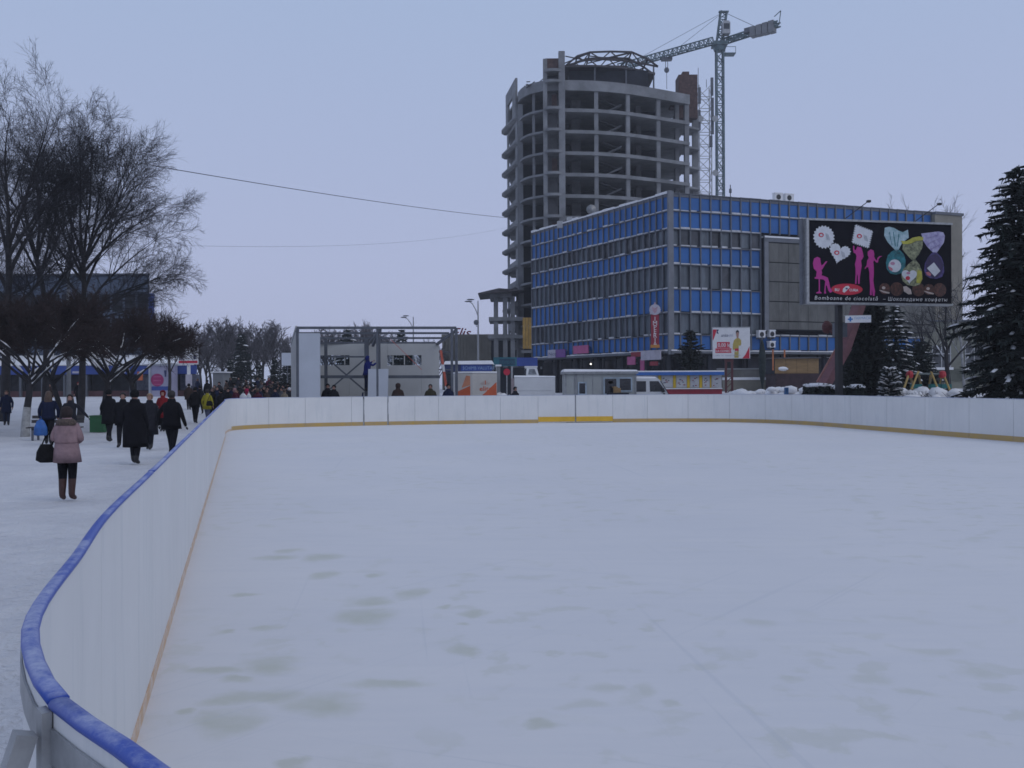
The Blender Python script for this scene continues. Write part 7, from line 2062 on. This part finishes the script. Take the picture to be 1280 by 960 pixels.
BLK = cloth('black_coat', (.011, .011, .014)); CHAR = cloth('charcoal_coat', (.022, .022, .028)); NAVY = cloth('navy_coat', (.012, .017, .042)); BROWN = cloth('brown_coat', (.045, .030, .026))
PINKC = cloth('dusty_pink_quilt', (.30, .205, .215), 5); YELC = cloth('yellow_coat', (.34, .30, .03)); REDC = cloth('red_coat', (.20, .015, .02)); DBLUE = cloth('deep_blue_overall', (.015, .022, .13)); WINE = cloth('wine_coat', (.075, .016, .03))
GREYC = cloth('grey_coat', (.085, .085, .095)); BEIGEC = cloth('beige_coat', (.22, .18, .13)); OLIVEC = cloth('olive_coat', (.05, .045, .028))
JEANS = cloth('dark_jeans', (.02, .026, .05)); LEGG = cloth('black_leggings', (.010, .010, .013)); BOOTB = mat('brown_leather_boot', (.055, .022, .018), .55, var=.2, scale=9); GLV = cloth('black_glove', (.012, .012, .013))
FURM = mat('grey_brown_fur', (.12, .09, .075), 1.0, var=.4, scale=40, bump=.6, bscale=60)

def at(px, d): return PX(px, d), d
def people():
    PI = math.pi
    def pp(label, px, d, H, face, coat, hem, **kw):
        x, y = at(px, d); return person(label, x, y, H, face, coat, hem, **kw)
    # woman in pink, back to us, hands before her
    s = pp('woman in dusty pink quilted coat, black leggings and brown boots seen from behind', 83.5, 15.6, 1.585, PI + .05, PINKC, .73, legs=LEGG, boots=BOOTB, hair=M_HAIRB,
           armL=((.27, .02, 1.16), (.12, -.22, 1.10)), armR=((-.27, .02, 1.16), (-.12, -.22, 1.10)), coat_w=1.08, glove=GLV)
    PEND[-1][3].append(.43)          # tall boots
    k = 1.585 / 1.75
    m = MB(); m.rings([[(ax * math.cos(a) * k, (.03 + ay * math.sin(a)) * k, zz * k) for a in [i * PI / 8 for i in range(16)]] for zz, ax, ay in ((1.405, .10, .06), (1.43, .19, .12), (1.50, .175, .125), (1.545, .12, .10), (1.54, .06, .05))]); put('fur_collar', m.mesh('fur_collar'), FURM, s, smooth=True)
    m = MB(); m.ball((0, .012 * k, 1.66 * k), (.108 * k, .122 * k, .125 * k), 16, 10); put('knit_hat', m.mesh('knit_hat'), cloth('brown_knit', (.045, .035, .035)), s, smooth=True)
    for zz in (1.10,):
        m = MB(); r = 1.08; ax, ay = (.214, .152) if zz > 1.2 else (.20, .146) if zz > 1.05 else (.216, .163)
        m.tube([(ax * r * math.cos(a) * k, ay * r * math.sin(a) * k, zz * k) for a in [i * 2 * PI / 20 for i in range(21)]], .008, 5, cap=False); put('quilt_seam', m.mesh('quilt_seam'), cloth('dusty_pink_seam', (.22, .145, .155)), s)
    x, y = at(83.5, 15.6)
    t = thing('handbag', 'black shoulder bag at the side of the woman in dusty pink', 'bag', (x - .345, y - .02, .0), .15)
    m = MB(); m.rings([[(ax * math.cos(a), ay * math.sin(a), zz) for a in [i * PI / 6 for i in range(12)]] for zz, ax, ay in ((.66, .10, .05), (.70, .17, .075), (.84, .155, .07), (.97, .09, .04))]); put('pouch', m.mesh('pouch'), GLV, t, smooth=True)
    m = MB(); m.tube([(-.07, 0, .95), (-.02, 0, 1.08), (.08, .0, 1.18), (.16, -.02, 1.12), (.10, -.02, .95)], .012, 5); put('strap', m.mesh('strap'), GLV, t)
    # woman behind her, facing us, arm held out
    pp('dark haired woman in dark jacket facing the camera with one arm held out', 87.5, 30.5, 1.66, .1, CHAR, .86, hair=M_HAIRD, hairstyle='long', armL=((.40, -.04, 1.22), (.60, -.08, 1.00)), stride=.12, glove=GLV)
    # woman in blue with a bag, walking away
    s = pp('person in dark navy jacket walking away with a blue bag beside the white footed tree', 60.5, 30.6, 1.76, PI + .35, NAVY, .84, hair=M_HAIRB, hairstyle='long', stride=.2, legs=LEGG, armR=((-.30, .05, 1.14), (-.28, -.02, .90)))
    x, y = at(50.5, 30.3); t = thing('carrier_bag', 'bright blue carrier bag held by the person in navy', 'bag', (x, y, 0), .2)
    mbl = mat('blue_plastic', (.02, .11, .36), .45, var=.2, scale=6, bump=.3)
    m = MB(); m.rings([[(ax * math.cos(a), ay * math.sin(a), zz) for a in [i * PI / 6 for i in range(12)]] for zz, ax, ay in ((.33, .16, .06), (.36, .22, .08), (.60, .20, .075), (.80, .12, .05), (.86, .05, .03))]); put('body', m.mesh('body'), mbl, t, smooth=True)
    m = MB(); m.tube([(-.04, 0, .85), (0, 0, .97), (.04, 0, .85)], .01, 5); put('handle', m.mesh('handle'), mbl, t)
    pp('person in a long navy coat at the left photo edge', 8, 46, 1.74, .4, NAVY, .62, hair=M_HAIRB, hairstyle='long', legs=JEANS, stride=.08)
    pp('person in a black knee length coat beside the green crate', 136, 32, 1.80, PI - .2, BLK, .62, stride=.18, hat=GLV, coat_w=1.12)
    pp('bulky person in a long black coat walking at the front of the dark group', 168.5, 22.8, 1.82, PI, BLK, .42, stride=.14, hat=GLV, coat_w=1.25, glove=GLV)
    pp('dark haired man in black facing the camera behind the bulky walker', 153.5, 29, 1.72, .15, BLK, .72, hair=M_HAIRD, stride=-.15, coat_w=1.05, glove=GLV)
    pp('fair haired older person in a dark coat facing the camera in the dark group', 187, 28, 1.70, -.1, CHAR, .48, hair=M_HAIRF, stride=.12, coat_w=1.1, glove=GLV)
    pp('man in a black jacket walking away close to the rink boards with arms swinging', 214.5, 24.5, 1.80, PI - .15, BLK, .78, stride=.2, hair=M_HAIRD, armL=((.33, .08, 1.16), (.36, .0, .92)), armR=((-.31, .06, 1.15), (-.35, -.04, .90)), coat_w=1.12, glove=GLV)
    pp('person in a red coat and hood coming towards the camera', 203.5, 39, 1.72, 0, REDC, .6, hood=REDC, stride=.1, glove=GLV)
    pp('person in a dark jacket walking beside the yellow coat', 244, 47.5, 1.84, PI + .1, BLK, .78, stride=.22, hat=GLV, glove=GLV)
    s = pp('person in a bright yellow coat walking away along the boards', 259, 47, 1.74, PI - .2, YELC, .74, stride=.2, legs=cloth('grey_blue_jeans', (.09, .10, .16)), hair=M_HAIRD, armR=((-.30, .05, 1.14), (-.26, -.1, .92)))
    x, y = at(261.8, 46.6); t = thing('handbag', 'dark shoulder bag on the back of the yellow coat', 'bag', (x, y, 0), .2)
    m = MB(); m.rings([[(ax * math.cos(a), ay * math.sin(a), zz) for a in [i * PI / 5 for i in range(10)]] for zz, ax, ay in ((.92, .12, .05), (.95, .17, .07), (1.12, .14, .06), (1.18, .06, .03))]); put('pouch', m.mesh('pouch'), GLV, t, smooth=True)
    m = MB(); m.tube([(-.12, 0, 1.1), (-.05, .02, 1.3), (.02, .02, 1.46)], .014, 5); put('strap', m.mesh('strap'), GLV, t)
    pp('dark clad person walking far off by the shop row left of the green crate', 98, 66, 1.74, .3, BLK, .8, stride=.2, hat=REDC)
    pp('dark clad person standing by the shop row behind the white footed tree', 62, 64, 1.74, .3, BROWN, .8, stride=.1, hat=cloth('brown_knit', None) if False else GLV)
    # worker on the ladder in the pavilion, bending in
    x, y = at(458.5, 44.75)
    person('worker in deep blue overalls standing high on a ladder in the pavilion', x, y, 1.72, PI - .9, DBLUE, .82, legs=NAVY, hood=DBLUE, armL=((.26, -.2, 1.35), (.2, -.42, 1.5)), armR=((-.24, -.2, 1.3), (-.16, -.42, 1.42)), z=1.60, lean=.06, coat_w=1.05)
    # people behind the far boards
    far = [(409.5, 43.6, 1.68, .2, BLK, 'dark clad person at the left of a pair behind the boards under the cross braces', None, GLV, .30), (417.5, 43.3, 1.62, -.4, BLK, 'dark clad person at the right of a pair behind the boards under the cross braces', None, GLV, .30),
           (497.5, 43.2, 1.72, PI, BROWN, 'hooded person in dark brown behind the boards in the pavilion', BROWN, None, .26), (538, 43.0, 1.70, 0, OLIVEC, 'person in a dark olive jacket behind the boards at the pavilion right end', None, None, .24),
           (560.5, 42.3, 1.74, .5, NAVY, 'person in a dark navy jacket beside the striped pole', None, GLV, .2), (644, 47.5, 1.68, .9, CHAR, 'dark clad person bending at the tailgate of the white truck', None, GLV, .1)]
    for (px_, d, H, fc, coat, lab, hood, hat, z) in far:
        x, y = at(px_, d); person(lab, x, y, H, fc, coat, .78, hood=hood, hat=hat, z=z, coat_w=1.25, glove=GLV)
    # the crowd at the far corner
    rg = random.Random(17)
    coats = [BLK, BLK, CHAR, NAVY, BROWN, BLK, CHAR, WINE, GREYC, BLK, NAVY]
    lab = 'dark clad person in the crowd beyond the far left corner of the rink'
    for (px_, d, H) in ((236, 62, 1.76), (250, 58, 1.78), (266, 50, 1.82), (271, 55, 1.80), (276, 47.5, 1.74), (281, 58, 1.7), (285, 52, 1.76), (291, 60, 1.72), (297, 55, 1.74), (302, 66, 1.76), (315, 54, 1.74), (330, 58, 1.72), (333, 51, 1.74), (339, 60, 1.76), (344, 53, 1.72), (349, 62, 1.74), (308, 72, 1.7), (322, 74, 1.74), (336, 76, 1.72), (259, 70, 1.72), (268, 60, 1.74), (274, 66, 1.7), (283, 68, 1.74), (288, 57, 1.72), (293, 64, 1.76), (296, 50.5, 1.72), (300, 62, 1.7), (305, 58, 1.74), (307, 63, 1.7), (311, 60, 1.72), (313, 67, 1.76), (318, 58, 1.7), (319, 63, 1.74), (325, 55, 1.72), (326, 70, 1.74), (331, 64, 1.7), (335, 56, 1.76), (337, 66, 1.72), (341, 68, 1.7), (346, 58, 1.74), (347, 66, 1.72), (352, 56, 1.7), (354, 60, 1.74), (358, 58, 1.72), (360, 64, 1.7), (288, 75, 1.74), (298, 80, 1.7), (247, 74, 1.7), (327, 66, 1.7)):
        x, y = at(px_, d)
        person(lab, x, y, H, rg.uniform(0, 6.28), rg.choice(coats), rg.choice((.6, .7, .8)), hat=rg.choice((GLV, GLV, None)), hair=rg.choice((M_HAIRD, M_HAIRB)), stride=rg.uniform(-.2, .2), group='crowd beyond the rink corner', coat_w=rg.uniform(1.05, 1.2), glove=GLV)
    x, y = at(293.5, 50); person('person in a pale rose hat within the distant crowd', x, y, 1.76, 2.0, WINE, .7, hat=cloth('rose_knit', (.30, .17, .18)), glove=GLV)
    x, y = at(308.5, 52); person('person in a bright red hood within the distant crowd', x, y, 1.72, 2.8, cloth('crimson_coat', (.30, .02, .07)), .7, hood=cloth('crimson_coat', None), glove=GLV)
    x, y = at(322, 50.5); person('person in a wine red coat within the distant crowd', x, y, 1.74, 3.0, WINE, .7, hair=M_HAIRB, glove=GLV)
    x, y = at(355.5, 51); person('person in a beige coat close to the pavilion end panel', x, y, 1.72, 2.6, BEIGEC, .7, hair=M_HAIRB, glove=GLV)
    x, y = at(362, 54); person('person in a white hat right beside the pavilion end panel', x, y, 1.74, 2.4, CHAR, .7, hat=cloth('white_knit', (.5, .5, .52)), glove=GLV)
    for (px_, d, w, lab) in ((304, 49, .2, 'white bag hanging within the distant crowd, the larger of two'), (311, 49.3, .13, 'slim white bag hanging within the distant crowd')):
        x, y = at(px_, d); t = thing('carrier_bag', lab, 'bag', (x, y, .5), 0)
        m = MB(); m.rings([[(ax * math.cos(a) * w / .2, ay * math.sin(a), zz) for a in [i * PI / 5 for i in range(10)]] for zz, ax, ay in ((.55, .18, .08), (.6, .22, .1), (.9, .18, .08), (1.02, .06, .04))]); put('body', m.mesh('body'), M_SIGNW, t, smooth=True)
        m = MB(); m.tube([(-.03, 0, 1.0), (0, 0, 1.12), (.03, 0, 1.0)], .012, 5); put('handle', m.mesh('handle'), M_SIGNW, t)
people()
finish_people()
letters_to_mesh()

# ================================================================== hazy winter air
def haze():
    m = bpy.data.materials.new('hazy_air'); m.use_nodes = True
    n, l = m.node_tree.nodes, m.node_tree.links
    n.clear(); o = n.new('ShaderNodeOutputMaterial'); v = n.new('ShaderNodeVolumePrincipled')
    v.inputs['Color'].default_value = (0.93, 0.94, 0.96, 1); v.inputs['Density'].default_value = 0.0004; v.inputs['Anisotropy'].default_value = 0.2
    l.new(v.outputs[0], o.inputs['Volume'])
    b = MB(); b.box(-3300, 3300, -900, 3800, -1.5, 72)
    h = obj('haze', b, m); tag(h, 'thin winter haze over the square', None, None, 'stuff')
haze()
